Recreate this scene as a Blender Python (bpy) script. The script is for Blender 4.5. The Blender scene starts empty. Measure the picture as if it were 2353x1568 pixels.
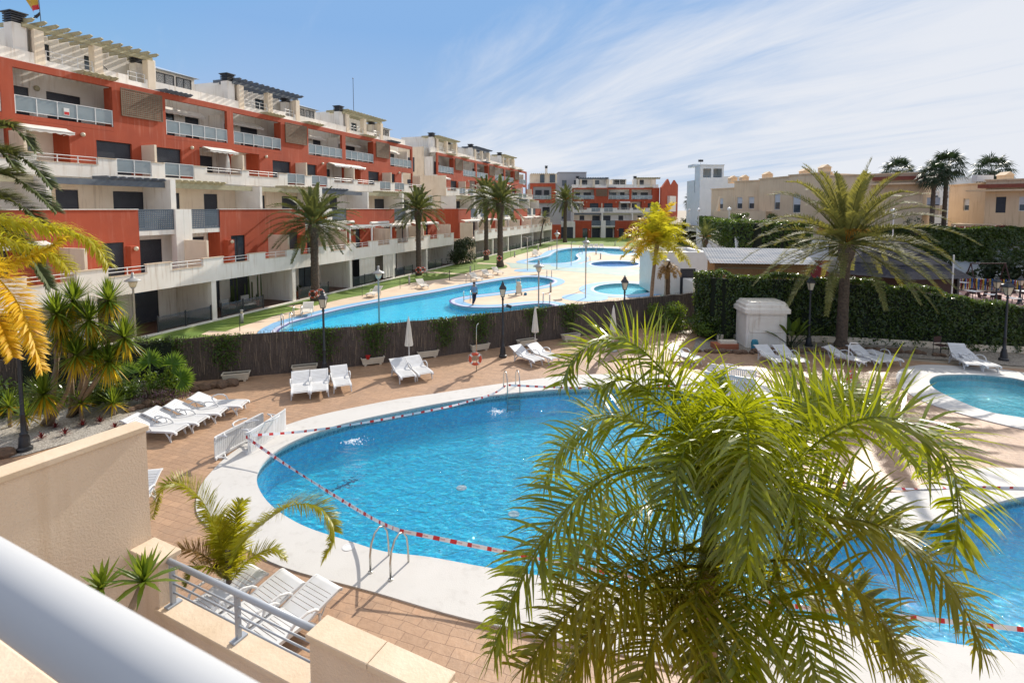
import bpy, bmesh, math, random
from mathutils import Vector, Matrix, Euler, noise
from mathutils.geometry import tessellate_polygon
R=math.radians
S=bpy.context.scene
COL=S.collection
# ---------------------------------------------------------------- camera
CAMH=7.3; FPX=1220.0; PXC=1176.0; PYC=563.0; PITCH=math.atan(85/1220.0)
cd=bpy.data.cameras.new('camera'); cam=bpy.data.objects.new('camera',cd); COL.objects.link(cam)
cam.location=(0,0,CAMH); cam.rotation_euler=(math.pi/2-PITCH,0,0)
cd.sensor_width=36; cd.lens=36*FPX/2352.0; cd.shift_y=-(784-PYC)/2352.0
cd.clip_start=0.05; cd.clip_end=3000
cd.dof.use_dof=True; cd.dof.focus_distance=24; cd.dof.aperture_fstop=6.5
S.camera=cam
# ---------------------------------------------------------------- light
SUN_AZ=R(27.5); SUN_EL=R(33)
w=bpy.data.worlds.new('World'); S.world=w; w.use_nodes=True
nt=w.node_tree; N=nt.nodes; Lk=nt.links
for n in list(N): N.remove(n)
def wn(t,**k):
    n=N.new(t)
    for a,b in k.items(): setattr(n,a,b)
    return n
sky=wn('ShaderNodeTexSky',sky_type='NISHITA',sun_disc=False,sun_elevation=SUN_EL,sun_rotation=SUN_AZ,air_density=1.0,dust_density=0.15,ozone_density=1.6,altitude=0)
tc=wn('ShaderNodeTexCoord'); sx=wn('ShaderNodeSeparateXYZ'); Lk.new(tc.outputs['Generated'],sx.inputs[0])
def wmath(op,a,b=None,c=None,clamp=False):
    n=wn('ShaderNodeMath',operation=op,use_clamp=clamp)
    for i,v in enumerate((a,b,c)):
        if v is None: continue
        if isinstance(v,(int,float)): n.inputs[i].default_value=v
        else: Lk.new(v,n.inputs[i])
    return n.outputs[0]
zz=wmath('MAXIMUM',sx.outputs[2],0.0); zz=wmath('ADD',zz,0.10)
u_=wmath('DIVIDE',sx.outputs[0],zz); v_=wmath('DIVIDE',sx.outputs[1],zz)
cmb=wn('ShaderNodeCombineXYZ'); Lk.new(u_,cmb.inputs[0]); Lk.new(v_,cmb.inputs[1])
mp0=wn('ShaderNodeMapping'); mp0.inputs['Rotation'].default_value=(0,0,R(-118)); Lk.new(cmb.outputs[0],mp0.inputs[0])
mp=wn('ShaderNodeMapping'); mp.inputs['Rotation'].default_value=(0,0,R(-32)); mp.inputs['Scale'].default_value=(0.30,1.1,1); mp.inputs['Location'].default_value=(0.4,1.7,0)
Lk.new(mp0.outputs[0],mp.inputs[0])
n1=wn('ShaderNodeTexNoise'); n1.inputs['Scale'].default_value=0.55; n1.inputs['Detail'].default_value=9; n1.inputs['Roughness'].default_value=0.58; n1.inputs['Distortion'].default_value=0.7
Lk.new(mp.outputs[0],n1.inputs[0])
mp2=wn('ShaderNodeMapping'); mp2.inputs['Rotation'].default_value=(0,0,R(-28)); mp2.inputs['Scale'].default_value=(0.45,1.7,1); Lk.new(mp0.outputs[0],mp2.inputs[0])
n2=wn('ShaderNodeTexNoise'); n2.inputs['Scale'].default_value=1.1; n2.inputs['Detail'].default_value=10; n2.inputs['Roughness'].default_value=0.65; n2.inputs['Distortion'].default_value=0.8
Lk.new(mp2.outputs[0],n2.inputs[0])
# more cloud toward the sun side (right) and low down
bias=wmath('MULTIPLY',sx.outputs[0],0.34)
low=wmath('MULTIPLY',wmath('SUBTRACT',0.42,sx.outputs[2]),0.42)
s1=wmath('ADD',wmath('ADD',n1.outputs[0],bias),low)
s1=wmath('ADD',s1,wmath('MULTIPLY',wmath('SUBTRACT',n2.outputs[0],0.5),0.5))
cov=wn('ShaderNodeMapRange'); cov.interpolation_type='SMOOTHSTEP'; cov.inputs[1].default_value=0.44; cov.inputs[2].default_value=0.86; cov.inputs[3].default_value=0.0; cov.inputs[4].default_value=0.9
Lk.new(s1,cov.inputs[0])
mx=wn('ShaderNodeMix',data_type='RGBA'); Lk.new(cov.outputs[0],mx.inputs[0]); 
gain=wn('ShaderNodeMix',data_type='RGBA',blend_type='MULTIPLY'); gain.inputs[0].default_value=1; gain.inputs[7].default_value=(0.62,0.76,1.02,1)
Lk.new(sky.outputs[0],gain.inputs[6]); cap=wn('ShaderNodeMix',data_type='RGBA',blend_type='DARKEN'); cap.inputs[0].default_value=1; cg=wn('ShaderNodeMapRange'); cg.inputs[1].default_value=0.02; cg.inputs[2].default_value=0.30; Lk.new(sx.outputs[2],cg.inputs[0]); cm=wn('ShaderNodeMix',data_type='RGBA'); Lk.new(cg.outputs[0],cm.inputs[0]); cm.inputs[6].default_value=(2.7,3.4,4.4,1); cm.inputs[7].default_value=(1.4,2.5,4.3,1); Lk.new(cm.outputs[2],cap.inputs[7]); Lk.new(gain.outputs[2],cap.inputs[6]); Lk.new(cap.outputs[2],mx.inputs[6]); mx.inputs[7].default_value=(4.6,4.7,4.95,1)
up_=wn('ShaderNodeMapRange'); up_.inputs[1].default_value=0.42; up_.inputs[2].default_value=0.75; up_.inputs[3].default_value=1.0; up_.inputs[4].default_value=1.6; Lk.new(sx.outputs[2],up_.inputs[0])  # sky above the view made brighter, added fill for shaded surfaces
hz=wn('ShaderNodeMapRange'); hz.inputs[1].default_value=0.42; hz.inputs[2].default_value=0.7; hz.inputs[3].default_value=0; hz.inputs[4].default_value=0.75; Lk.new(sx.outputs[2],hz.inputs[0])
hm=wn('ShaderNodeMix',data_type='RGBA'); Lk.new(hz.outputs[0],hm.inputs[0]); Lk.new(mx.outputs[2],hm.inputs[6]); hm.inputs[7].default_value=(3.7,3.65,3.55,1)  # unseen overhead sky turned warm white to neutralise the added fill
sc_=wn('ShaderNodeVectorMath',operation='SCALE'); Lk.new(hm.outputs[2],sc_.inputs[0]); Lk.new(up_.outputs[0],sc_.inputs['Scale'])
bg=wn('ShaderNodeBackground'); bg.inputs[1].default_value=0.13; Lk.new(sc_.outputs[0],bg.inputs[0])
wo=wn('ShaderNodeOutputWorld'); Lk.new(bg.outputs[0],wo.inputs[0])
sd=bpy.data.lights.new('sun','SUN'); sun=bpy.data.objects.new('sun',sd); COL.objects.link(sun)
sd.energy=4.2; sd.angle=R(0.53); sd.color=(1,0.93,0.83)
dv=Vector((math.sin(SUN_AZ)*math.cos(SUN_EL),math.cos(SUN_AZ)*math.cos(SUN_EL),math.sin(SUN_EL)))
sun.rotation_euler=dv.to_track_quat('Z','Y').to_euler()
S.view_settings.view_transform='Standard'; S.view_settings.look='None'; S.view_settings.exposure=0.5; S.view_settings.gamma=1
S.cycles.max_bounces=10; S.cycles.transparent_max_bounces=16; S.cycles.transmission_bounces=6
# ---------------------------------------------------------------- pixel (2352 wide photo) -> point of the place
def ray(x,y):
    a=(x-PXC)/FPX; b=-(y-PYC)/FPX; c,s=math.cos(PITCH),math.sin(PITCH)
    return Vector((a,c+b*s,-s+b*c))
def G(x,y,z=0.0):
    r=ray(x,y); t=(z-CAMH)/r.z; return Vector((0,0,CAMH))+r*t
def D(x,y,d):                       # point seen at x,y at forward distance d
    r=ray(x,y); return Vector((0,0,CAMH))+r*(d/r.y)
# ---------------------------------------------------------------- materials
def newmat(name):
    m=bpy.data.materials.new(name); m.use_nodes=True; t=m.node_tree
    for n in list(t.nodes): t.nodes.remove(n)
    o=t.nodes.new('ShaderNodeOutputMaterial'); return m,t,o
def node(t,ty,**k):
    n=t.nodes.new(ty)
    for a,b in k.items(): setattr(n,a,b)
    return n
def c4(c): return (c[0],c[1],c[2],1)
def mixc(t,f,a,b,mode='MIX'):
    n=node(t,'ShaderNodeMix',data_type='RGBA',blend_type=mode)
    for i,v in ((0,f),(6,a),(7,b)):
        if isinstance(v,(int,float)): n.inputs[i].default_value=v
        elif isinstance(v,tuple): n.inputs[i].default_value=c4(v)
        else: t.links.new(v,n.inputs[i])
    return n.outputs[2]
def rng(t,v,a,b,lo=0.0,hi=1.0):
    n=node(t,'ShaderNodeMapRange'); n.inputs[1].default_value=a; n.inputs[2].default_value=b; n.inputs[3].default_value=lo; n.inputs[4].default_value=hi
    t.links.new(v,n.inputs[0]); return n.outputs[0]
def noi(t,scale,detail=4,rough=0.55,mapscale=None,coord='Object',rot=0,dist=0):
    c=node(t,'ShaderNodeTexCoord'); o=c.outputs[coord]
    if mapscale or rot:
        m=node(t,'ShaderNodeMapping'); m.inputs['Scale'].default_value=mapscale or (1,1,1); m.inputs['Rotation'].default_value=(0,0,rot); t.links.new(o,m.inputs[0]); o=m.outputs[0]
    n=node(t,'ShaderNodeTexNoise'); n.inputs['Scale'].default_value=scale; n.inputs['Detail'].default_value=detail; n.inputs['Roughness'].default_value=rough; n.inputs['Distortion'].default_value=dist
    t.links.new(o,n.inputs[0]); return n.outputs[0]
def pm(name,c,rough=0.6,c2=None,ns=3.0,streak=None,streak_amt=0.5,bump=0.0,bs=40.0,metal=0.0,spec=0.5,alpha=None):
    m,t,o=newmat(name)
    b=node(t,'ShaderNodeBsdfPrincipled'); t.links.new(b.outputs[0],o.inputs[0])
    b.inputs['Roughness'].default_value=rough; b.inputs['Metallic'].default_value=metal; b.inputs['Specular IOR Level'].default_value=spec
    if c2 is None: c2=tuple(v*0.86 for v in c)
    col=mixc(t,rng(t,noi(t,ns,5),0.35,0.68),c,c2)
    if streak:
        s=noi(t,2.2,5,0.6,mapscale=(2.2,2.2,0.16)); g=noi(t,0.45,2)
        f=node(t,'ShaderNodeMath',operation='MULTIPLY'); t.links.new(rng(t,s,0.52,0.72,0,streak_amt),f.inputs[0]); t.links.new(rng(t,g,0.35,0.6),f.inputs[1])
        col=mixc(t,f.outputs[0],col,streak)
    t.links.new(col,b.inputs['Base Color'])
    if bump:
        bn=node(t,'ShaderNodeBump'); bn.inputs['Strength'].default_value=bump; bn.inputs['Distance'].default_value=0.02
        t.links.new(noi(t,bs,4,0.6),bn.inputs['Height']); t.links.new(bn.outputs[0],b.inputs['Normal'])
    if alpha is not None: b.inputs['Alpha'].default_value=alpha
    return m
def leafmat(name,c,c2,tr,rough=0.42,transl=0.5,spec=0.35):
    m,t,o=newmat(name)
    g=node(t,'ShaderNodeNewGeometry'); rp=g.outputs['Random Per Island']
    b=node(t,'ShaderNodeBsdfPrincipled'); b.inputs['Roughness'].default_value=rough; b.inputs['Specular IOR Level'].default_value=spec
    t.links.new(mixc(t,rng(t,rp,0,1),c,c2),b.inputs['Base Color'])
    tl=node(t,'ShaderNodeBsdfTranslucent'); t.links.new(mixc(t,rng(t,rp,0,1),tr,tuple(v*0.6 for v in tr)),tl.inputs[0])
    mx=node(t,'ShaderNodeMixShader'); mx.inputs[0].default_value=transl
    t.links.new(b.outputs[0],mx.inputs[1]); t.links.new(tl.outputs[0],mx.inputs[2]); t.links.new(mx.outputs[0],o.inputs[0]); return m
M={}
M['white']=pm('white_plaster',(0.82,0.775,0.70),0.8,(0.75,0.70,0.62),0.8,streak=(0.40,0.29,0.18),streak_amt=0.65,bump=0.25,bs=18)
M['beige']=pm('cream_plaster',(0.80,0.68,0.52),0.8,(0.73,0.60,0.44),0.9,streak=(0.40,0.28,0.17),streak_amt=0.6,bump=0.25,bs=18)
M['red']=pm('red_plaster',(0.42,0.072,0.025),0.8,(0.35,0.057,0.021),0.7,streak=(0.52,0.20,0.13),streak_amt=0.5,bump=0.25,bs=15)
M['coping']=pm('stone_coping',(0.66,0.53,0.39),0.65,(0.58,0.45,0.31),2.5,streak=(0.34,0.22,0.11),streak_amt=0.3,bump=0.25,bs=30)
M['nearwall']=pm('sand_render',(0.70,0.56,0.42),0.85,(0.64,0.50,0.37),1.2,streak=(0.48,0.32,0.18),streak_amt=0.5,bump=0.55,bs=55)
M['shutter']=pm('dark_shutter',(0.030,0.034,0.046),0.45,(0.045,0.050,0.062),1.5)
M['glassdark']=pm('window_glass',(0.03,0.045,0.06),0.06,(0.08,0.11,0.13),0.7,spec=0.8)
M['frame_dark']=pm('dark_frame',(0.03,0.03,0.035),0.45)
M['rail_white']=pm('white_paint',(0.72,0.71,0.68),0.4,(0.66,0.65,0.62),2)
M['rail_grey']=pm('grey_paint',(0.36,0.39,0.43),0.35,(0.33,0.36,0.40),6,spec=0.5)
M['thickrail']=pm('pale_paint',(0.43,0.44,0.45),0.85,(0.40,0.41,0.42),2,spec=0.1)
M['steel']=pm('steel',(0.55,0.54,0.50),0.22,metal=1.0)
M['black']=pm('black_iron',(0.018,0.02,0.024),0.4,(0.028,0.03,0.034),8)
M['plastic']=pm('white_plastic',(0.66,0.66,0.66),0.45,(0.58,0.58,0.57),2.2,spec=0.3)
M['plastic_old']=pm('cream_plastic',(0.66,0.60,0.48),0.5,(0.58,0.51,0.39),3)
M['pergola']=pm('cream_timber',(0.42,0.38,0.24),0.7,(0.34,0.30,0.18),3)
M['pergola_dark']=pm('grey_timber',(0.085,0.10,0.125),0.6,(0.12,0.14,0.16),3)
M['brown']=pm('brown_tile',(0.10,0.045,0.028),0.5,(0.07,0.03,0.02),3)
M['lattice']=pm('bronze_lattice',(0.22,0.15,0.09),0.6,(0.15,0.10,0.06),4)
M['panel']=pm('perforated_metal',(0.10,0.13,0.16),0.4,(0.13,0.16,0.19),4)
M['awning']=pm('awning_cloth',(0.70,0.66,0.60),0.8,(0.62,0.57,0.50),1.5)
M['canvas']=pm('canvas',(0.72,0.68,0.60),0.85,(0.64,0.59,0.50),3)
M['orange']=pm('buoy_orange',(0.62,0.09,0.035),0.5,(0.52,0.07,0.03),4)
M['lamp_glass']=pm('lamp_glass',(0.62,0.56,0.42),0.3,(0.55,0.48,0.34),6)
M['terracotta']=pm('terracotta',(0.35,0.11,0.05),0.7)
M['sand']=pm('ochre_plaster',(0.74,0.57,0.38),0.85,(0.68,0.51,0.33),0.6,streak=(0.34,0.21,0.10),streak_amt=0.5,bump=0.2,bs=10)
M['bluewhite']=pm('pale_blue_plaster',(0.70,0.74,0.75),0.8,(0.64,0.68,0.69),0.8)
M['darkwood']=pm('dark_wood',(0.050,0.016,0.012),0.6,(0.035,0.011,0.008),2,bump=0.4,bs=12)
M['trunk']=pm('palm_bark',(0.13,0.095,0.065),0.9,(0.06,0.042,0.03),9,bump=1.0,bs=18)
M['trunk2']=pm('smooth_bark',(0.30,0.22,0.15),0.85,(0.20,0.14,0.09),7,bump=0.7,bs=22)
M['stone']=pm('garden_rock',(0.17,0.10,0.06),0.9,(0.09,0.06,0.04),2.5,bump=1,bs=9)
M['bluep']=pm('blue_plastic',(0.02,0.20,0.36),0.4)
M['tred']=pm('tape_red',(0.60,0.02,0.02),0.4); M['twhite']=pm('tape_white',(0.80,0.80,0.82),0.4)
M['yellow']=pm('yellow_paint',(0.62,0.36,0.02),0.5); M['blue']=pm('blue_paint',(0.02,0.10,0.38),0.5); M['pred']=pm('red_paint',(0.33,0.02,0.02),0.5)
M['navy']=pm('navy_ink',(0.01,0.02,0.08),0.5)
M['gravel']=pm('white_gravel',(0.52,0.48,0.42),0.9,(0.14,0.12,0.10),26,bump=1,bs=45)
M['soil']=pm('garden_soil',(0.10,0.075,0.05),0.95,(0.05,0.038,0.026),5,bump=1,bs=20)
M['skin']=pm('skin',(0.38,0.21,0.14),0.6); M['shirt']=pm('blue_shirt',(0.16,0.28,0.44),0.8); M['trouser']=pm('navy_trousers',(0.010,0.014,0.035),0.8); M['hair']=pm('dark_hair',(0.02,0.015,0.012),0.7)
M['ringlight']=pm('light_blue_tile',(0.20,0.40,0.62),0.5,(0.24,0.45,0.66),1.5)
M['ringwhite']=pm('pale_lilac_tile',(0.52,0.55,0.68),0.5,(0.48,0.51,0.64),2)
M['ringdark']=pm('violet_tile',(0.09,0.09,0.28),0.5)
M['greendeck']=pm('pale_green_paving',(0.30,0.42,0.37),0.75,(0.40,0.46,0.40),0.9,bump=0.2,bs=8)
M['fardeck']=pm('sand_concrete',(0.56,0.42,0.29),0.8,(0.64,0.51,0.38),0.55,bump=0.3,bs=6)
M['surround']=pm('white_concrete',(0.53,0.515,0.49),0.75,(0.50,0.485,0.46),0.9,streak=(0.38,0.36,0.33),streak_amt=0.7,bump=0.2,bs=40)
M['dusty']=pm('ground_dust',(0.34,0.28,0.21),0.9,(0.26,0.22,0.16),0.3,bump=0.3,bs=5)
M['leaf_palm']=leafmat('palm_leaf',(0.016,0.052,0.006),(0.19,0.24,0.008),(0.62,0.66,0.015),0.30,0.38,0.6)
M['leaf_gold']=leafmat('golden_leaf',(0.40,0.30,0.015),(0.55,0.36,0.015),(0.95,0.68,0.03),0.45,0.5)
M['leaf_orange']=leafmat('dry_orange_leaf',(0.62,0.36,0.015),(0.74,0.50,0.02),(0.98,0.72,0.03),0.5,0.45)
M['leaf_dry']=leafmat('dry_leaf',(0.30,0.17,0.05),(0.22,0.14,0.05),(0.5,0.3,0.08),0.6,0.35)
M['leaf_date']=leafmat('date_leaf',(0.08,0.11,0.04),(0.14,0.165,0.06),(0.26,0.27,0.06),0.5,0.35,0.25)
M['leaf_olive']=leafmat('olive_date_leaf',(0.10,0.125,0.05),(0.19,0.195,0.07),(0.42,0.38,0.07),0.6,0.42,0.15)
M['leaf_yucca']=leafmat('yucca_leaf',(0.05,0.13,0.02),(0.14,0.19,0.02),(0.36,0.45,0.03),0.35,0.4)
M['leaf_fan']=leafmat('fan_leaf',(0.05,0.13,0.02),(0.09,0.17,0.03),(0.28,0.42,0.04),0.4,0.45)
M['leaf_hedge']=leafmat('hedge_leaf',(0.03,0.06,0.014),(0.075,0.115,0.02),(0.18,0.27,0.02),0.28,0.3,0.5)
M['leaf_dark']=leafmat('shrub_leaf',(0.025,0.045,0.018),(0.05,0.065,0.025),(0.08,0.11,0.03),0.5,0.25)
M['leaf_bright']=leafmat('bright_leaf',(0.05,0.12,0.02),(0.12,0.17,0.02),(0.28,0.38,0.03),0.4,0.4)
M['leaf_red']=leafmat('red_leaf',(0.10,0.02,0.02),(0.16,0.03,0.03),(0.3,0.03,0.03),0.4,0.3)
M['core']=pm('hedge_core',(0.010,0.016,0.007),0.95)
M['fruit']=leafmat('date_stalk',(0.50,0.22,0.02),(0.55,0.30,0.03),(0.6,0.3,0.03),0.5,0.3)
def paver():
    m,t,o=newmat('stamped_paving'); b=node(t,'ShaderNodeBsdfPrincipled'); t.links.new(b.outputs[0],o.inputs[0])
    c=node(t,'ShaderNodeTexCoord'); mp=node(t,'ShaderNodeMapping'); mp.inputs['Rotation'].default_value=(0,0,R(20)); t.links.new(c.outputs['Object'],mp.inputs[0])
    ds=node(t,'ShaderNodeTexNoise'); ds.inputs['Scale'].default_value=1.3; t.links.new(mp.outputs[0],ds.inputs[0])
    ad=node(t,'ShaderNodeVectorMath',operation='MULTIPLY_ADD'); t.links.new(ds.outputs['Color'],ad.inputs[0]); ad.inputs[1].default_value=(0.16,0.12,0); t.links.new(mp.outputs[0],ad.inputs[2])
    def brick(w,h,off,fr):
        k=node(t,'ShaderNodeTexBrick'); k.offset=off; k.offset_frequency=fr; k.squash=0.7; k.squash_frequency=3
        k.inputs['Scale'].default_value=1; k.inputs['Brick Width'].default_value=w; k.inputs['Row Height'].default_value=h; k.inputs['Mortar Size'].default_value=0.006; k.inputs['Mortar Smooth'].default_value=0.3
        k.inputs['Color1'].default_value=(0,0,0,1); k.inputs['Color2'].default_value=(1,1,1,1); k.inputs['Bias'].default_value=0
        t.links.new(ad.outputs[0],k.inputs[0]); return k
    k=brick(0.46,0.20,0.37,2)
    v=rng(t,noi(t,0.35,4),0.3,0.7)
    base=mixc(t,v,(0.37,0.225,0.13),(0.30,0.185,0.112))
    base=mixc(t,rng(t,noi(t,7,5,0.7),0.3,0.75,0,0.75),base,(0.47,0.30,0.185))
    vv=mixc(t,0.35,(0.5,0.5,0.5),k.outputs['Color']); base=mixc(t,0.28,base,vv,'OVERLAY')
    base=mixc(t,rng(t,noi(t,0.9,6,0.7),0.60,0.75,0,0.5),base,(0.42,0.19,0.09)); base=mixc(t,rng(t,noi(t,1.7,7,0.75),0.50,0.70,0,0.5),base,(0.27,0.19,0.13))
    col=mixc(t,rng(t,k.outputs['Fac'],0,1,0,0.55),base,(0.19,0.105,0.065))
    t.links.new(col,b.inputs['Base Color']); b.inputs['Roughness'].default_value=0.5
    h=node(t,'ShaderNodeMath',operation='MULTIPLY_ADD'); t.links.new(k.outputs['Fac'],h.inputs[0]); h.inputs[1].default_value=-1.0; t.links.new(noi(t,11,5,0.6),h.inputs[2])
    bn=node(t,'ShaderNodeBump'); bn.inputs['Strength'].default_value=0.7; bn.inputs['Distance'].default_value=0.012; t.links.new(h.outputs[0],bn.inputs['Height']); t.links.new(bn.outputs[0],b.inputs['Normal'])
    return m
M['paver']=paver()
def grassm():
    m,t,o=newmat('lawn_grass'); b=node(t,'ShaderNodeBsdfPrincipled'); t.links.new(b.outputs[0],o.inputs[0])
    col=mixc(t,rng(t,noi(t,0.5,5),0.35,0.65),(0.12,0.21,0.02),(0.20,0.27,0.03)); col=mixc(t,rng(t,noi(t,25,4,0.8),0.35,0.7,0,0.7),col,(0.045,0.085,0.012))
    t.links.new(col,b.inputs['Base Color']); b.inputs['Roughness'].default_value=0.9
    bn=node(t,'ShaderNodeBump'); bn.inputs['Strength'].default_value=0.8; bn.inputs['Distance'].default_value=0.04; t.links.new(noi(t,30,4,0.8),bn.inputs['Height']); t.links.new(bn.outputs[0],b.inputs['Normal']); return m
M['grass']=grassm()
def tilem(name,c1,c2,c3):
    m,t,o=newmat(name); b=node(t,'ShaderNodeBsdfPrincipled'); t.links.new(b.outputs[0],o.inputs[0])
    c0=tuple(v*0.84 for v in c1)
    col=mixc(t,rng(t,noi(t,0.35,3,0.6),0.3,0.7),c0,c1); col=mixc(t,rng(t,noi(t,3.0,6,0.75,dist=1.4),0.42,0.62),col,c2); col=mixc(t,rng(t,noi(t,6,6,0.8,dist=2.0),0.52,0.68,0,0.85),col,c3)  # mosaic tones plus pale patches: rippled sunlight painted into the tile colour
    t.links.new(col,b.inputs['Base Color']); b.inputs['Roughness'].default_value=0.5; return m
M['tile']=tilem('blue_mosaic_caustics',(0.004,0.49,0.84),(0.008,0.72,0.94),(0.34,0.95,0.97))
M['tile_deep']=tilem('deep_blue_mosaic_caustics',(0.01,0.28,0.78),(0.02,0.34,0.82),(0.05,0.45,0.85))
M['tile_aqua']=tilem('aqua_mosaic_caustics',(0.04,0.62,0.80),(0.08,0.72,0.86),(0.25,0.85,0.90))
def edgetile():
    m,t,o=newmat('waterline_mosaic'); b=node(t,'ShaderNodeBsdfPrincipled'); t.links.new(b.outputs[0],o.inputs[0])
    v=node(t,'ShaderNodeTexVoronoi'); v.inputs['Scale'].default_value=28; c=node(t,'ShaderNodeTexCoord'); t.links.new(c.outputs['Object'],v.inputs[0])
    bw=node(t,'ShaderNodeRGBToBW'); t.links.new(v.outputs['Color'],bw.inputs[0])
    t.links.new(mixc(t,rng(t,bw.outputs[0],0.2,0.8),(0.16,0.34,0.40),(0.36,0.52,0.54)),b.inputs['Base Color']); b.inputs['Roughness'].default_value=0.3; return m
M['edgetile']=edgetile()
def waterm(name,tint,bump=0.5,sc=2.2,ior=1.33):
    m,t,o=newmat(name)
    n1=noi(t,sc,3,0.55,dist=1.1,mapscale=(1,1.5,1)); n2=noi(t,sc*4.5,3,0.6,dist=0.6)
    h=node(t,'ShaderNodeMath',operation='MULTIPLY_ADD'); t.links.new(n2,h.inputs[0]); h.inputs[1].default_value=0.30; t.links.new(n1,h.inputs[2])
    bn=node(t,'ShaderNodeBump'); bn.inputs['Strength'].default_value=bump; bn.inputs['Distance'].default_value=0.12; t.links.new(h.outputs[0],bn.inputs['Height'])
    fr=node(t,'ShaderNodeFresnel'); fr.inputs[0].default_value=ior; t.links.new(bn.outputs[0],fr.inputs['Normal'])
    gl=node(t,'ShaderNodeBsdfGlossy'); gl.inputs['Roughness'].default_value=0.03; t.links.new(bn.outputs[0],gl.inputs['Normal'])
    tr=node(t,'ShaderNodeBsdfTransparent'); tr.inputs[0].default_value=c4(tint)
    rf=node(t,'ShaderNodeBsdfRefraction'); rf.inputs['IOR'].default_value=1.33; rf.inputs['Roughness'].default_value=0.0; rf.inputs[0].default_value=c4(tint); t.links.new(bn.outputs[0],rf.inputs['Normal'])
    m1=node(t,'ShaderNodeMixShader'); m1.inputs[0].default_value=0.16; t.links.new(tr.outputs[0],m1.inputs[1]); t.links.new(rf.outputs[0],m1.inputs[2])
    m2=node(t,'ShaderNodeMixShader'); t.links.new(fr.outputs[0],m2.inputs[0]); t.links.new(m1.outputs[0],m2.inputs[1]); t.links.new(gl.outputs[0],m2.inputs[2]); t.links.new(m2.outputs[0],o.inputs[0]); return m
M['water']=waterm('pool_water',(0.97,1.0,1.0),0.85,2.3)
M['waterfar']=waterm('far_pool_water',(0.95,1.0,1.0),0.3,1.3,1.16)
def glassp():
    m,t,o=newmat('frosted_glass')
    b=node(t,'ShaderNodeBsdfPrincipled'); b.inputs['Roughness'].default_value=0.12; t.links.new(mixc(t,rng(t,noi(t,0.7,3),0.35,0.65),(0.30,0.36,0.38),(0.40,0.45,0.46)),b.inputs['Base Color']); b.inputs['Specular IOR Level'].default_value=0.7
    tr=node(t,'ShaderNodeBsdfTransparent'); tr.inputs[0].default_value=(0.75,0.85,0.9,1); mx=node(t,'ShaderNodeMixShader'); mx.inputs[0].default_value=0.62
    t.links.new(tr.outputs[0],mx.inputs[1]); t.links.new(b.outputs[0],mx.inputs[2]); t.links.new(mx.outputs[0],o.inputs[0]); return m
M['glass']=glassp()
def fencem(name,c,c2,c3,sc):
    m,t,o=newmat(name); b=node(t,'ShaderNodeBsdfPrincipled'); t.links.new(b.outputs[0],o.inputs[0])
    f=noi(t,sc,4,0.75,mapscale=(1,1,0.10)); col=mixc(t,rng(t,f,0.35,0.65),c,c2); col=mixc(t,rng(t,noi(t,sc*1.3,3,0.8,mapscale=(1,1,0.14)),0.60,0.70,0,0.8),col,c3)
    col=mixc(t,rng(t,noi(t,0.6,3),0.4,0.65,0,0.5),col,c2)
    t.links.new(col,b.inputs['Base Color']); b.inputs['Roughness'].default_value=0.9
    bn=node(t,'ShaderNodeBump'); bn.inputs['Strength'].default_value=1; bn.inputs['Distance'].default_value=0.03; t.links.new(f,bn.inputs['Height']); t.links.new(bn.outputs[0],b.inputs['Normal']); return m
M['brush']=fencem('brushwood',(0.06,0.047,0.04),(0.12,0.094,0.078),(0.33,0.25,0.17),26)
M['bamboo']=fencem('cane_matting',(0.24,0.12,0.05),(0.36,0.20,0.085),(0.46,0.29,0.14),22)
def corr():
    m,t,o=newmat('corrugated_sheet'); b=node(t,'ShaderNodeBsdfPrincipled'); t.links.new(b.outputs[0],o.inputs[0])
    col=mixc(t,rng(t,noi(t,1.2,5,0.7,mapscale=(0.35,3,1)),0.4,0.62),(0.17,0.20,0.24),(0.34,0.34,0.35)); col=mixc(t,rng(t,noi(t,2.2,4,0.7,mapscale=(0.4,3,1)),0.62,0.7,0,0.7),col,(0.35,0.12,0.07))
    t.links.new(col,b.inputs['Base Color']); b.inputs['Roughness'].default_value=0.8; b.inputs['Specular IOR Level'].default_value=0.1; return m
M['corr']=corr()
M['shingle']=pm('grey_shingle',(0.06,0.06,0.07),0.95,(0.035,0.035,0.042),6,bump=0.9,bs=9,spec=0.05)
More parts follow.
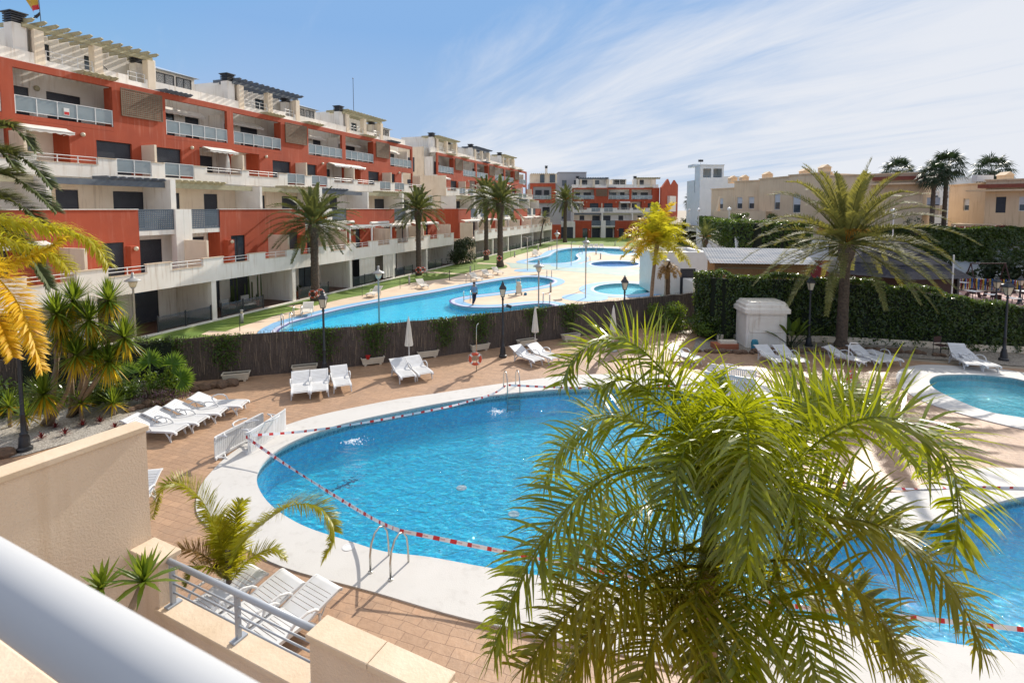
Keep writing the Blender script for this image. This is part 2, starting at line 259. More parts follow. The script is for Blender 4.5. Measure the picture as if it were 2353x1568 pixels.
# ---------------------------------------------------------------- mesh builder
class MB:
    def __init__(s): s.v=[]; s.f=[]; s.m=[]; s.T=None; s.mi=0
    def add(s,vs,fs):
        b=len(s.v)
        if s.T is not None: vs=[s.T@Vector(v) for v in vs]
        s.v.extend([tuple(v) for v in vs]); s.f.extend([tuple(b+i for i in f) for f in fs]); s.m.extend([s.mi]*len(fs)); return s
    def box(s,x0,x1,y0,y1,z0,z1):
        vs=[(x,y,z) for z in (z0,z1) for y in (y0,y1) for x in (x0,x1)]
        return s.add(vs,[(0,2,3,1),(4,5,7,6),(0,1,5,4),(2,6,7,3),(0,4,6,2),(1,3,7,5)])
    def bbox(s,x0,x1,y0,y1,z0,z1,r=0.02):  # box with chamfered vertical and top edges
        p=[(x0+r,y0),(x1-r,y0),(x1,y0+r),(x1,y1-r),(x1-r,y1),(x0+r,y1),(x0,y1-r),(x0,y0+r)]
        q=[(x0+2*r,y0+r),(x1-2*r,y0+r),(x1-r,y0+2*r),(x1-r,y1-2*r),(x1-2*r,y1-r),(x0+2*r,y1-r),(x0+r,y1-2*r),(x0+r,y0+2*r)]
        vs=[(a,b,z0) for a,b in p]+[(a,b,z1-r) for a,b in p]+[(a,b,z1) for a,b in q]
        fs=[tuple(range(7,-1,-1)),tuple(range(16,24))]+[(i+k*8,(i+1)%8+k*8,(i+1)%8+8+k*8,i+8+k*8) for k in (0,1) for i in range(8)]
        return s.add(vs,fs)
    def tube(s,pts,r,n=8,cap=True,r2=None):
        pts=[Vector(p) for p in pts]; k=len(pts); rs=[r if not isinstance(r,(list,tuple)) else r[i] for i in range(k)]
        if r2 is not None: rs=[r+(r2-r)*i/(k-1) for i in range(k)]
        vs=[];fs=[]; prev=None
        for i,p in enumerate(pts):
            d=(pts[min(i+1,k-1)]-pts[max(i-1,0)]).normalized()
            if prev is None: a=d.cross(Vector((0,0,1))); a=a if a.length>0.05 else d.cross(Vector((1,0,0)))
            else: a=prev-d*prev.dot(d)
            a.normalize(); prev=a; b=d.cross(a)
            for j in range(n):
                t=2*math.pi*j/n; vs.append(p+(a*math.cos(t)+b*math.sin(t))*rs[i])
        for i in range(k-1):
            for j in range(n): fs.append((i*n+j,i*n+(j+1)%n,(i+1)*n+(j+1)%n,(i+1)*n+j))
        if cap: fs.append(tuple(range(n-1,-1,-1))); fs.append(tuple(range((k-1)*n,k*n)))
        return s.add(vs,fs)
    def lathe(s,prof,n=16,c=(0,0,0),ph=0,sx=1,sy=1):
        vs=[];fs=[];k=len(prof)
        for r,z in prof:
            for j in range(n):
                t=2*math.pi*j/n+ph; vs.append((c[0]+r*sx*math.cos(t),c[1]+r*sy*math.sin(t),c[2]+z))
        for i in range(k-1):
            for j in range(n): fs.append((i*n+j,i*n+(j+1)%n,(i+1)*n+(j+1)%n,(i+1)*n+j))
        fs.append(tuple(range(n-1,-1,-1))); fs.append(tuple(range((k-1)*n,k*n)))
        return s.add(vs,fs)
    def torus(s,c,Rr,r,ax='y',n=24,m=8):
        vs=[];fs=[]
        for i in range(n):
            a=2*math.pi*i/n
            for j in range(m):
                b=2*math.pi*j/m; rr=Rr+r*math.cos(b); q=(rr*math.cos(a),r*math.sin(b),rr*math.sin(a)) if ax=='y' else (rr*math.cos(a),rr*math.sin(a),r*math.sin(b))
                vs.append((c[0]+q[0],c[1]+q[1],c[2]+q[2]))
        for i in range(n):
            for j in range(m): fs.append((i*m+j,((i+1)%n)*m+j,((i+1)%n)*m+(j+1)%m,i*m+(j+1)%m))
        return s.add(vs,fs)
    def quad(s,a,b,c,d): return s.add([a,b,c,d],[(0,1,2,3)])
    def wall(s,x0,x1,z0,z1,y0,y1,holes=()):   # wall in the x-z plane, thickness y0..y1, real openings
        xs=sorted({x0,x1}|{v for h in holes for v in h[:2] if x0<v<x1}); zs=sorted({z0,z1}|{v for h in holes for v in h[2:4] if z0<v<z1})
        def inh(x,z): return any(h[0]<x<h[1] and h[2]<z<h[3] for h in holes)
        nx,nz=len(xs)-1,len(zs)-1
        so=[[not inh((xs[i]+xs[i+1])/2,(zs[j]+zs[j+1])/2) for j in range(nz)] for i in range(nx)]
        for i in range(nx):
            for j in range(nz):
                if not so[i][j]: continue
                a,b,c,d=xs[i],xs[i+1],zs[j],zs[j+1]
                s.quad((a,y0,c),(b,y0,c),(b,y0,d),(a,y0,d)); s.quad((b,y1,c),(a,y1,c),(a,y1,d),(b,y1,d))
                if i==0 or not so[i-1][j]: s.quad((a,y1,c),(a,y0,c),(a,y0,d),(a,y1,d))
                if i==nx-1 or not so[i+1][j]: s.quad((b,y0,c),(b,y1,c),(b,y1,d),(b,y0,d))
                if j==0 or not so[i][j-1]: s.quad((a,y1,c),(b,y1,c),(b,y0,c),(a,y0,c))
                if j==nz-1 or not so[i][j+1]: s.quad((a,y0,d),(b,y0,d),(b,y1,d),(a,y1,d))
        return s
    def prism(s,poly,z0,z1,top=True,bottom=True):
        n=len(poly); vs=[(p[0],p[1],z0) for p in poly]+[(p[0],p[1],z1) for p in poly]
        fs=[(i,(i+1)%n,n+(i+1)%n,n+i) for i in range(n)]
        if top: fs.append(tuple(range(n,2*n)))
        if bottom: fs.append(tuple(range(n-1,-1,-1)))
        return s.add(vs,fs)
    def sheet(s,loops,z):
        L3=[[Vector((p[0],p[1],0)) for p in lp] for lp in loops]; tri=tessellate_polygon(L3); flat=[p for lp in L3 for p in lp]
        vs=[(p.x,p.y,z) for p in flat]; fs=[]
        for a,b,c in tri:
            cr=(flat[b]-flat[a]).cross(flat[c]-flat[a]).z
            if abs(cr)<1e-9: continue
            fs.append((a,b,c) if cr>0 else (c,b,a))
        return s.add(vs,fs)
    def mark(s):
        s.cuts=getattr(s,'cuts',[])+[(len(s.v),len(s.f))]; return s
    def pieces(s,name,mats,parent=None):   # every marked piece becomes an object of its own
        a=(0,0); out=[]
        for c in getattr(s,'cuts',[]):
            q=MB(); q.v=s.v[a[0]:c[0]]; q.f=[tuple(i-a[0] for i in f) for f in s.f[a[1]:c[1]]]; q.m=s.m[a[1]:c[1]]; a=c
            if q.f: out.append(q.build(name,mats,parent))
        return out
    def mesh(s,name,mats,smooth=False):
        me=bpy.data.meshes.new(name); me.from_pydata(s.v,[],s.f); 
        for m in (mats if isinstance(mats,(list,tuple)) else [mats]): me.materials.append(M[m] if isinstance(m,str) else m)
        me.polygons.foreach_set('material_index',s.m)
        if smooth: me.polygons.foreach_set('use_smooth',[True]*len(me.polygons))
        me.update(); return me
    def build(s,name,mats,parent=None,smooth=False,loc=None,auto=None):
        me=s.mesh(name,mats,smooth)
        o=bpy.data.objects.new(name,me); COL.objects.link(o); o.parent=parent
        if auto:
            me.polygons.foreach_set('use_smooth',[True]*len(me.polygons))
            me.set_sharp_from_angle(angle=R(auto))
        if loc: o.location=loc
        return o
def put(name,me,parent,loc=(0,0,0),rz=0,scale=None):
    o=bpy.data.objects.new(name,me); COL.objects.link(o); o.parent=parent; o.location=loc; o.rotation_euler=(0,0,rz)
    if scale: o.scale=scale
    return o
def tag(o,label=None,cat=None,group=None,kind=None):
    if label: o['label']=label
    if cat: o['category']=cat
    if group: o['group']=group
    if kind: o['kind']=kind
    return o
def thing(name,label,cat,loc=(0,0,0),rz=0,group=None):
    o=bpy.data.objects.new(name,None); o.empty_display_size=0.2; COL.objects.link(o); o.location=loc; o.rotation_euler=(0,0,rz)
    return tag(o,label,cat,group)
def copytree(o,parent=None):
    c=o.copy(); COL.objects.link(c); c.parent=parent
    for ch in list(o.children): copytree(ch,c)
    return c
def dup(o,loc,rz=0,label=None,scale=None,group=None):
    c=copytree(o); c.location=loc; c.rotation_euler=(0,0,rz)
    if label: c['label']=label
    if group: c['group']=group
    if scale: c.scale=(scale,)*3
    return c
def place(proto,used,*a,**k):
    if not used: 
        used.append(1); loc,rz=a[0],(a[1] if len(a)>1 else 0)
        proto.location=loc; proto.rotation_euler=(0,0,rz)
        if k.get('label'): proto['label']=k['label']
        if k.get('scale'): proto.scale=(k['scale'],)*3
        return proto
    return dup(proto,*a,**k)
def catmull(pts,n=6,closed=True):
    P=[Vector((p[0],p[1],p[2] if len(p)>2 else 0)) for p in pts]; k=len(P); out=[]
    for i in range(k if closed else k-1):
        g=lambda j:P[j%k] if closed else P[max(0,min(k-1,j))]
        a,b,c,d=g(i-1),g(i),g(i+1),g(i+2)
        for j in range(n):
            t=j/n; out.append(0.5*((2*b)+(c-a)*t+(2*a-5*b+4*c-d)*t*t+(3*b-a-3*c+d)*t**3))
    if not closed: out.append(P[-1])
    return out
def area(p): return 0.5*sum(p[i].x*p[(i+1)%len(p)].y-p[(i+1)%len(p)].x*p[i].y for i in range(len(p)))
def ccw(p): return p if area(p)>0 else p[::-1]
def offset(p,d):
    n=len(p); out=[]
    for i in range(n):
        t=(p[(i+1)%n]-p[i-1]); t.z=0; t.normalize(); out.append(p[i]+Vector((t.y,-t.x,0))*d)
    return out
def GL(pts,z=0): return [G(x,y,z) for x,y in pts]
M['greywall']=pm('grey_lilac_plaster',(0.42,0.41,0.42),0.85,(0.37,0.36,0.37),0.4)
M['cafe']=pm('red_terrace_tile',(0.40,0.23,0.19),0.7,(0.33,0.19,0.16),2)
M['shade']=pm('dark_hoarding',(0.16,0.02,0.02),0.8)
M['leaf_bright2']=leafmat('clipped_leaf',(0.04,0.085,0.015),(0.08,0.13,0.02),(0.20,0.30,0.03),0.4,0.35)
M['twig']=pm('twig',(0.12,0.095,0.078),0.9,(0.04,0.03,0.024),30); M['twig_pale']=pm('pale_twig',(0.34,0.26,0.18),0.8)
M['cabin']=pm('white_moulding',(0.82,0.77,0.68),0.5,(0.76,0.70,0.60),2.0,streak=(0.42,0.30,0.18),streak_amt=0.5)
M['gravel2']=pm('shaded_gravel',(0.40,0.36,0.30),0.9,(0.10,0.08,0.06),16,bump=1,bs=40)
M['bluep2']=pm('blue_hood',(0.03,0.22,0.30),0.4)
M['leaf_bush']=leafmat('flower_bush_leaf',(0.06,0.09,0.03),(0.20,0.06,0.14),(0.2,0.2,0.05),0.5,0.3)
M['leaf_mix']=leafmat('ageing_palm_leaf',(0.022,0.058,0.009),(0.20,0.20,0.010),(0.62,0.55,0.02),0.35,0.38)
M['leaf_small']=leafmat('young_palm_leaf',(0.12,0.17,0.012),(0.36,0.32,0.015),(0.75,0.68,0.03),0.35,0.45)
def smk():
    m,t,o=newmat('smoked_glass'); b=node(t,'ShaderNodeBsdfPrincipled'); b.inputs['Base Color'].default_value=(0.04,0.06,0.08,1); b.inputs['Roughness'].default_value=0.1
    tr=node(t,'ShaderNodeBsdfTransparent'); mx=node(t,'ShaderNodeMixShader'); mx.inputs[0].default_value=0.45; t.links.new(tr.outputs[0],mx.inputs[1]); t.links.new(b.outputs[0],mx.inputs[2]); t.links.new(mx.outputs[0],o.inputs[0]); return m
M['smoke']=smk()

M['shaft']=pm('green_shaft',(0.07,0.10,0.02),0.6,(0.12,0.13,0.03),8)

M['navytile']=pm('navy_mosaic',(0.01,0.05,0.16),0.4)
random.seed(7)
# ================================================================ POOLS AND GROUND
near_px=[(585,1100),(602,1062),(645,1028),(715,996),(800,970),(900,948),(1000,928),(1100,912),(1165,904),(1250,896),(1340,891),(1450,891),(1540,896),(1640,905),(1720,918),(1775,940),(1800,975),(1795,1020),(1778,1070),(1775,1120),(1790,1165),(1830,1196),(1900,1211),(1960,1216),(2040,1214),(2120,1203),(2200,1180),(2280,1155),(2360,1138),(2480,1135),(2640,1180),(2720,1300),(2680,1480),(2500,1525),(2265,1497),(2007,1453),(1700,1402),(1450,1360),(1250,1330),(1100,1306),(985,1285),(880,1272),(800,1248),(700,1215),(635,1178),(598,1140)]
near_out=[(491,1079),(528,1045),(585,1008),(650,980),(740,953),(900,920),(1000,905),(1130,885),(1280,866),(1400,860),(1550,864),(1690,876),(1790,895),(1845,930),(1862,975),(1850,1030),(1838,1075),(1845,1115),(1885,1137),(1958,1136),(2084,1131),(2147,1109),(2210,1084),(2273,1076),(2352,1077),(2500,1080),(2750,1110),(3000,1300),(2900,1640),(2500,1690),(2200,1650),(1900,1600),(1500,1520),(1075,1424),(860,1362),(653,1305),(540,1248),(475,1209),(450,1170),(460,1120)]
right_px=[(2131,876),(2145,864),(2172,860.5),(2241,860),(2300,865),(2352,874),(2450,905),(2480,950),(2420,975),(2352,962),(2272,948),(2210,926),(2147,896)]
right_out=[(2059,862),(2072,848),(2098,841),(2131,838.5),(2210,841.5),(2290,848),(2352,857),(2520,885),(2600,960),(2500,1010),(2352,987),(2210,952),(2115,920),(2066,887)]
f1_px=[(640,767),(643,757),(660,747),(681,738.5),(784,711),(887,690.5),(1007,670),(1074.7,656.8),(1156,642.7),(1203,636.6),(1238,636.6),(1263,641),(1271,646.5),(1260,652.7),(1235,658.4),(1172,667.8),(1125,674),(1068.4,680.6),(1040,686.6),(1032,692),(1040,698.5),(1062,704),(1100,707),(1156,705.5),(1219,699),(1250,697.6),(1266,699.5),(1269,704.5),(1253,710.5),(1188,718),(1093,728),(999,739),(873,754),(750,770),(690,776),(650,776)]
def ry(x,y): return (1176+x/5.833,369.6+y/5.833)
f2_px=[ry(*p) for p in [(205,1350),(380,1303),(500,1270),(545,1237),(600,1207),(700,1185),(800,1172),(1000,1165),(1200,1168),(1450,1178),(1640,1205),(1550,1248),(1400,1253),(1300,1243),(1200,1220),(1050,1212),(930,1225),(862,1250),(868,1280),(892,1305),(850,1337),(750,1360),(600,1372),(400,1372),(260,1366)]]
f3_px=[ry(1380+325*math.cos(a),1381+38*math.sin(a)) for a in [i*math.pi/9 for i in range(18)]]
def r4(x,y): return (873.6+x/3.183,268.8+y/3.183)
f4_px=[r4(1781+224*math.cos(a),1258+43*math.sin(a)) for a in [i*math.pi/9 for i in range(18)]]
POOLS={}
for k,px,n in (('near',near_px,5),('right',right_px,5),('f1',f1_px,5),('f2',f2_px,5),('f3',f3_px,2),('f4',f4_px,2)):
    POOLS[k]=ccw(catmull(GL(px),n))
def rect(x0,x1,y0,y1): return [Vector((x0,y0,0)),Vector((x1,y0,0)),Vector((x1,y1,0)),Vector((x0,y1,0))]
def circ(c,r,n=16): return [Vector((c[0]+r*math.cos(2*math.pi*i/n),c[1]+r*math.sin(2*math.pi*i/n),0)) for i in range(n)]
fence_px=[(-260,1000),(60,934),(290,893),(470,873),(745,848),(1020,816),(1200,789),(1330,772),(1450,757),(1560,742),(1612,736)]
fence_path=catmull(GL(fence_px),5,closed=False)
hole_all=[POOLS[k] for k in POOLS]
g=MB().sheet([rect(-500,700,-60,1500)]+hole_all,-0.012).build('ground','dusty'); tag(g,kind='structure')
nd=[Vector((p.x,p.y,0)) for p in fence_path]+[G(1650,800),G(1800,812),G(2000,818),G(2200,838),G(2400,850),Vector((40,22,0)),Vector((40,-8,0)),Vector((-40,-8,0))]
g=MB().sheet([nd,POOLS['near'],POOLS['right']],0.0).build('pool_deck','paver'); tag(g,kind='structure')
fd=[Vector((p.x,p.y+0.05,0)) for p in fence_path]+[Vector((40,30,0)),Vector((50,115,0)),Vector((-60,115,0)),Vector((-60,14,0))]
g=MB().sheet([fd,POOLS['f1'],POOLS['f2'],POOLS['f3'],POOLS['f4']],0.0).build('far_pool_terrace','fardeck'); tag(g,kind='structure')
lawn_px=[(300,792),(400,784),(489,773),(520,760),(578,742),(647,721),(716,704),(784,687),(853,673.4),(942,650),(1024,639.5),(1074,626),(1100,619.5),(1140,619),(1166,613),(1154,600),(1188,586),(1250,570.4),(1282,562.5),(1329,563),(1408,565.7),(1470,567),(1530,569)]
lw=catmull(GL(lawn_px),4,closed=False)
KA=R(90-18.7); KO=G(1042.8,607.4)
KU=Vector((math.sin(R(18.7)),math.cos(R(18.7)),0)); KW=Vector((-math.cos(R(18.7)),math.sin(R(18.7)),0))
def K(s,w_,z=0): return KO+KU*s+KW*w_+Vector((0,0,z))
lawn=[K(-75,-0.05)]+[K(-70,-6)]+[Vector((p.x,p.y,0)) for p in lw]+[Vector((38,105,0)),Vector((45,150,0)),Vector((5,150,0)),K(75,-0.05)]
g=MB().sheet([ccw(lawn)],0.006).build('lawn','grass'); tag(g,kind='structure')
# paved strips crossing the lawn, green path
for a,b in (((560,752),(470,768)),((700,700),(640,712))): pass
def strip(name,px,z,m):
    g=MB().sheet([ccw(GL(px))],z).build(name,m); tag(g,kind='structure'); return g
strip('garden_path',[(462,768),(545,776),(640,776),(560,763),(480,760)],0.010,'fardeck')
strip('garden_path',[(655,702),(700,712),(722,706),(690,699)],0.010,'fardeck')
strip('garden_path',[r4(560,1150),r4(640,1148),r4(330,1128),r4(300,1136)],0.010,'fardeck')
strip('garden_path',[r4(700,1072),r4(930,1082),r4(930,1076),r4(720,1065)],0.010,'fardeck')
strip('green_path',[r4(*p) for p in [(905,1062),(1050,1072),(1250,1078),(1500,1090),(1760,1108),(1915,1115),(1910,1150),(1800,1165),(1650,1150),(1500,1140),(1250,1118),(1080,1110),(955,1104),(940,1080)]],0.008,'greendeck')
strip('green_path',[r4(*p) for p in [(2060,1268),(2180,1225),(2300,1225),(2270,1290),(2200,1350),(2120,1370),(2020,1372)]],0.008,'greendeck')
def disc(c,r,name='shower_tray'):
    g=MB().sheet([circ(c,r,28)],0.009).build(name,'ringlight'); tag(g,kind='structure')
disc(G(*r4(1495,1318)),1.9); disc(G(*r4(1075,1122)),1.6); disc(G(*ry(790,1400)),2.6)
def pool(k,tile,wat,depth,out=None,rings=None,edge='edgetile'):
    P=POOLS[k]; n=len(P); wl=-0.13
    b=MB()
    b.add([(p.x,p.y,wl-0.16) for p in P]+[(p.x,p.y,-depth) for p in P],[((i+1)%n,i,n+i,n+(i+1)%n) for i in range(n)])
    b.sheet([P],-depth); b.mi=1
    b.add([(p.x,p.y,0.0) for p in P]+[(p.x,p.y,wl-0.16) for p in P],[((i+1)%n,i,n+i,n+(i+1)%n) for i in range(n)])
    tag(b.build('pool_basin',[tile,edge]),kind='structure')
    wp=offset(P,0.02)
    tag(MB().sheet([wp],wl).build('pool_water',wat),kind='structure')
    if out is not None:
        inn=offset(P,-0.05); m=len(inn); q=MB()
        q.sheet([out,inn],0.03)
        q.add([(p.x,p.y,0.03) for p in inn]+[(p.x,p.y,-0.03) for p in inn],[((i+1)%m,i,m+i,m+(i+1)%m) for i in range(m)])
        q.add([(p.x,p.y,-0.03) for p in inn]+[(p.x,p.y,-0.03) for p in P],[((i+1)%m,i,m+i,m+(i+1)%m) for i in range(m)])
        m=len(out); q.add([(p.x,p.y,0.03) for p in out]+[(p.x,p.y,-0.005) for p in out],[(i,(i+1)%m,m+(i+1)%m,m+i) for i in range(m)])
        tag(q.build('pool_surround','surround'),kind='structure')
    for i,(d0,d1,mt) in enumerate(rings or []):
        tag(MB().sheet([offset(P,d1),offset(P,d0)],0.012+0.004*(len(rings)-i)).build('pool_edge_band',mt),kind='structure')
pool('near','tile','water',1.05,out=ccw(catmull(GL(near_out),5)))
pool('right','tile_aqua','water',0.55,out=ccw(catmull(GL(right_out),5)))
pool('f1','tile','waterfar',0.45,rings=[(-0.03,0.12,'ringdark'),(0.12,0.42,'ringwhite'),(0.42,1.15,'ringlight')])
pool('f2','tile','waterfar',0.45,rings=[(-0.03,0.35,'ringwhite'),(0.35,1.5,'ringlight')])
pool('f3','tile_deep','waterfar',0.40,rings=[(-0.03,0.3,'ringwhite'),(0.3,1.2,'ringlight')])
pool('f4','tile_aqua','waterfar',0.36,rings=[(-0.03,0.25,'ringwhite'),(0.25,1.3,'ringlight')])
# Greek key line of dark tiles just under the water edge of the big pool
P=POOLS['near']; b=MB()
Lc=[0.0]
for i in range(len(P)): Lc.append(Lc[-1]+(P[(i+1)%len(P)]-P[i]).length)
def along(d):
    for i in range(len(P)):
        if Lc[i+1]>=d: 
            t=(d-Lc[i])/(Lc[i+1]-Lc[i]); a=P[i].lerp(P[(i+1)%len(P)],t); T=(P[(i+1)%len(P)]-P[i]).normalized(); return a-Vector((T.y,-T.x,0))*0.004
    return P[0]
key=[(0,0,.01,.07),(.01,.10,.06,.07),(.09,.10,.0,.07),(.04,.09,.0,.012),(.04,.05,.0,.045),(.04,.075,.035,.046)]
d=0
while d<Lc[-1]-0.2:
    for x0,x1,z0,z1 in key:
        p,q=along(d+x0),along(d+x1+0.012); zb=-0.245
        b.quad((p.x,p.y,zb+z0),(q.x,q.y,zb+z0),(q.x,q.y,zb+z1),(p.x,p.y,zb+z1))
    d+=0.15
tag(b.build('pool_tile_frieze','navy'),kind='structure')
def text_mesh(s,size,ext=0.0015):
    cu=bpy.data.curves.new('lettering','FONT'); cu.body=s; cu.size=size; cu.extrude=ext; cu.align_x='CENTER'; cu.align_y='CENTER'
    o=bpy.data.objects.new('lettering',cu); COL.objects.link(o); dg=bpy.context.evaluated_depsgraph_get(); me=bpy.data.meshes.new_from_object(o.evaluated_get(dg)); bpy.data.objects.remove(o); return me
def text(s,size,mat,parent,loc,rot,name='lettering'):
    me=text_mesh(s,size); me.materials.clear(); me.materials.append(M[mat]); o=bpy.data.objects.new(name,me); COL.objects.link(o); o.parent=parent; o.location=loc; o.rotation_euler=rot; return o
# depth figures on the pool wall by the ladder
e1,e2=G(1136,911),G(1156,908); dd=(e2-e1).normalized(); mid=(e1+e2)/2
best=min(range(len(P)),key=lambda i:(P[i]-mid).length); T=(P[(best+1)%len(P)]-P[best-1]).normalized(); nrm=Vector((T.y,-T.x,0))
fac=math.atan2(-nrm.y,-nrm.x)+math.pi/2
t=text("1'20",0.17,'navy',None,(P[best].x-nrm.x*0.012,P[best].y-nrm.y*0.012,-0.055),(R(90),0,fac),'depth_marking'); tag(t,'dark 1\'20 depth marking on the far pool wall beside the ladder','depth marking')
# pool inlets bubbling
def splash(px,py,r,label):
    c=G(px,py,-0.13); b=MB(); rr=random.Random(int(px))
    for i in range(170):
        a=rr.uniform(0,6.28); q=r*abs(rr.gauss(0,0.42)); h=rr.uniform(-0.003,0.05)*math.exp(-q/r*1.8); s=rr.uniform(0.008,0.03)
        x,y=c.x+q*math.cos(a)*1.1+0.25*q*1.0,c.y+q*math.sin(a)*0.8; b.lathe([(0.001,-s*.4),(s*0.8,-s*0.1),(s*.6,s*.3),(0.001,s*0.5)],6,(x,y,c.z+h))
    o=b.build('water_splash','foam'); tag(o,label,'splash',kind='stuff')
M['foam']=pm('water_foam',(0.85,0.9,0.93),0.15,(0.8,0.86,0.9),5)
splash(808,1014,0.42,'small white splash of a water jet near the left pool end')
splash(1140,946,0.55,'wider white splash of a water jet below the far ladder')
# kerb along the terraces
k=MB(); k.box(-62,0.05,-0.10,0.16,-0.01,0.10); k.box(7.1,52,-0.10,0.16,-0.01,0.10)
o=k.build('terrace_kerb','white'); o.location=KO; o.rotation_euler=(0,0,KA); tag(o,kind='structure')
# ================================================================ RESIDENTIAL BLOCK
ME={}
def cached(key,fn):
    if key not in ME: ME[key]=fn()
    return ME[key]
def m_shutter(w_,h):
    b=MB(); b.box(0,w_,0,0.05,0,h); b.mi=1; 
    for x in (0,w_-0.05): b.box(x,x+0.05,-0.02,0.0,0,h)
    b.box(0.05,w_-0.05,-0.02,0.0,h-0.05,h); b.mi=0
    z=0.06
    while z<h-0.1: b.box(0.05,w_-0.05,-0.012,0.0,z,z+0.035); z+=0.05
    return b.mesh('roller_shutter',['shutter','frame_dark'])
def m_window(w_,h):
    b=MB(); b.box(0,w_,0.03,0.05,0,h); b.mi=1
    for x in (0,w_/2-0.03,w_-0.05): b.box(x,x+0.05,-0.02,0.03,0,h)
    for z in (0,h-0.05): b.box(0.05,w_-0.05,-0.018,0.03,z,z+0.05)
    return b.mesh('window',['glassdark','frame_dark'])
def shutter(par,x,y,z,w_,h): return put('roller_shutter',cached(('sh',w_,h),lambda:m_shutter(w_,h)),par,(x,y,z))
def window(par,x,y,z,w_,h): return put('window',cached(('wi',w_,h),lambda:m_window(w_,h)),par,(x,y,z))
def m_rail(w_,h=0.40):
    b=MB()
    for z in (h,h*0.52): b.tube([(0,0,z),(w_,0,z)],0.022,6)
    k=max(2,round(w_/1.0))
    for i in range(k+1):
        x=min(max(i*w_/k,0.03),w_-0.03); b.box(x-0.02,x+0.02,-0.02,0.02,0,h); b.box(x-0.05,x+0.05,-0.05,0.05,0,0.02)
    return b.mesh('railing','rail_white')
def rail(par,x,y,z,w_,h=0.40): return put('railing',cached(('ra',w_,h),lambda:m_rail(w_,h)),par,(x,y,z))
def m_glrail(w_,h):
    b=MB(); 
    for z in (h-0.02,0.16): b.box(0,w_,-0.025,0.025,z-0.02,z+0.02)
    k=max(2,round(w_/1.0))
    for i in range(k+1):
        x=min(max(i*w_/k,0.025),w_-0.025); b.box(x-0.022,x+0.022,-0.027,0.027,0,h-0.04)
    return b.mesh('glass_railing','rail_white')
def m_pane(w_,h): return MB().box(0.03,w_-0.03,-0.006,0.006,0.18,h-0.04).mesh('glass_pane','glass')
def glrail(par,x,y,z,w_,h):
    o=put('glass_railing',cached(('gr',w_,h),lambda:m_glrail(w_,h)),par,(x,y,z)); put('glass_pane',cached(('gp',w_,h),lambda:m_pane(w_,h)),o); return o
def m_grid(w_,h,mt,st=0.10,bw=0.05):
    b=MB(); n=int(w_/st); m=int(h/st)
    for i in range(n+1): x=i*w_/n; b.box(x-bw/2,x+bw/2,-0.008,0.008,0,h)
    for i in range(m+1): z=i*h/m; b.box(0,w_,-0.012,-0.0081,z-bw/2,z+bw/2)
    b.box(-0.03,w_+0.03,-0.03,0.03,-0.06,-0.02); b.box(-0.03,w_+0.03,-0.03,0.03,h+0.02,h+0.06); b.box(-0.06,-0.02,-0.03,0.03,-0.06,h+0.06); b.box(w_+0.02,w_+0.06,-0.03,0.03,-0.06,h+0.06)
    return b.mesh('lattice',mt)
def grid(name,par,x,y,z,w_,h,mt,st,bw): return put(name,cached(('g',w_,h,mt),lambda:m_grid(w_,h,mt,st,bw)),par,(x,y,z))
def m_lampball():
    return MB().lathe([(0.02,-0.13),(0.10,-0.09),(0.13,0),(0.10,0.09),(0.02,0.13)],12).mesh('wall_lamp','lamp_glass',True)
def wlamp(par,x,y,z): return put('wall_lamp',cached('wl',m_lampball),par,(x,y-0.09,z))
def m_awn(w_,out,drop):
    b=MB(); b.tube([(0,-0.10,0),(w_,-0.10,0)],0.07,8); 
    n=int(w_/0.12); vs=[];fs=[]
    for i in range(n+1):
        x=i*w_/n; s=0.03*math.sin(i*1.6)
        vs+= [(x,-0.12,0.04),(x,-out,-drop),(x,-out-0.01,-drop-0.16+s)]
    for i in range(n):
        a=i*3; fs+=[(a,a+3,a+4,a+1),(a+1,a+4,a+5,a+2)]
    b.add(vs,fs); b.mi=1
    for x in (0.15,w_-0.15): b.tube([(x,-0.05,-0.35),(x,-out+0.02,-drop)],0.018,5)
    b.tube([(0,-out,-drop),(w_,-out,-drop)],0.03,6)
    return b.mesh('awning',['awning','rail_white'])
def awning(par,x,y,z,w_,out=0.9,drop=0.25): return put('awning',cached(('aw',w_,out,drop),lambda:m_awn(w_,out,drop)),par,(x,y,z))
def m_perg(x0,x1,y0,y1,mt,st=0.62,beam=(),h=0.22):
    b=MB(); n=max(1,round((x1-x0)/st))
    for i in range(n+1):
        x=x0+(x1-x0)*i/n
        pr=[(y0,h*0.55),(y0+0.16,h),(y1,h),(y1,0),(y0+0.30,0)]
        vs=[(x-0.05,y,z) for y,z in pr]+[(x+0.05,y,z) for y,z in pr]; k=len(pr)
        b.add(vs,[tuple(range(k)),tuple(range(2*k-1,k-1,-1))]+[(j,j+k,(j+1)%k+k,(j+1)%k) for j in range(k)])
    for y in beam: b.box(x0-0.15,x1+0.15,y-0.07,y+0.07,-0.24,-0.002)
    return b.mesh('pergola',mt)
def perg(par,x0,x1,y0,y1,z,mt,st=0.62,beam=()): return put('pergola',cached(('pe',round(x1-x0,2),y0,y1,mt,st,beam),lambda:m_perg(0,x1-x0,y0,y1,mt,st,beam)),par,(x0,0,z))
def m_chim():
    b=MB(); b.box(-0.35,0.35,-0.35,0.35,0,2.3); b.mi=1
    for i in range(4): b.box(-0.38,0.38,-0.38,0.38,2.36+i*0.13,2.43+i*0.13)
    b.box(-0.25,0.25,-0.25,0.25,2.3,2.8); b.box(-0.45,0.45,-0.45,0.45,2.86,2.92); return b.mesh('chimney',['white','frame_dark'])
LVL=[2.95,5.95,9.15,12.15,15.3]
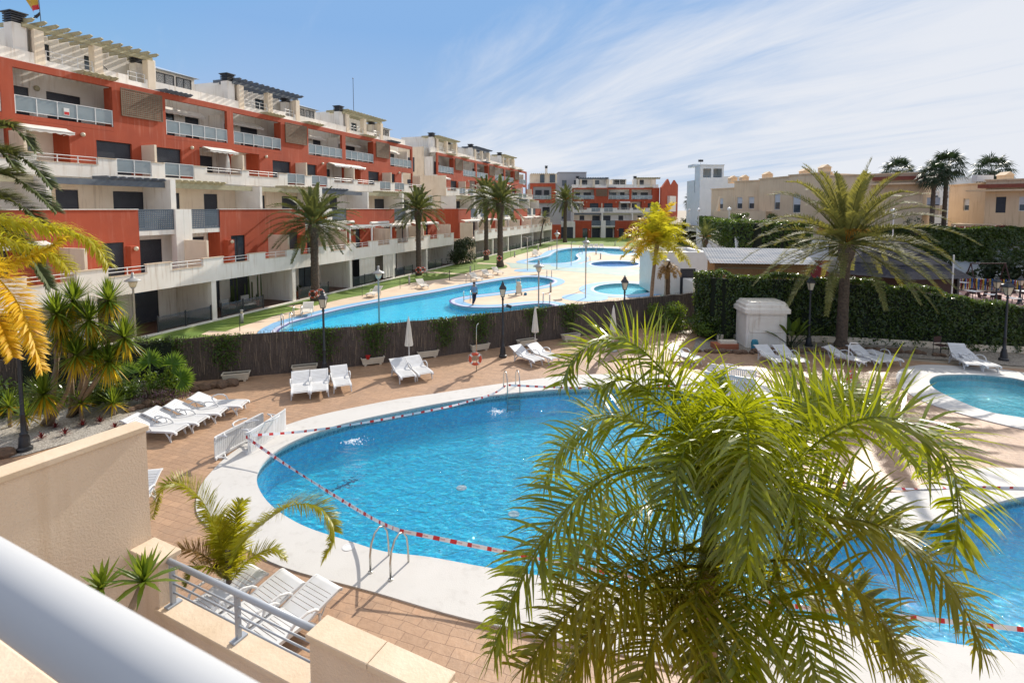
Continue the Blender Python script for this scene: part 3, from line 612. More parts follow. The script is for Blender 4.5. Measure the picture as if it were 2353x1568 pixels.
def block(root,units,gf=True,extra=True,seed=1,detail=True):
    """one terraced block: local x along the facade, y into the building, z up; each unit 7.3 m wide and mirrored in pairs"""
    rr=random.Random(seed); n=len(units); Wd=n*7.3; E=14.0
    # --- bodies and slabs
    b=MB()
    if gf: b.wall(0,Wd,0,2.6,3.3,3.45,[(u*7.3+a,u*7.3+a+w_,-1,2.2) for u in range(n) for a,w_ in ((1.0,2.4),(4.3,1.7))]).mark()
    for u in range(n):
        q2=MB(); q2.wall(u*7.3,u*7.3+7.3,5.95,9.15,5.5,5.65,[(u*7.3+(q[0] if units[u] else 7.3-q[0]-q[1]),u*7.3+(q[0]+q[1] if units[u] else 7.3-q[0]),5.9,8.38) for q in ((1.8,1.2),(5.0,2.0))]); q2.build('terrace_wall','beige' if u%2==0 or u%3==0 else 'white',root)
    b.wall(0,Wd,12.15,16.2,8.0,8.15,[(u*7.3+(q[0] if units[u] else 7.3-q[0]-q[1]),u*7.3+(q[0]+q[1] if units[u] else 7.3-q[0]),12.1,14.35) for u in range(n) for q in ((1.0,1.2),(3.1,1.9))]).mark()
    b.box(-0.002,Wd+0.002,8.16,E,(0 if gf else 2.95),15.3).mark()
    if gf: b.box(0,Wd,3.46,8.158,0,2.6).mark()
    b.box(0.003,Wd-0.003,3.85,8.156,2.952,5.6).mark(); b.box(0.003,Wd-0.003,5.66,8.154,5.952,9.1).mark()
    for u in range(n):   # loggia sides and ceilings, unit walls
        if not units[u] : pass
    b.pieces('white_wall','white',root)
    s=MB()
    if gf: s.box(0,Wd,0.155,8.15,2.62,2.95).mark()
    s.box(0,Wd,2.56,8.15,5.62,5.95).mark(); s.box(0,Wd,4.635,8.15,8.99,9.15).mark(); s.box(0,Wd,5.87,8.15,11.95,12.15).mark()
    s.box(0,Wd,8.16,E,15.302,15.42).mark()
    s.pieces('floor_slab','white',root)
    if gf:
        f=MB().box(0,Wd,0.16,3.3,-0.01,0.09); f.build('terrace_floor','brown',root)
    # --- red facade
    r=MB(); hol=[]; hol1=[]
    for u in range(n):
        def X(a,w_): return u*7.3+(a if units[u] else 7.3-a-w_)
        # level 1 red wall from the unit's outer edge to the shared middle
        a=X(0,4.4); r.wall(a,a+4.4,2.95,7.2,2.55,2.75,[(X(2.2,1.25),X(2.2,1.25)+1.25,2.9,5.3)]); r.mark()
        hol+= [(X(0.0,2.9)+(0.0 if not units[u] else 0.15),X(0.0,2.9)+2.9-(0.15 if not units[u] else 0),9.15,11.85),(X(4.4,2.2),X(4.4,2.2)+2.2,9.15,11.5)]
        A=X(0.3,5.2); hol+=[(A,A+5.2,12.15,14.93)]
    r.wall(0,Wd,9.15,15.32,5.85,6.1,hol); r.mark()
    for u in range(n):
        def X(a,w_): return u*7.3+(a if units[u] else 7.3-a-w_)
        x=X(3.55,0.55); r.box(x,x+0.55,2.15,2.548,2.952,5.05); r.mark()
        x=X(4.15,0.25); r.box(x,x+0.25,2.76,3.65,2.952,5.6); r.mark()   # red cheek beside the recessed door
        if units[u]: x=u*7.3+2.9; r.box(x,x+0.7,6.11,7.9,9.16,11.94); r.mark()
        else: x=u*7.3+7.3-3.6; r.box(x,x+0.7,6.11,7.9,9.16,11.94); r.mark()
        x=X(5.5,0.9); r.box(x,x+0.9,6.11,6.6,12.16,14.9); r.mark()
    r.pieces('red_wall','red',root)
    ci=MB(); 
    for u in range(n):
        def X(a,w_): return u*7.3+(a if units[u] else 7.3-a-w_)
        x=X(0.0,4.4); ci.box(x,x+4.4,2.51,2.79,7.202,7.25); ci.mark()
    ci.pieces('parapet_cap','white',root)
    # --- white pillar and recess behind the perforated panels
    p=MB()
    for u in range(n):
        def X(a,w_): return u*7.3+(a if units[u] else 7.3-a-w_)
        x=X(6.72,0.575); p.box(x,x+0.575,2.40,2.84,2.953,7.23); p.mark()
        x=X(4.4,2.9); p.wall(x,x+2.9,2.953,5.62,3.70,3.84,[(X(4.7,2.0),X(4.7,2.0)+2.0,2.9,5.3)]); p.mark()
        x=X(6.93,0.37); p.box(x,x+0.37,3.0,5.49,5.953,9.145) if units[u] else None; p.mark()
        x=X(0.0,0.12); p.box(x,x+0.12,3.0,5.49,5.953,8.98); p.mark()
    p.pieces('pillar','white',root)
    # --- partitions between units
    for u in range(n+1):
        x=u*7.3; x0=min(max(x-0.07,0.0),Wd-0.14)
        if gf:
            q=MB(); q.box(x0,x0+0.14,0.42,3.29,0.09,2.6); q.box(max(x-0.18,0),min(x+0.18,Wd),0.06,0.41,0,2.6); q.build('partition','white',root)
            MB().box(x0,x0+0.14,0.45,2.38,2.955,5.22).build('partition','beige',root)
        MB().box(x0,x0+0.16,4.66,5.84,9.16,11.48).build('partition','beige',root)
        if x+0.3<Wd: MB().box(x0,x0+0.16,6.11,7.98,9.16,11.94).build('partition','white',root)
        MB().box(x0,x0+0.2,6.62,7.98,12.16,14.75).build('partition','white',root)
    # --- level 1 parapet with notches
    if gf:
        hs=[(i*3.65+0.75,i*3.65+2.9,3.62,5) for i in range(n*2)]
        q=MB(); q.wall(0,Wd,2.6,4.10,0,0.15,hs); q.build('terrace_parapet','white',root)
        q=MB(); e=-0.05
        for i in range(n*2+1):
            a=max(i*3.65-0.80,0-0.02); c=min(i*3.65+0.80,Wd+0.02); q.box(a,c,-0.04,0.20,4.103,4.15).mark()
            if i<n*2: q.box(i*3.65+0.753,i*3.65+2.897,-0.03,0.18,3.623,3.66).mark()
        q.pieces('parapet_cap','coping',root)
        for i in range(n*2): rail(root,i*3.65+0.76,0.08,3.66,2.13)
    # --- level 3 parapet
    hs=[];rl=[];gl=[]
    for u in range(n):
        def X(a,w_): return u*7.3+(a if units[u] else 7.3-a-w_)
        x=X(0.35,3.2); hs.append((x,x+3.2,9.85,12)); rl.append(x); x=X(4.6,2.25); hs.append((x,x+2.25,9.36,12)); gl.append(x)
    q=MB(); q.wall(0,Wd,9.10,10.27,4.48,4.63,hs); q.build('terrace_parapet','white',root)
    q=MB(); cur=0.0
    for h in sorted(hs)+[(Wd,Wd,0,0)]:
        if h[0]-cur>0.05: q.box(cur-0.03,h[0]+0.03,4.44,4.68,10.273,10.32).mark()
        cur=h[1]
    for x in rl: q.box(x+0.003,x+3.197,4.45,4.66,9.853,9.89).mark()
    q.pieces('parapet_cap','coping',root)
    for x in rl: rail(root,x+0.01,4.55,9.89,3.18)
    for x in gl: glrail(root,x+0.01,4.53,9.37,2.23,0.98)
    for u in range(n):
        def X(a,w_): return u*7.3+(a if units[u] else 7.3-a-w_)
        if gf:
            shutter(root,u*7.3+1.0,3.36,0.09,2.4,2.1); (shutter if rr.random()<0.5 else window)(root,u*7.3+4.3,3.36,0.09,1.7,2.1)
        shutter(root,X(2.2,1.25),2.64,2.953,1.25,2.33) if u%3 else window(root,X(2.2,1.25),2.64,2.953,1.25,2.33)
        shutter(root,X(4.7,2.0),3.76,2.953,2.0,2.33)
        wlamp(root,X(3.82,0)+(0),2.15,5.15 if False else 4.9)
        grid('perforated_panel',root,X(4.42,2.26),2.58,5.98,2.26,1.18,'panel',0.12,0.075)
        shutter(root,X(1.8,1.2),5.56,5.953,1.2,2.4); shutter(root,X(5.0,2.0),5.56,5.953,2.0,2.4)
        k=(u*7+seed)%4; mt='pergola' if (u+seed)%3 else 'pergola_dark'
        q=MB(); q.box(u*7.3+0.15,u*7.3+6.9,3.45,3.60,8.62,8.97); q.build('pergola_beam',mt,root)
        if detail: perg(root,u*7.3+(3.2 if units[u] else 0.6),u*7.3+(6.7 if units[u] else 4.1),3.05,4.47,8.975,mt,0.5)
        shutter(root,X(4.4,2.2),6.02,9.153,2.2,2.33)
        wlamp(root,X(3.6,0),5.84,11.72); 
        lg=MB().wall(X(0.1,2.8),X(0.1,2.8)+2.8,9.152,11.95,7.3,7.42,[(X(0.5,1.5),X(0.5,1.5)+1.5,9.1,11.4)]); lg.build('loggia_wall','white',root)
        (window if (u+seed)%3==0 else shutter)(root,X(0.5,1.5),7.36,9.153,1.5,2.24)
        glrail(root,X(0.3,5.2)+0.01,5.90,12.45,5.18,1.02)
        q=MB().box(X(0.3,5.2),X(0.3,5.2)+5.2,5.852,6.1,12.16,12.42); q.build('balcony_sill','red',root)
        shutter(root,X(1.0,1.2),8.07,12.153,1.2,2.18); (shutter if (u+seed)%4 else window)(root,X(3.1,1.9),8.07,12.153,1.9,2.18)
        q=MB().lathe([(0.04,-0.05),(0.16,-0.03),(0.17,0.0),(0.12,0.03)],12); o=q.build('wall_lamp','pergola',root,True); o.location=(X(2.6,0),7.93,14.4); o.rotation_euler=(R(90),0,0)
        perg(root,X(3.7,1.9),X(3.7,1.9)+1.9,5.35,8.0,15.33,'pergola' if (u+seed)%4 else 'pergola_dark',0.4)
        if rr.random()<0.7: awning(root,X(1.0,4.0),7.98 if rr.random()<0.5 else 7.97,14.72,4.0,0.75,0.35)
        if rr.random()<0.45: awning(root,X(0.1,2.6),5.83,11.86,2.6,0.8,0.2)
        if rr.random()<0.6 and gf: awning(root,u*7.3+0.5,2.50,5.55,6.2,0.7,0.10)
    for i in range(n//2):
        x=i*14.6; grid('lattice_screen',root,x+6.05,5.77,13.3,2.7,1.66,'lattice',0.12,0.065)
    # --- roof terraces and penthouses
    q=MB(); q.wall(0,Wd,15.42,16.2,6.95,7.10,[(i*14.6+2.6,i*14.6+5.2,15.9,18) for i in range((n+1)//2)]+[(i*14.6+7.4,i*14.6+8.6,15.9,18) for i in range((n+1)//2) if i*14.6+9<Wd]); q.box(0,Wd,6.11,6.949,15.322,15.42); q.build('roof_parapet','white',root)
    q=MB(); q.box(-0.03,Wd+0.03,6.90,7.15,16.203,16.25) if False else None
    for i in range((n+1)//2):
        x=i*14.6; two=x+9.5<Wd
        h=MB(); h.wall(x+2.2,min(x+9.3,Wd),15.42,18.0,9.3,9.45,[(x+2.8,x+4.2,15.4,17.5)]+([(x+6.2,x+7.3,16.2,17.4)] if two else [])); h.box(x+2.2,min(x+9.3,Wd),9.46,13.0,15.42,18.0)
        h.box(x+2.0,x+2.2,7.12,13.0,15.42,17.7); h.box(min(x+9.3,Wd),min(x+9.5,Wd+.2),7.12,13.0,15.42,17.7) if two else None
        h.box(x+10.6,min(x+14.2,Wd),9.0,12.8,15.42,17.6) if two else None
        h.build('penthouse','white',root)
        for cx in (2.25,5.5)+((9.0,) if two else ()): MB().box(x+cx-0.25,x+cx+0.25,6.88,7.40,15.425,17.55).build('column','beige',root)
        perg(root,x+1.7,min(x+9.1,Wd+.3),6.25,9.28,17.80,'pergola' if (i+seed)%3 else 'pergola_dark',0.62,(7.1,))
        rail(root,x+2.6,7.02,15.9,2.6,0.6); 
        shutter(root,x+2.8,9.38,15.43,1.4,2.05)
        if two: rail(root,x+7.4,7.02,15.9,1.2,0.6); window(root,x+6.2,9.38,16.2,1.1,1.2); put('chimney',cached('chim',m_chim),root,(x+9.1,8.4,15.42),0,(0.9,0.9,0.9))
        put('chimney',cached('chim',m_chim),root,(x+1.45,7.5,15.42))
        if two:
            window(root,x+10.9,8.97,16.25,1.5,1.2); window(root,x+12.6,8.97,16.25,1.3,1.2)
            sk=MB(); a,c=x+10.4,min(x+14.4,Wd); zc=18.35
            sk.add([(a,8.6,17.62),(c,8.6,17.62),(c,13,17.62),(a,13,17.62),((a+c)/2,10.8,zc)],[(0,1,4),(1,2,4),(2,3,4),(3,0,4),(3,2,1,0)]); sk.build('roof_light','skylight',root)
        if detail:  # outside stair rails
            st=MB()
            for j in range(9): st.tube([(x+5.8+j*0.14,7.3,15.45),(x+5.8+j*0.14,7.3,16.7-j*0.11)],0.014,4)
            st.tube([(x+5.8,7.3,16.7),(x+6.95,7.3,15.8)],0.022,5); st.build('stair_railing','black',root)
M['skylight']=pm('roof_light_panel',(0.42,0.48,0.54),0.3,(0.36,0.41,0.46),2)
def blockroot(name,label,s,w_=0.0,rz=None,z=0):
    r=thing(name,label,'building'); p=K(s,w_); r.location=(p.x,p.y,z); r.rotation_euler=(0,0,KA if rz is None else rz); return r
b1=blockroot('apartment_block','large terraced red and white apartment block with stepped balconies, nearest along the lawn',-58.4)
block(b1,[1,0]*4,seed=1)
b2=blockroot('apartment_block','second red and white terraced block, starting beyond the dark bush behind the palms',7.2)
block(b2,[1,0]*3,seed=2)
e=MB(); e.box(-0.16,-0.004,2.56,14,2.95,7.2); e.build('end_wall','red',b2)
e=MB(); e.wall(3.3,14,0,2.95,-0.16,-0.005); 
o=MB(); o.box(-0.16,-0.004,0,14,0,2.94); o.box(-0.16,-0.004,5.4,14,7.21,9.1); o.box(-0.16,-0.004,4.48,14,9.11,12); o.box(-0.16,-0.004,8,14,12.01,16.2); o.build('end_wall','beige',b2)
for y,z in ((8.0,6.0),(9.0,9.4),(9.5,12.6)):
    q=MB().box(-0.20,-0.17,y,y+1.7,z,z+2.1); q.build('window','shutter',b2)
# far block seen square on, and the grey stair tower that links it
b3=thing('apartment_block','distant red and white apartment block closing the view behind the far pool','building',(15.2,128.4,-2.95))
block(b3,[1,0,1],gf=False,seed=3,detail=False)
A_=D(1519,450,132.6); B_=D(1557,450,141.5); d_=Vector((B_.x-A_.x,B_.y-A_.y,0)); Lg=d_.length; e=MB(); e.T=Matrix.Translation((A_.x-15.2,A_.y-128.4,2.95))@Matrix.Rotation(math.atan2(d_.y,d_.x),4,'Z')
pr=[(0,0),(Lg,0),(Lg,13.4),(Lg*0.78,14.6),(Lg*0.57,12.9),(Lg*0.38,14.7),(Lg*0.10,12.9),(0,12.4)]
e.add([(x,0,z) for x,z in pr]+[(x,0.4,z) for x,z in pr],[tuple(range(8)),tuple(range(15,7,-1))]+[(k,k+8,(k+1)%8+8,(k+1)%8) for k in range(8)]); e.build('gable_wall','red',b3)
e2_=MB(); e2_.T=e.T; e2_.box(Lg*0.35,Lg*0.72,-0.7,-0.01,6.4,10.4); e2_.build('white_bay','white',b3)
e2_=MB(); e2_.T=e.T; e2_.box(Lg*0.30,Lg*1.02,-0.9,-0.01,0.0,4.2); e2_.build('white_bay','white',b3)
t=thing('stair_tower','plain grey stair tower joining the distant red blocks, with stacked windows','building',(10.6,138,0))
q=MB(); q.wall(1.4,8.6,0,16.4,0,0.3,[(2.3,3.5,13.0,14.5),(5.4,6.7,13.0,14.5),(2.3,3.5,4.5,12.2)]); q.box(1.4,8.6,0.31,9,0,16.3); q.box(1.3,8.7,-0.12,9.1,16.4,16.6); q.build('wall','greywall',t)
for x,z,w_,h in ((2.3,13.0,1.2,1.5),(5.4,13.0,1.3,1.5),(2.3,4.5,1.2,7.7)): window(t,x,0.1,z,w_,h)
q=MB(); q.box(-0.5,4.8,-8.5,-0.2,0,4.0); q.mi=1; q.box(0.4,4.3,-8.56,-8.45,0,2.7); q.build('porch',['white','shutter'],t)
M_=None
t=thing('corner_house','low red and grey linking block between the second and the far block','building',(4.0,126,0)); t.scale=(0.8,1,1)
q=MB(); q.wall(0,9.5,0,13.2,0,0.25,[(1.6,6.4,9.3,11.9),(0.8,3.0,5.4,7.6),(4.0,6.2,5.4,7.6)]); q.box(0,9.5,0.26,1.0,0,5.3); q.box(0,9.5,2.4,9,0,13.1); q.build('wall','greywall',t)
q=MB(); q.wall(0.3,7.8,8.7,13.1,-0.5,-0.25,[(1.2,6.6,9.3,12.3)]); q.box(0.3,7.8,-0.5,-0.01,8.5,8.69); q.build('red_frame','red',t)
MB().box(0,9.5,-0.4,-0.01,0,3.4).build('plinth','red',t)
for x,z,w_,h in ((2.0,9.4,1.9,2.2),(4.6,9.4,1.6,2.2)): shutter(t,x,2.3,z,w_,h)
for x in (0.8,4.0): shutter(t,x,1.05,5.4,2.2,2.1)
glrail(t,1.3,-0.4,9.3,5.2,1.0); rail(t,0.6,-0.1,5.4,6.4,0.9)
q=MB(); q.box(0.5,8.5,2,8,13.1,15.5); q.build('penthouse','beige',t); perg(t,0.8,7.5,0.8,3.4,15.4,'pergola',0.6); window(t,3.4,1.9,13.4,1.3,1.9); window(t,6.3,1.9,13.4,1.6,1.9)
put('chimney',cached('chim',m_chim),t,(5.4,4,14.6)); 

for i,(x,y) in enumerate(((800,1256),(560,1160),(1300,1400))):
    q=G(x,y,0.032); o=MB().lathe([(0.13,0),(0.13,0.006),(0.10,0.008),(0.10,0.004),(0.02,0.005)],18).build('skimmer_lid','plastic',None); o.location=q; tag(o,('round white lid in the pale pool surround above the small palm tip','round white lid at the left curve of the pale pool surround','round white lid in the pale surround below the tape')[i],'lid')

rr=random.Random(91); b=MB(); c=G(795,1112,-1.045)
for i in range(150):
    a=rr.gauss(0,1); k_=rr.gauss(0,1); x=c.x+0.17*a+0.12*math.sin(k_*2); y=c.y+0.13*k_+0.20*a; sz=0.02
    b.quad((x-sz,y-sz,c.z+i*1e-5),(x+sz,y-sz,c.z+i*1e-5),(x+sz,y+sz,c.z+i*1e-5),(x-sz,y+sz,c.z+i*1e-5))
tag(b.build('pool_floor_mosaic','navytile'),kind='structure')
for i,(x,y) in enumerate(((1060,1120),(1180,1180))):
    q=G(x,y,-1.04); o=MB().lathe([(0.16,0),(0.15,0.012),(0.02,0.014)],16).build('pool_drain','plastic',None); o.location=q; tag(o,('round white drain on the pool floor, left one','round white drain on the pool floor, right one')[i],'drain')
# ================================================================ RIGHT SIDE BUILDINGS
def framed(name,label,cat,p,q,group=None):    # empty at p whose local x runs towards q
    d=q-p; t=thing(name,label,cat,(p.x,p.y,0),math.atan2(d.y,d.x),group); return t,Vector((d.x,d.y,0)).length
def m_winwhite(w_,h):
    b=MB(); b.box(0,w_,0.06,0.08,0,h); b.mi=1
    for x in (0,w_-0.06): b.box(x,x+0.06,0,0.06,0,h)
    for z in (0,h-0.06): b.box(0.06,w_-0.06,0,0.06,z,z+0.06)
    b.mi=2; b.box(0.06,w_-0.06,0.03,0.058,h*0.45,h-0.06); return b.mesh('window',['glassdark','rail_white','winblind'])
M['winblind']=pm('white_blind',(0.62,0.64,0.66),0.6)
M['redtile']=pm('red_roof_tile',(0.26,0.075,0.045),0.8,(0.19,0.05,0.03),5,bump=0.8,bs=14)
def wwin(par,x,y,z,w_,h): return put('window',cached(('ww',w_,h),lambda:m_winwhite(w_,h)),par,(x,y,z))
def ventbox(par,x,y,z):
    b=MB(); b.box(-0.5,0.5,-0.5,0.5,0,0.75); b.add([(-0.6,-0.6,0.75),(0.6,-0.6,0.75),(0.6,0.6,0.75),(-0.6,0.6,0.75),(0,-0.6,1.15),(0,0.6,1.15)],[(0,1,4),(1,2,5,4),(2,3,5),(3,0,4,5)]); b.mi=1; b.lathe([(0.17,0),(0.17,0.01)],12); 
    o=b.build('roof_vent',['sand','shutter'],par); o.location=(x,y,z); return o
# townhouse row: two receding stepped wings above the retaining wall
hd=[(1637,82,6.5,10.2),(1725,77,6.6,10.6),(1790,73,6.0,11.0)]
t=thing('townhouse_row','long ochre row of houses with little roof vents, behind the big palm','building',(31,84,4.5))
def seg(x0p,x1p,d0,d1,ztop,base=4.5,back=10,mat='sand'):
    a=D(x0p,450,d0); c=D(x1p,450,d1); return Vector((a.x,a.y,0)),Vector((c.x,c.y,0))
def houseseg(par,a,c,zt,depth,holes,zb=0.0,mat='sand',cornice=True):
    d=c-a; L=d.length; e=bpy.data.objects.new('wing',None)
    ang=math.atan2(d.y,d.x); T=Matrix.Translation(a)@Matrix.Rotation(ang,4,'Z')
    q=MB(); q.T=T; q.wall(0,L,zb,zt,0,0.3,[(x,x+w_,z,z+h) for x,z,w_,h,k in holes]); q.box(0,L,0.301,depth,zb,zt-0.05)
    o=q.build('wall',mat,par); 
    bpy.data.objects.remove(e)
    if cornice:
        q=MB(); q.T=T; q.box(-0.12,L+0.12,-0.12,0.35,zt,zt+0.14); q.build('cornice',mat,par)
    for x,z,w_,h,k in holes:
        if k=='w': o=wwin(par,0,0,0,w_,h)
        elif k=='s': o=shutter(par,0,0,0,w_,h)
        o.matrix_local=T@Matrix.Translation((x,0.12,z))
    return T,L
rb=-4.5
def loc(v): return Vector((v.x-31,v.y-84,0))
def S_(x0,x1,d0,d1): a,c=D(x0,450,d0),D(x1,450,d1); return loc(Vector((a.x,a.y,0))),loc(Vector((c.x,c.y,0)))
a,c=S_(1634,1686,84,79); T,L=houseseg(t,a,c,5.7,8,[(L_,2.7,1.0,1.6,'w') for L_ in (1.8,)]); 
a,c=S_(1686,1744,78,74.5); houseseg(t,a,c,6.6,9,[(0.5,2.7,0.9,1.7,'w'),(2.4,2.7,0.9,1.7,'w')])
a,c=S_(1744,1812,74,68); houseseg(t,a,c,6.75,9,[(3.2,2.6,1.2,2.1,'w')])
a,c=S_(1812,1905,68,62.5); T,L=houseseg(t,a,c,6.9,9,[(0.6,2.2,1.2,2.3,'w')])
a,c=S_(1905,2120,62,56); T,L=houseseg(t,a,c,6.45,9,[(9.0,2.6,1.1,1.3,'w')])
q=MB(); q.T=T; q.box(4.0,L+1.4,-0.9,-0.13,5.3,5.48); q.build('eaves','sand',t); q=MB(); q.T=T; q.box(4.2,L+0.3,-0.45,-0.125,5.8,6.2); q.build('tile_course','redtile',t)
q=MB(); q.T=T; q.box(L+0.01,L+1.4,-0.4,4.5,2.1,3.1); q.build('balcony','sand',t); 
for xp,d,z in ((1689,80,6.55),(1716,78,6.55),(1771,76,6.7),(1858,69,6.85),(1905,63,6.85),(1770,74,6.75)):
    v=loc(D(xp,450,d)); ventbox(t,v.x,v.y+1.2,z)
a,c=S_(1640,1760,75,70); q=MB(); d=c-a; T2=Matrix.Translation(a)@Matrix.Rotation(math.atan2(d.y,d.x),4,'Z'); q.T=T2
q.add([(0,0,0),(0,1.5,0),(0,1.5,4.4),(0,0,0.6),(0.25,0,0),(0.25,1.5,0),(0.25,1.5,4.4),(0.25,0,0.6)],[(0,1,2,3),(7,6,5,4),(3,2,6,7),(0,3,7,4)]); q.wall(0,d.length,-2,2.4,0,0.25,[(0.7,4.0,-3,0.9)]); q.box(0,d.length,0.26,3,-2,2.35); q.build('terrace_front','sand',t)
q=MB(); q.T=T2; q.box(1.2,d.length-1.5,-2.2,-0.1,0.55,0.68); q.build('canopy','rail_white',t)
q=MB(); q.T=T2; q.box(-0.3,1.8,-1.2,0,-1,1.0)
# right hand townhouse
t=thing('townhouse','ochre house at the right edge, red tile strip under its roof','building',(56,59,4.1))
def loc(v): return Vector((v.x-56,v.y-59,0))
a,c=S_(2180,2263,65,59); houseseg(t,a,c,5.9,9,[(2.6,2.9,1.0,1.4,'w'),])
a,c=S_(2263,2420,58,54); T,L=houseseg(t,a,c,6.15,9,[(0.9,2.7,0.8,1.7,'s'),(2.7,2.9,1.2,1.5,'w')])
q=MB(); q.T=T; q.box(-1.5,L,-1.0,-0.13,5.0,5.16); q.build('eaves','sand',t); q=MB(); q.T=T; q.box(-0.6,L,-0.5,-0.125,5.35,5.75); q.build('tile_course','redtile',t)
q=MB(); q.T=T; q.box(-2.4,1.6,-2.0,-0.01,-1,1.5); q.build('balcony','sand',t)
v=loc(D(2345,450,58)); ventbox(t,v.x,v.y+2,6.1)
q=MB(); q.box(-0.9,0.9,-0.35,0.35,0,0.7); q.mi=1; q.lathe([(0.3,-0.36),(0.3,-0.35)],10); o=q.build('air_conditioner',['rail_white','black'],t); o.location=(v.x-3.4,v.y+1.0,6.1)
# pale house between them and pale tower
t=thing('house','pale blue house with two small square windows, seen between palm trunks and ochre houses','building',D(2125,450,72)); t.location.z=4.0
q=MB(); q.wall(-2,8,0,7.4,0,0.3,[(1.2,1.9,4.6,5.5),(2.6,3.3,4.6,5.5),(6.2,7.4,1.6,5.6)]); q.box(-2,8,0.31,7,0,7.3); q.build('wall','bluewhite',t)
for x in (1.2,2.6): wwin(t,x,0.1,4.6,0.7,0.9)
wwin(t,6.2,0.1,1.6,1.2,4.0)
q=MB(); q.box(-2.2,8.2,-2.6,-2.4,1.2,1.3)
for i in range(24): q.box(-2+i*0.42,-1.94+i*0.42,-2.55,-2.45,0,1.2)
q.build('railing','frame_dark',t)
q=MB(); q.box(0.3,1.0,2,2.7,7.3,8.6); q.box(3,6,1,4,7.3,7.9); q.build('roof_box','bluewhite',t)
v=D(1607,450,95); t=thing('tower_house','tall pale blue house with an open roof loggia, left of the ochre row','building',(v.x,v.y,3.0))
q=MB(); q.wall(0,5.6,0,15.0,0,0.3,[(0.7,2.6,12.3,14.3),(3.1,5.2,12.3,14.3)]); q.wall(0,5.6,9,15,2.6,2.8); q.box(0,5.6,0.31,7,0,11.9); q.box(0,0.2,0.31,2.6,11.9,15); q.box(5.4,5.6,0.31,2.6,11.9,15); q.box(-0.1,5.7,-0.1,2.9,15,15.2); q.box(5.61,10.6,0.5,7,0,12.6); q.box(-0.3,3,2.9,6,15,15.6)
q.build('wall','bluewhite',t); t.scale=(0.75,1,0.79); wwin(t,0.9,2.55,12.4,1.2,1.0)
q=MB(); q.tube([(1.0,2,15.2),(1.0,2,16.6)],0.03,5); q.box(0.4,1.6,1.99,2.01,16.0,16.5); q.build('aerial','frame_dark',t)
# white retaining wall
rw=[G(1598,512,4.0),]
pa=Vector((D(1600,500,92).x,92,0)); pb=Vector((D(1692,500,56).x,56,0)); pc=Vector((D(2360,500,52).x,52,0))
t=thing('retaining_wall','long white retaining wall under the hedges behind the wooden kiosk','wall')
for (a,c,z0,z1) in ((pa,pb,4.2,4.25),(pb,pc,4.25,4.2)):
    d=(c-a).normalized(); n_=Vector((-d.y,d.x,0))*0.3
    q=MB(); q.add([tuple(a),tuple(c),(c.x,c.y,z1),(a.x,a.y,z0),tuple(a+n_),tuple(c+n_),(c.x+n_.x,c.y+n_.y,z1),(a.x+n_.x,a.y+n_.y,z0)],[(0,1,2,3),(7,6,5,4),(3,2,6,7),(0,3,7,4),(1,5,6,2)]); q.build('wall_section','bluewhite',t)
up=[pa+Vector((.3,.3,0)),pb+Vector((.3,.3,0)),pc+Vector((0,.3,0)),Vector((110,52,0)),Vector((140,200,0)),Vector((30,200,0))]
q=MB().sheet([ccw(up)],4.15).build('upper_ground','dusty'); tag(q,kind='structure')
# white changing building behind the yellow palm
a=G(1545,676); a.z=0
t=thing('changing_house','small white flat roofed building behind the golden palm','building',(a.x,a.y,0))
q=MB(); q.wall(-1.6,3.0,0,3.6,0,0.25,[(0.6,1.9,0,2.2)]); q.box(-1.6,-1.35,0.26,5,0,3.6); q.box(2.75,3.0,0.26,5,0,3.6); q.box(-1.6,3.0,5,5.2,0,3.6); q.box(-1.58,2.98,0.26,4.99,3.1,3.3); q.build('wall','rail_white',t)
put('door',m_shutter(1.3,2.2),t,(0.6,0.1,0))
q=MB(); q.box(3.2,5.6,1.0,1.2,0,1.9); q.box(5.4,5.6,-3,1,0,1.3); q.build('side_wall','rail_white',t)
q=MB(); 
for i in range(14): q.box(3.4+i*0.15,3.45+i*0.15,0.6,0.64,2.0,3.2)
for i in range(8): q.box(3.4,5.5,0.59,0.65,2.0+i*0.16,2.04+i*0.16)
q.box(3.3,5.6,0.2,1.2,3.2,3.3); q.build('trellis','rail_white',t)
t=thing('low_wall','short white wall with a top rail at the end of the dark hedge','wall',G(1592,690)[:3]); q=MB(); q.box(0,0.75,0,2.6,0,1.45); q.build('wall','rail_white',t); q=MB(); q.tube([(0.05,0.1,1.45),(0.05,0.1,1.75),(0.7,0.1,1.75),(0.7,0.1,1.45)],0.03,5); q.build('handrail','steel',t)
# bamboo shed
a=Vector((D(1638,600,34).x,34,0)); c=Vector((D(1866,600,33).x,33,0)); t,L=framed('cane_shed','long shed walled with cane matting under a streaked corrugated roof','shed',a,c)
q=MB(); q.box(0.1,L-0.1,0,0.06,1.6,3.85); q.build('cane_wall','bamboo',t); MB().box(0.1,0.16,0.061,2.4,1.6,3.9).build('cane_wall','bamboo',t); MB().box(L-0.16,L-0.1,0.061,2.4,1.6,3.9).build('cane_wall','bamboo',t)
q=MB(); n=int((L+0.5)/0.09)
vs=[];fs=[]
for i in range(n+1):
    x=-0.25+i*0.09; dz=0.025 if i%2 else 0; vs+=[(x,-0.35,3.80+dz),(x,2.9,4.55+dz)]
q.add(vs,[(2*i,2*i+2,2*i+3,2*i+1) for i in range(n)]); q.build('corrugated_roof','corr',t)
for z,x0,x1,r_ in ((3.5,0.3,L-1.2,0.02),(2.6,L*0.5,L-1,0.02)): MB().tube([(x0,-0.03,z-0.03),(x1,-0.03,z)],r_,5).build('cane_rail','pergola',t)
MB().tube([(L-2.2,-0.05,3.4),(L-1.2,-0.06,2.5)],0.03,5).build('cane_rail','pergola',t)
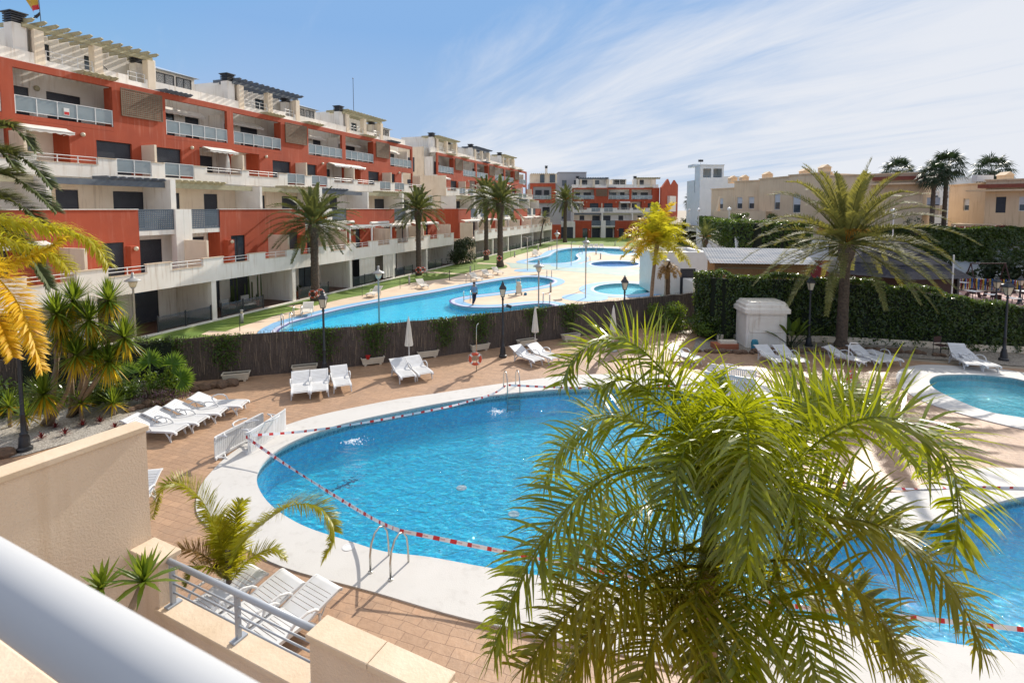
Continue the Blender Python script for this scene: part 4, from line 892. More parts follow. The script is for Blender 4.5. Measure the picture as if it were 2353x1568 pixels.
for i in range(8): MB().box(0.2+i*(L-0.5)/7,0.3+i*(L-0.5)/7,0.1,0.2,0,3.9).build('post','frame_dark',t)
MB().box(0.2,0.9,-0.6,-0.1,2.35,2.5).build('shelf','rail_white',t)
# wooden kiosk with pyramid roof
ka=D(2046,561,38); t=thing('wooden_kiosk','dark wooden kiosk under a grey shingled pyramid roof, behind the big palm','kiosk',(ka.x,ka.y,0),R(8))
def hexa(r,z,n=6,ph=R(0)): return [(r*math.cos(2*math.pi*i/n+ph),r*math.sin(2*math.pi*i/n+ph),z) for i in range(n)]
q=MB(); k=0
rs=[(4.75,2.75),(3.45,3.45),(3.42,3.55),(2.25,4.12),(2.22,4.22),(1.1,4.75),(1.07,4.83),(0.02,5.2)]
q.lathe(rs,6); q.build('roof','shingle',t)
q=MB(); q.lathe([(3.75,0),(3.75,2.9)],6); q.build('wall','darkwood',t)
for i,(x,y,z) in enumerate(hexa(3.85,0)): MB().box(x-0.08,x+0.08,y-0.08,y+0.08,0,2.95).build('post','frame_dark',t)
MB().tube([(6.2,-0.4,0),(6.3,-0.4,3.6)],0.05,6).build('pole','rail_white',t) if False else None
# reddish paving of the terrace
q=MB().sheet([ccw([G(1870,690),G(2000,700),G(2200,740),G(2400,770),Vector((60,30,0)),Vector((60,40,0)),Vector((30,50,0)),Vector((17,50,0))])],0.01).build('cafe_terrace','cafe'); tag(q,kind='structure')
# ================================================================ PLANT BUILDERS
def frond(b,pts,up,ll,n,wd,droop=0.35,fold=25,fwd=0.55,seg=4,plum=0,t0=0.12,rr=random,rw=0.02,mi=0,mr=None,tipshrink=0.35,wob=0.15):
    """pinnate leaf: rachis along pts, leaflets on both sides bending under their weight"""
    pts=[Vector(p) for p in pts]; L=[0]
    for i in range(len(pts)-1): L.append(L[-1]+(pts[i+1]-pts[i]).length)
    def at(t):
        d=t*L[-1]
        for i in range(len(pts)-1):
            if L[i+1]>=d or i==len(pts)-2:
                f=(d-L[i])/max(1e-6,(L[i+1]-L[i])); return pts[i].lerp(pts[i+1],f),(pts[i+1]-pts[i]).normalized()
    b.mi=mi if mr is None else mr
    b.tube(pts,[rw*(1-0.8*i/(len(pts)-1)) for i in range(len(pts))],5,False)
    b.mi=mi; vs=b.v; 
    for i in range(n):
        t=t0+(1-t0)*(i+rr.random()*0.7)/n; p,T=at(min(t,0.999)); u=up-T*up.dot(T)
        if u.length<1e-3: u=Vector((1,0,0))
        u.normalize(); S0=T.cross(u)
        prof=(0.55+0.45*min(1,(t-t0)/0.22)) if t<0.5 else 1-(t-0.5)/0.5*(1-tipshrink)
        for sd_ in (-1,1):
            an=R(fold+rr.uniform(-plum,plum)); d=(S0*sd_*math.cos(an)+u*math.sin(an)+T*(fwd*(0.6+0.9*t)+rr.uniform(-wob,wob))+Vector((rr.uniform(-wob,wob),rr.uniform(-wob,wob),rr.uniform(-wob,wob)))*0.5).normalized()
            l=ll*prof*rr.uniform(0.85,1.12); q=p.copy(); W=(T-d*T.dot(d)); 
            if W.length<1e-3: W=u
            W.normalize(); W=(W*math.cos(0.5)+d.cross(W)*math.sin(0.5)*sd_)
            base=len(vs); row=[]
            for k in range(seg+1):
                f=k/seg; wh=wd*(0.45+0.75*math.sin(math.pi*min(1,0.12+f*0.80)))*(1-f**4*0.93)*0.5
                row.append(q+W*wh); row.append(q-W*wh)
                q=q+d*(l/seg); d=(d+Vector((0,0,-1))*droop*(0.25+1.6*f)*rr.uniform(0.6,1.4)/seg*2).normalized()
                W=W-d*W.dot(d); W.normalize()
            b.add(row,[(2*k,2*k+1,2*k+3,2*k+2) for k in range(seg)])
def arc(o,az,el,l,n=9,g=1.0,tip=0.0):
    """rachis curve leaving o at azimuth/elevation and bending down"""
    d=Vector((math.sin(az)*math.cos(el),math.cos(az)*math.cos(el),math.sin(el))); p=Vector(o); out=[p.copy()]
    for i in range(n):
        p=p+d*(l/n); out.append(p.copy()); d=(d+Vector((0,0,-1))*g*(0.35+i/n)/n*1.5).normalized()
    return out
def trunk(par,h,r0,r1,mat='trunk',lean=(0,0),n=16,rings=True,bulge=0.0):
    b=MB(); k=max(8,int(h/0.22)); pts=[];rs=[]
    for i in range(k+1):
        t=i/k; pts.append((lean[0]*t*t,lean[1]*t*t,h*t)); r=r0+(r1-r0)*t; r*=1+(0.06 if i%2 else -0.03)*(1 if rings else 0); 
        if t<0.06: r*=1.25
        if bulge and t>0.82: r*=1+bulge*math.sin((t-0.82)/0.18*math.pi*0.75)
        rs.append(r)
    b.tube(pts,rs,n); return b.build('trunk',mat,par,auto=35)
def datepalm(name,label,loc,h,fl,n,seed,ll=0.42,nl=46,r=0.2,mats=('leaf_date','leaf_date','fruit'),group=None,seg=3,emin=-35,stalk=True,g=1.1,wd=0.028,lean=(0,0)):
    rr=random.Random(seed); t=thing(name,label,'palm tree',loc,0,group); trunk(t,h,r*1.05,r*0.85,lean=lean,bulge=0.7)
    b=MB(); top=Vector((lean[0],lean[1],h-0.05))
    for i in range(n):
        f=i/(n-1); el=R(84-(84-emin)*f**0.85+rr.uniform(-6,6)); az=i*2.39996+rr.uniform(-.2,.2)
        o=top+Vector((math.sin(az),math.cos(az),0))*0.12*r/0.2+Vector((0,0,0.35*(1-f)))
        frond(b,arc(o,az,el,fl*rr.uniform(0.85,1.08)*(0.80+0.20*min(1,f*3.5)),8,g*(0.55+0.75*(1-abs(f-0.3)))),Vector((0,0,1)) if el<R(70) else Vector((-math.sin(az),-math.cos(az),0.2)),ll,nl,wd,droop=0.06,fold=28,fwd=0.75,seg=seg,rr=rr,rw=0.028,plum=14,t0=0.16,wob=0.10)
    b.build('crown',mats[0],t)
    if stalk:
        q=MB()
        for i in range(12):
            az=rr.uniform(0,6.28); q.tube(arc(top+Vector((0,0,0.1)),az,R(rr.uniform(35,70)),fl*0.26,5,1.3),0.02,4)
            e=arc(top+Vector((0,0,0.1)),az,R(55),fl*0.24,5,1.3)[-1]
            for j in range(10): q.tube(arc(e,az+rr.uniform(-.6,.6),R(rr.uniform(-10,40)),fl*0.10,3,2.0),0.009,3,False)
        q.build('fruit_stalks',mats[2],t)
    q=MB()  # cut leaf bases under the crown
    for i in range(46):
        az=i*2.4; z=h-0.15-rr.uniform(0,0.7)*(fl/3.2); a=Vector((lean[0],lean[1],z))+Vector((math.sin(az),math.cos(az),0))*r*1.0; q.tube([a,a+Vector((math.sin(az)*0.14,math.cos(az)*0.14,0.22))],0.035,4,True,r2=0.02)
    q.build('leaf_bases','trunk2',t); return t
def fanleaf(b,c,d,up,r,n=22,span=150,mi=0,rr=random,droop=0.25,wk=2.0):
    d=d.normalized(); s=d.cross(up).normalized(); u2=s.cross(d)
    for i in range(n):
        a=R(-span+2*span*i/(n-1)); dr=d*math.cos(a)+s*math.sin(a); l=r*rr.uniform(0.9,1.05)*(1-0.12*abs(a)/3); w_=r*math.tan(R(span/(n-1)))*wk
        cr=dr.cross(u2).normalized(); p1=c+dr*l*0.5+u2*0.03*((i%2)*2-1); p2=c+dr*l+Vector((0,0,-droop*r))*rr.uniform(0.3,1); b.mi=mi
        b.add([c,p1+cr*w_*0.5,p2,p1-cr*w_*0.5],[(0,1,2,3)])
def washingtonia(label,loc,h,r,seed,group,lean=(0,0)):
    rr=random.Random(seed); t=thing('fan_palm_tree',label,'palm tree',loc,0,group); trunk(t,h,0.24,0.17,lean=lean,bulge=1.0); b=MB(); top=Vector((lean[0],lean[1],h))
    for i in range(30):
        el=R(80-110*(i/29)+rr.uniform(-8,8)); az=i*2.4; pl=r*0.55; e=arc(top,az,el,pl,4,0.6); b.mi=0; b.tube(e,0.02,4,False); d=(e[-1]-e[-2]).normalized(); fanleaf(b,e[-1],d,Vector((0,0,1)) if abs(d.z)<0.9 else Vector((1,0,0)),r*0.62,18,105,0,rr,0.55,0.9)
    b.build('crown','leaf_dark2',t); return t
def yuccahead(b,c,r,n,rr,mi=0,up=Vector((0,0,1)),wd=0.045,lo=-45):
    for i in range(n):
        f=i/n; el=R(88-(88-lo)*f+rr.uniform(-8,8)); az=i*2.4+rr.uniform(-.2,.2); d=Vector((math.sin(az)*math.cos(el),math.cos(az)*math.cos(el),math.sin(el))); l=r*rr.uniform(0.8,1.1); s=d.cross(Vector((0,0,1))); 
        if s.length<0.1: s=Vector((1,0,0))
        s.normalize(); m_=c+d*l*0.5; e=c+d*l+Vector((0,0,-0.12*r*f)); b.mi=mi if f<0.8 else mi+1
        b.add([c+s*wd*0.35,m_+s*wd*0.5,e,m_-s*wd*0.5,c-s*wd*0.35],[(0,1,2,3,4)])
def leafcloud(b,n,fn,size,rr,mi=0,flat=0.0):
    for i in range(n):
        p,nm=fn(rr); s=size*rr.uniform(0.6,1.3); a=Vector((rr.gauss(0,1),rr.gauss(0,1),rr.gauss(0,1)))
        if nm is not None: a=a*0.75+nm*1.0
        a.normalize(); u=a.orthogonal().normalized(); u=(Matrix.Rotation(rr.uniform(0,6.28),3,a)@u); v=a.cross(u); b.mi=mi
        b.add([p-u*s,p+v*s*0.42-u*s*0.1,p+u*s,p-v*s*0.42-u*s*0.1],[(0,1,2,3)])
M['leaf_dark2']=leafmat('fan_palm_leaf',(0.02,0.045,0.022),(0.04,0.065,0.03),(0.06,0.10,0.03),0.45,0.2)
def shrub(name,label,cat,loc,rx,ry_,rz_,n,size,mat,seed,group=None,stem=True,core=True):
    rr=random.Random(seed); t=thing(name,label,cat,loc,0,group); b=MB(); cl=[(Vector((rr.gauss(0,.45)*rx,rr.gauss(0,.45)*ry_,rz_*rr.uniform(0.35,1.5))),rr.uniform(0.35,0.6)) for _ in range(9)]
    def fn(r_):
        c,k=cl[r_.randrange(9)]; d=Vector((r_.gauss(0,1),r_.gauss(0,1),r_.gauss(0,1))).normalized(); q=c+Vector((d.x*rx*k,d.y*ry_*k,d.z*rz_*k))*(r_.random()**0.4); q.z=max(0.03,q.z); return q,d
    leafcloud(b,n,fn,size,rr); b.build('foliage',mat,t)
    if stem:
        q=MB()
        for i in range(7): c=cl[i][0]; q.tube([(0.03*i-0.1,0.02*i,0),(c.x*0.4,c.y*0.4,c.z*0.5),(c.x,c.y,c.z)],0.022,4,False)
        q.build('stems','trunk',t)
    return t
def hedge(name,label,path,hts,th,n,size,seed,mat='leaf_hedge',z0=None,jag=0.30,cat='hedge'):
    """leafy hedge following path, hts heights per vertex"""
    rr=random.Random(seed); t=thing(name,label,cat); L=[0]
    if len(path)<10:
        q4=catmull([(p.x,p.y,h) for p,h in zip(path,hts)],4,closed=False); z4=catmull([(i,z,0) for i,z in enumerate(z0)],4,closed=False) if z0 else None
        path=[Vector((v.x,v.y,0)) for v in q4]; hts=[v.z for v in q4]; z0=[v.y for v in z4] if z4 else None
    for i in range(len(path)-1): L.append(L[-1]+(path[i+1]-path[i]).length)
    def at(s):
        for i in range(len(path)-1):
            if L[i+1]>=s or i==len(path)-2:
                f=(s-L[i])/(L[i+1]-L[i]); d=(path[i+1]-path[i]).normalized(); zb=(z0[i]*(1-f)+z0[i+1]*f) if z0 else 0
                return path[i].lerp(path[i+1],f),Vector((d.y,-d.x,0)),hts[i]*(1-f)+hts[i+1]*f,zb
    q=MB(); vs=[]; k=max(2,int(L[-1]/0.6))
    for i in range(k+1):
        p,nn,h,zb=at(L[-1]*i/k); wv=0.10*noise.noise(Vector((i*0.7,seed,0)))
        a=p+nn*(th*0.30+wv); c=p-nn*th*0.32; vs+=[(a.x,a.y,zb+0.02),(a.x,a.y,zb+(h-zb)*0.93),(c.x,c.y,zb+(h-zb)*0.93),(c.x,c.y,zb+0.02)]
    q.add(vs,[(4*i+j,4*i+4+j,4*i+5+j,4*i+1+j) for i in range(k) for j in range(3)]+[(0,1,2,3),(4*k+3,4*k+2,4*k+1,4*k)]); q.build('light_block_core','core',t)  # solid dark core, added inside the leaves to block light
    b=MB()
    def fn(r_):
        s=r_.uniform(0,L[-1]); p,nn,h,zb=at(s); v=noise.noise(Vector((s*0.9,seed,1.3))); w_=r_.random(); hh=h+jag*(v+0.6*noise.noise(Vector((s*3.1,seed,7))))
        if w_<0.60:
            z=zb+(hh-zb)*(r_.random()**0.85); bul=0.16*noise.noise(Vector((s*1.3,z*1.3,seed)))+0.07*noise.noise(Vector((s*4,z*4,seed))); return Vector((p.x,p.y,z))+nn*(th*0.42+bul+r_.uniform(-0.08,0.03)),nn+Vector((0,0,0.35))
        if w_<0.88: return Vector((p.x,p.y,hh+r_.uniform(-0.18,0.03)))+nn*r_.uniform(-th*0.45,th*0.45),Vector((0,0,1))
        return Vector((p.x,p.y,zb+(hh-zb)*r_.random()))-nn*th*0.4,-nn
    leafcloud(b,n,fn,size,rr); b.build('foliage',mat,t); return t
# ---------------------------------------------------------------- hedges
hp=[G(1612,760),G(1650,784),G(1720,783),G(1800,785),G(1900,788),G(2000,793),G(2120,800),G(2240,808),G(2400,815)]
hedge('hedge','tall dark ivy hedge behind the sun loungers on the right',[v+Vector((0,0.55,0)) for v in hp],[3.55,3.7,3.55,3.6,3.5,3.35,3.1,2.7,2.4],0.9,26000,0.085,11)
bp=[G(1900,776),G(2040,785),G(2180,798),G(2300,806)]
t=thing('low_wall','low cream wall showing under the right hand hedge','wall'); 
for i in range(len(hp)-2):
    a,c=hp[i+1]+Vector((0,0.18,0)),hp[i+2]+Vector((0,0.18,0)); q=MB(); q.add([(a.x,a.y,0),(c.x,c.y,0),(c.x,c.y,0.34),(a.x,a.y,0.34),(a.x,a.y+.15,0),(c.x,c.y+.15,0),(c.x,c.y+.15,0.34),(a.x,a.y+.15,0.34)],[(0,1,2,3),(3,2,6,7),(7,6,5,4)]); q.build('wall_section','beige',t)
def lerpv(a,c,f): return a.lerp(c,f)
hedge('hedge','clipped bright topped hedge on the retaining wall left of the big palm',[pa+Vector((0.9,0,0)),pb+Vector((0.6,0.6,0)),lerpv(pb,pc,0.27)+Vector((0,0.5,0))],[5.8,5.95,5.85],1.5,11000,0.17,12,'leaf_bright2',z0=[3.2,2.8,3.2])
hedge('hedge','dark clipped hedge on the retaining wall right of the big palm, light along its top',[lerpv(pb,pc,0.34)+Vector((0,0.5,0)),lerpv(pb,pc,0.7)+Vector((0,0.5,0)),pc+Vector((0.5,0.5,0))],[5.45,5.45,5.3],1.8,16000,0.16,13,'leaf_hedge',z0=[2.4,2.2,1.6])
M_h=None
t=shrub('clipped_bush','square dark clipped bush against the ochre row','bush',D(1777,500,66),1.3,1.0,0.9,1200,0.12,'leaf_hedge',21); t.location.z=4.9
t=shrub('round_bush','round dark bush on the terrace left of the square clipped bush','bush',D(1697,500,68),1.2,1.0,0.8,900,0.12,'leaf_hedge',22); t.location.z=5.2
t=shrub('red_bush','reddish bush in front of the right hand ochre house','bush',D(2240,518,54),2.4,0.8,0.4,1400,0.09,'leaf_red',23); t.location.z=4.9
t=shrub('bare_bush','thin dark bush at the end of the ochre row','bush',D(2110,505,52),1.0,0.8,1.0,350,0.10,'leaf_dark',24); t.location.z=4.6
shrub('oleander_bush','large dark oleander bush between the two red blocks','bush',K(2.5,0.6),2.6,2.2,1.9,5200,0.16,'leaf_dark',25)
shrub('oleander_bush','smaller dark bush leaning against the end of the nearest terraces','bush',K(-0.2,-0.4),1.4,1.2,1.2,1600,0.14,'leaf_dark',26)
# date palms along the lawn
LP='date palms along the lawn'
datepalm('date_palm','nearest date palm on the lawn, two orange lifebuoys at its foot beside the black lantern',G(725,690),6.0,3.7,62,31,group=LP,g=0.9,r=0.31,ll=0.5,nl=70,wd=0.045)
datepalm('date_palm','date palm at the middle of the nearest block, beside the bent back lounger',G(962,632),7.0,3.2,56,32,group=LP,g=0.9,r=0.29,ll=0.48,nl=60,wd=0.05)
datepalm('date_palm','left one of the two date palms standing close together before the second block',G(1117,597),8.6,3.7,54,33,group=LP,g=0.9,r=0.31,ll=0.5,nl=60,wd=0.06)
datepalm('date_palm','right and nearer one of the two close date palms, yellow stalks in its crown',G(1149,613),7.9,3.9,60,34,group=LP,g=0.9,r=0.36,ll=0.55,nl=60,wd=0.06)
datepalm('date_palm','date palm standing before the grey stair tower',G(*ry(710,1090)),8.8,4.3,50,35,group=LP,nl=44,r=0.38,ll=0.6,wd=0.09,seg=2)
datepalm('date_palm','left of the two low date palms before the distant block',D(1493,560,104)*1,4.0,3.2,40,36,group=LP,nl=30,seg=2).location.z=0
datepalm('date_palm','right of the two low date palms before the distant block, nearer the golden palm',D(1522,560,96)*1,3.5,3.0,40,37,group=LP,nl=30,seg=2).location.z=0
datepalm('date_palm','small grey green palm at the corner of the retaining wall',D(1618,600,60),3.8,2.4,34,38,nl=30,seg=2,r=0.22).location.z=0
datepalm('date_palm','big broad crowned date palm rising before the dark hedge on the right',G(1932,800),5.45,5.0,70,39,ll=0.52,nl=92,r=0.26,mats=('leaf_olive','leaf_olive','fruit'),g=1.0,seg=3,emin=-24,wd=0.031,lean=(0.05,0))
t=datepalm('date_palm','slim young palm leaning at the far end of the second block',G(*rz(1950,1130)) if False else G(1241,565),5.2,1.8,18,40,nl=24,seg=2,r=0.14,lean=(0.8,0),stalk=False)
WP='fan palms behind the ochre houses'
for xp,yp,d,h,r,lb in ((2175,384,56,8.6,2.0,'tallest fan palm, right of the pair between the ochre houses'),(2146,404,54.5,7.4,1.75,'left and lower fan palm of the pair between the ochre houses'),(2062,396,80,12.0,2.6,'fan palm whose crown shows over the roof of the ochre row'),(2279,394,72,8.6,2.7,'fan palm behind the roof of the right hand ochre house'),(1593,462,120,8.0,2.4,'small distant fan palm left of the pale tower house')):
    v=D(xp,yp,d); washingtonia(lb,(v.x,v.y,v.z-h),h,r,int(xp),WP)
for i,(xp,yp,d,h) in enumerate(((1578,490,125,5.0),(1600,500,110,4.0),(1568,500,130,4.5))):
    v=D(xp,yp,d); shrub('garden_tree',('pale tree beside the gable of the distant block','low tree below the small distant fan palm','dark tree touching the gable of the distant block')[i],'tree',(v.x,v.y,v.z-h),2.2,2.0,2.2,900,0.28,'leaf_dark',50+i,'distant garden trees')
# golden queen palm by the pools
def queen(name,label,base,h,tips,seed,mat,ll,nl,wd,r=0.14,droop=0.5,lean=(0,0),plum=30,seg=4,group=None,tm='trunk2',mats=None):
    rr=random.Random(seed); t=thing(name,label,'palm tree',base,0,group); trunk(t,h,r,r*0.75,mat=tm,lean=lean,rings=False,bulge=0.5); top=Vector((lean[0],lean[1],h))
    for (az,el,l,g) in tips:
        b=MB(); frond(b,arc(top,R(az),R(el),l,10,g),Vector((0,0,1)) if el<75 else Vector((-math.sin(R(az)),-math.cos(R(az)),0.2)),ll,nl,wd,droop=droop,fold=15,fwd=0.4,seg=seg,plum=plum,rr=rr,rw=0.025); b.build('frond',mats[rr.randrange(len(mats))] if mats else mat,t)
    return t
rr=random.Random(5); tips=[(i*137.5%360,80-92*(i/29)**0.9+rr.uniform(-5,5),rr.uniform(2.4,3.1),1.35) for i in range(30)]
M['leaf_gold2']=leafmat('yellow_green_leaf',(0.30,0.32,0.02),(0.46,0.38,0.02),(0.85,0.78,0.04),0.45,0.5)
queen('queen_palm','golden green feather palm between the fence and the round far pool',G(1495,722),4.9,tips,6,'leaf_gold2',0.75,66,0.05,droop=0.7,lean=(0.35,0),seg=4,mats=['leaf_gold2','leaf_gold2','leaf_gold'])
q=thing('palm_stub','bare dark palm trunk in the shade right of the golden palm','palm tree',G(1532,692)); trunk(q,3.2,0.22,0.2); rr=random.Random(3); b=MB()
for i in range(9): frond(b,arc((0,0,3.1),i*0.7,R(-20-i*4),1.5,6,1.2),Vector((0,0,1)),0.5,26,0.05,droop=0.9,rr=rr,seg=3,plum=30)
b.build('crown','leaf_dry',q)
# ================================================================ FENCE AND PLANTING BED
t=thing('brushwood_fence','brushwood fence with ragged top running between the near pool and the far pools','fence')
fp=[Vector((p.x,p.y,0)) for p in fence_path]; FL=[0]
for i in range(len(fp)-1): FL.append(FL[-1]+(fp[i+1]-fp[i]).length)
def fat(s):
    for i in range(len(fp)-1):
        if FL[i+1]>=s or i==len(fp)-2:
            d=(fp[i+1]-fp[i]).normalized(); return fp[i].lerp(fp[i+1],(s-FL[i])/(FL[i+1]-FL[i])),d
FH=1.86; k=int(FL[-1]/0.25); vs=[]
for i in range(k+1):
    p,d=fat(min(FL[-1]*i/k,FL[-1]-0.001)); n_=Vector((d.y,-d.x,0)); h=FH+0.05*noise.noise(Vector((i*0.3,0,0))); a=p+n_*0.03; c=p-n_*0.03; vs+=[(a.x,a.y,0),(a.x,a.y,h),(c.x,c.y,h),(c.x,c.y,0)]
q=MB().add(vs,[(4*i+j,4*i+4+j,4*i+5+j,4*i+1+j) for i in range(k) for j in range(3)]); q.build('brushwood','brush',t)
rr=random.Random(4); q=MB()
for i in range(5200):
    s=rr.uniform(0,FL[-1]-0.01); p,d=fat(s); n_=Vector((d.y,-d.x,0)); side=0.035+rr.uniform(0,0.02); p=p+n_*side*(1 if rr.random()<0.75 else -1); z0=rr.uniform(0.0,FH-0.3) if i%3 else FH-rr.uniform(0.25,0.5); L_=rr.uniform(0.3,0.9) if i%3 else rr.uniform(0.3,0.62); tl=rr.uniform(-0.06,0.06); w_=rr.uniform(0.003,0.008)
    z1=min(z0+L_,FH+0.12); q.mi=0 if rr.random()<0.82 else 1
    q.add([p-d*w_+Vector((0,0,z0)),p+d*w_+Vector((0,0,z0)),p+d*(w_*0.6+tl)+Vector((0,0,z1)),p+d*(tl-w_*0.6)+Vector((0,0,z1))],[(0,1,2,3)])
q.build('twigs',['twig','twig_pale'],t,)
# climbers and trough planters against the fence
def climber(px,label,seed,w_=0.8,n=420):
    g0=G(px[0],px[1]); s=min(range(len(fp)),key=lambda i:abs(fp[i].x-g0.x)); p=fp[s]; d=(fp[min(s+1,len(fp)-1)]-fp[max(0,s-1)]).normalized(); n_=Vector((d.y,-d.x,0)); t=thing('climbing_plant',label,'plant',(p.x+n_.x*0.12,p.y+n_.y*0.12,0),math.atan2(d.y,d.x),'climbers on the brushwood fence'); b=MB(); rr=random.Random(seed)
    def fn(r_): 
        z=min(1.95,0.35+1.6*r_.random()**0.6); return Vector((r_.gauss(0,w_*(0.25+0.35*z/2)),r_.uniform(-0.10,0.08),z)),Vector((0,-1,0.5))
    leafcloud(b,n,fn,0.06,rr); b.build('foliage','leaf_bright2',t); q=MB()
    for i in range(4): q.tube([(-0.1+0.06*i,0,0.2),(-0.2+0.12*i,0.03,1.0),(-0.45+0.3*i,0.02,1.8)],0.008,4,False)
    q.build('stems','trunk',t)
tb=MB(); tb.add([(-.46,-.15,.07),(.46,-.15,.07),(.46,.15,.07),(-.46,.15,.07),(-.52,-.19,.34),(.52,-.19,.34),(.52,.19,.34),(-.52,.19,.34)],[(3,2,1,0),(0,1,5,4),(1,2,6,5),(2,3,7,6),(3,0,4,7)])
tb.box(-.54,.54,-.205,-.165,.33,.37); tb.box(-.54,.54,.165,.205,.33,.37); tb.box(-.54,-.50,-.165,.165,.33,.37); tb.box(.50,.54,-.165,.165,.33,.37)
for x in (-.34,.34): tb.box(x-.05,x+.05,-.14,.14,0,.068)
tm=tb.mesh('trough','plastic_old'); sm=MB().box(-.49,.49,-.16,.16,.30,.325).mesh('soil','soil')
PL=[(543,876,'trough planter left of the three sun loungers by the fence'),(700,858,'trough planter behind the three sun loungers, left of the lantern post'),(856,838,'trough planter right of the lantern post, with a small red pot'),(982,822,'trough planter behind the pair of loungers with the folded umbrella'),(1101,806,'trough planter behind the orange lifebuoy post'),(1210,796,'trough planter right of the middle lantern post'),(1311,783,'trough planter at the right part of the fence, beyond the second folded umbrella'),(345,897,'trough planter behind the small fan palm')]
for i,(x,y,lb) in enumerate(PL):
    g0=G(x,y-1); s=min(range(len(fp)),key=lambda i_:abs(fp[i_].x-g0.x)); d=(fp[min(s+1,len(fp)-1)]-fp[max(0,s-1)]).normalized()
    t=thing('trough_planter',lb,'planter',g0,math.atan2(d.y,d.x),'trough planters along the fence'); put('trough',tm,t); put('soil',sm,t)
    climber((x+(20 if i%2 else -12),y-8),'thin climber on the fence above the '+('first','second','third','fourth','fifth','sixth','seventh','leftmost')[i]+(' planter from the left' if i<7 else ' planter'),60+i,0.7,700)
q=MB().lathe([(0.08,0),(0.11,0.16),(0.12,0.17),(0.09,0.165)],12).build('flower_pot','tred',None,True); q.location=G(845,826,0.3)-Vector((0,0,0.0)); q.location.z=0.33; tag(q,'small red pot standing in the planter right of the lantern post','flower pot')
t=hedge('climbing_hedge','overgrown end of the brushwood fence left, behind the small fan palm',[Vector((p.x,p.y-0.05,0)) for p in catmull(GL([(60,934),(200,905),(330,888),(400,881)]),3,closed=False)],[1.9,2.0,1.95,1.9,1.95,2.0,1.95,1.9,1.85,1.9],0.35,2600,0.05,14,'leaf_dark',cat='climber')
shrub('bush','light green bush at the right end of the brushwood fence','bush',G(1545,764),1.6,1.2,1.0,2600,0.09,'leaf_bright',71)
shrub('bush','dark bush between the fence end and the white cabinet','bush',G(1625,776),1.1,0.9,0.9,1500,0.08,'leaf_hedge',72)
# gravel beds with rock borders
gl=[G(*p) for p in [(-120,1075),(60,1045),(180,1012),(262,985),(330,957),(375,925),(450,898),(540,884),(470,884),(290,906),(60,946),(-260,1012)]]
q=MB().sheet([ccw(gl)],0.02).build('gravel_bed','gravel'); tag(q,kind='structure')
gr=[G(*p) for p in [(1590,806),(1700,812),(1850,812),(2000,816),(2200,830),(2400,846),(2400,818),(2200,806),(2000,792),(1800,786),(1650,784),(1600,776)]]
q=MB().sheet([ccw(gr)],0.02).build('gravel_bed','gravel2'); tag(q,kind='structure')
def rockmesh(seed):
    bm=bmesh.new(); bmesh.ops.create_icosphere(bm,subdivisions=2,radius=1); 
    for v in bm.verts: v.co*=1+0.32*noise.noise(v.co*1.3+Vector((seed*5,0,0)))+0.08*noise.noise(v.co*4); v.co.z*=0.72
    me=bpy.data.meshes.new('rock'); bm.to_mesh(me); bm.free(); me.materials.append(M['stone']); me.polygons.foreach_set('use_smooth',[False]*len(me.polygons)); return me
RM=[rockmesh(i) for i in range(5)]
def rocks(px,n,seed,label,group,s0=0.14,s1=0.26):
    rr=random.Random(seed); pts=[G(*p) for p in px]; L=[0]
    for i in range(len(pts)-1): L.append(L[-1]+(pts[i+1]-pts[i]).length)
    for i in range(n):
        s=L[-1]*(i+rr.uniform(0.1,0.7))/n
        for j in range(len(pts)-1):
            if L[j+1]>=s: p=pts[j].lerp(pts[j+1],(s-L[j])/(L[j+1]-L[j])); break
        o=bpy.data.objects.new('rock',RM[rr.randrange(5)]); COL.objects.link(o); k_=rr.uniform(s0,s1); o.scale=(k_*1.3,k_,k_); o.location=(p.x,p.y+rr.uniform(-.08,.08),k_*0.4); o.rotation_euler=(0,0,rr.uniform(0,6.28)); tag(o,label,'rock',group)
rocks([(400,905),(455,895),(540,884)],7,1,'brown rock edging the left bed near the loungers','rocks of the left bed')
rocks([(290,948),(330,935),(390,922)],5,2,'brown rock under the small fan palm','rocks under the fan palm')
rocks([(1600,808),(1700,812),(1800,808),(1900,808),(1990,806),(2100,812),(2200,822)],36,3,'brown rock edging the bed below the dark hedge','rocks below the dark hedge',0.13,0.24)
rocks([(5,1048),(25,1046)],1,4,'ochre rock at the left edge behind the sand coloured wall','rocks by the wall',0.24,0.25)
# ================================================================ SMALL OBJECTS
def lantern(label,loc,h=3.78,rz=0,s=1.0):
    t=thing('street_lamp',label,'street lamp',loc,rz,'black lantern posts')
    b=MB(); b.lathe([(0.20,0),(0.20,0.10),(0.15,0.14),(0.13,0.42),(0.10,0.50),(0.11,0.54),(0.07,0.60),(0.062,1.1),(0.075,1.13),(0.055,1.17),(0.043,h-0.95),(0.07,h-0.92),(0.045,h-0.86),(0.04,h-0.78)],14); b.build('post','black',t,auto=40)
    b=MB(); b.lathe([(0.10,h-0.78),(0.20,h-0.40)],4,ph=R(45)); b.build('lamp_glass','lamp_glass',t)
    b=MB()
    for i in range(4):
        a=R(45+90*i); b.tube([(0.105*math.cos(a),0.105*math.sin(a),h-0.80),(0.21*math.cos(a),0.21*math.sin(a),h-0.38)],0.013,5)
    b.lathe([(0.12,h-0.80),(0.12,h-0.77)],4,ph=R(45)); b.lathe([(0.25,h-0.40),(0.25,h-0.37),(0.15,h-0.24),(0.10,h-0.20),(0.11,h-0.15),(0.05,h-0.10),(0.025,h-0.03),(0.012,h)],4,ph=R(45)); b.build('lamp_roof','black',t)
    return t
l2=lantern('black lantern post in the middle, right of the lifebuoy',G(1155,820))
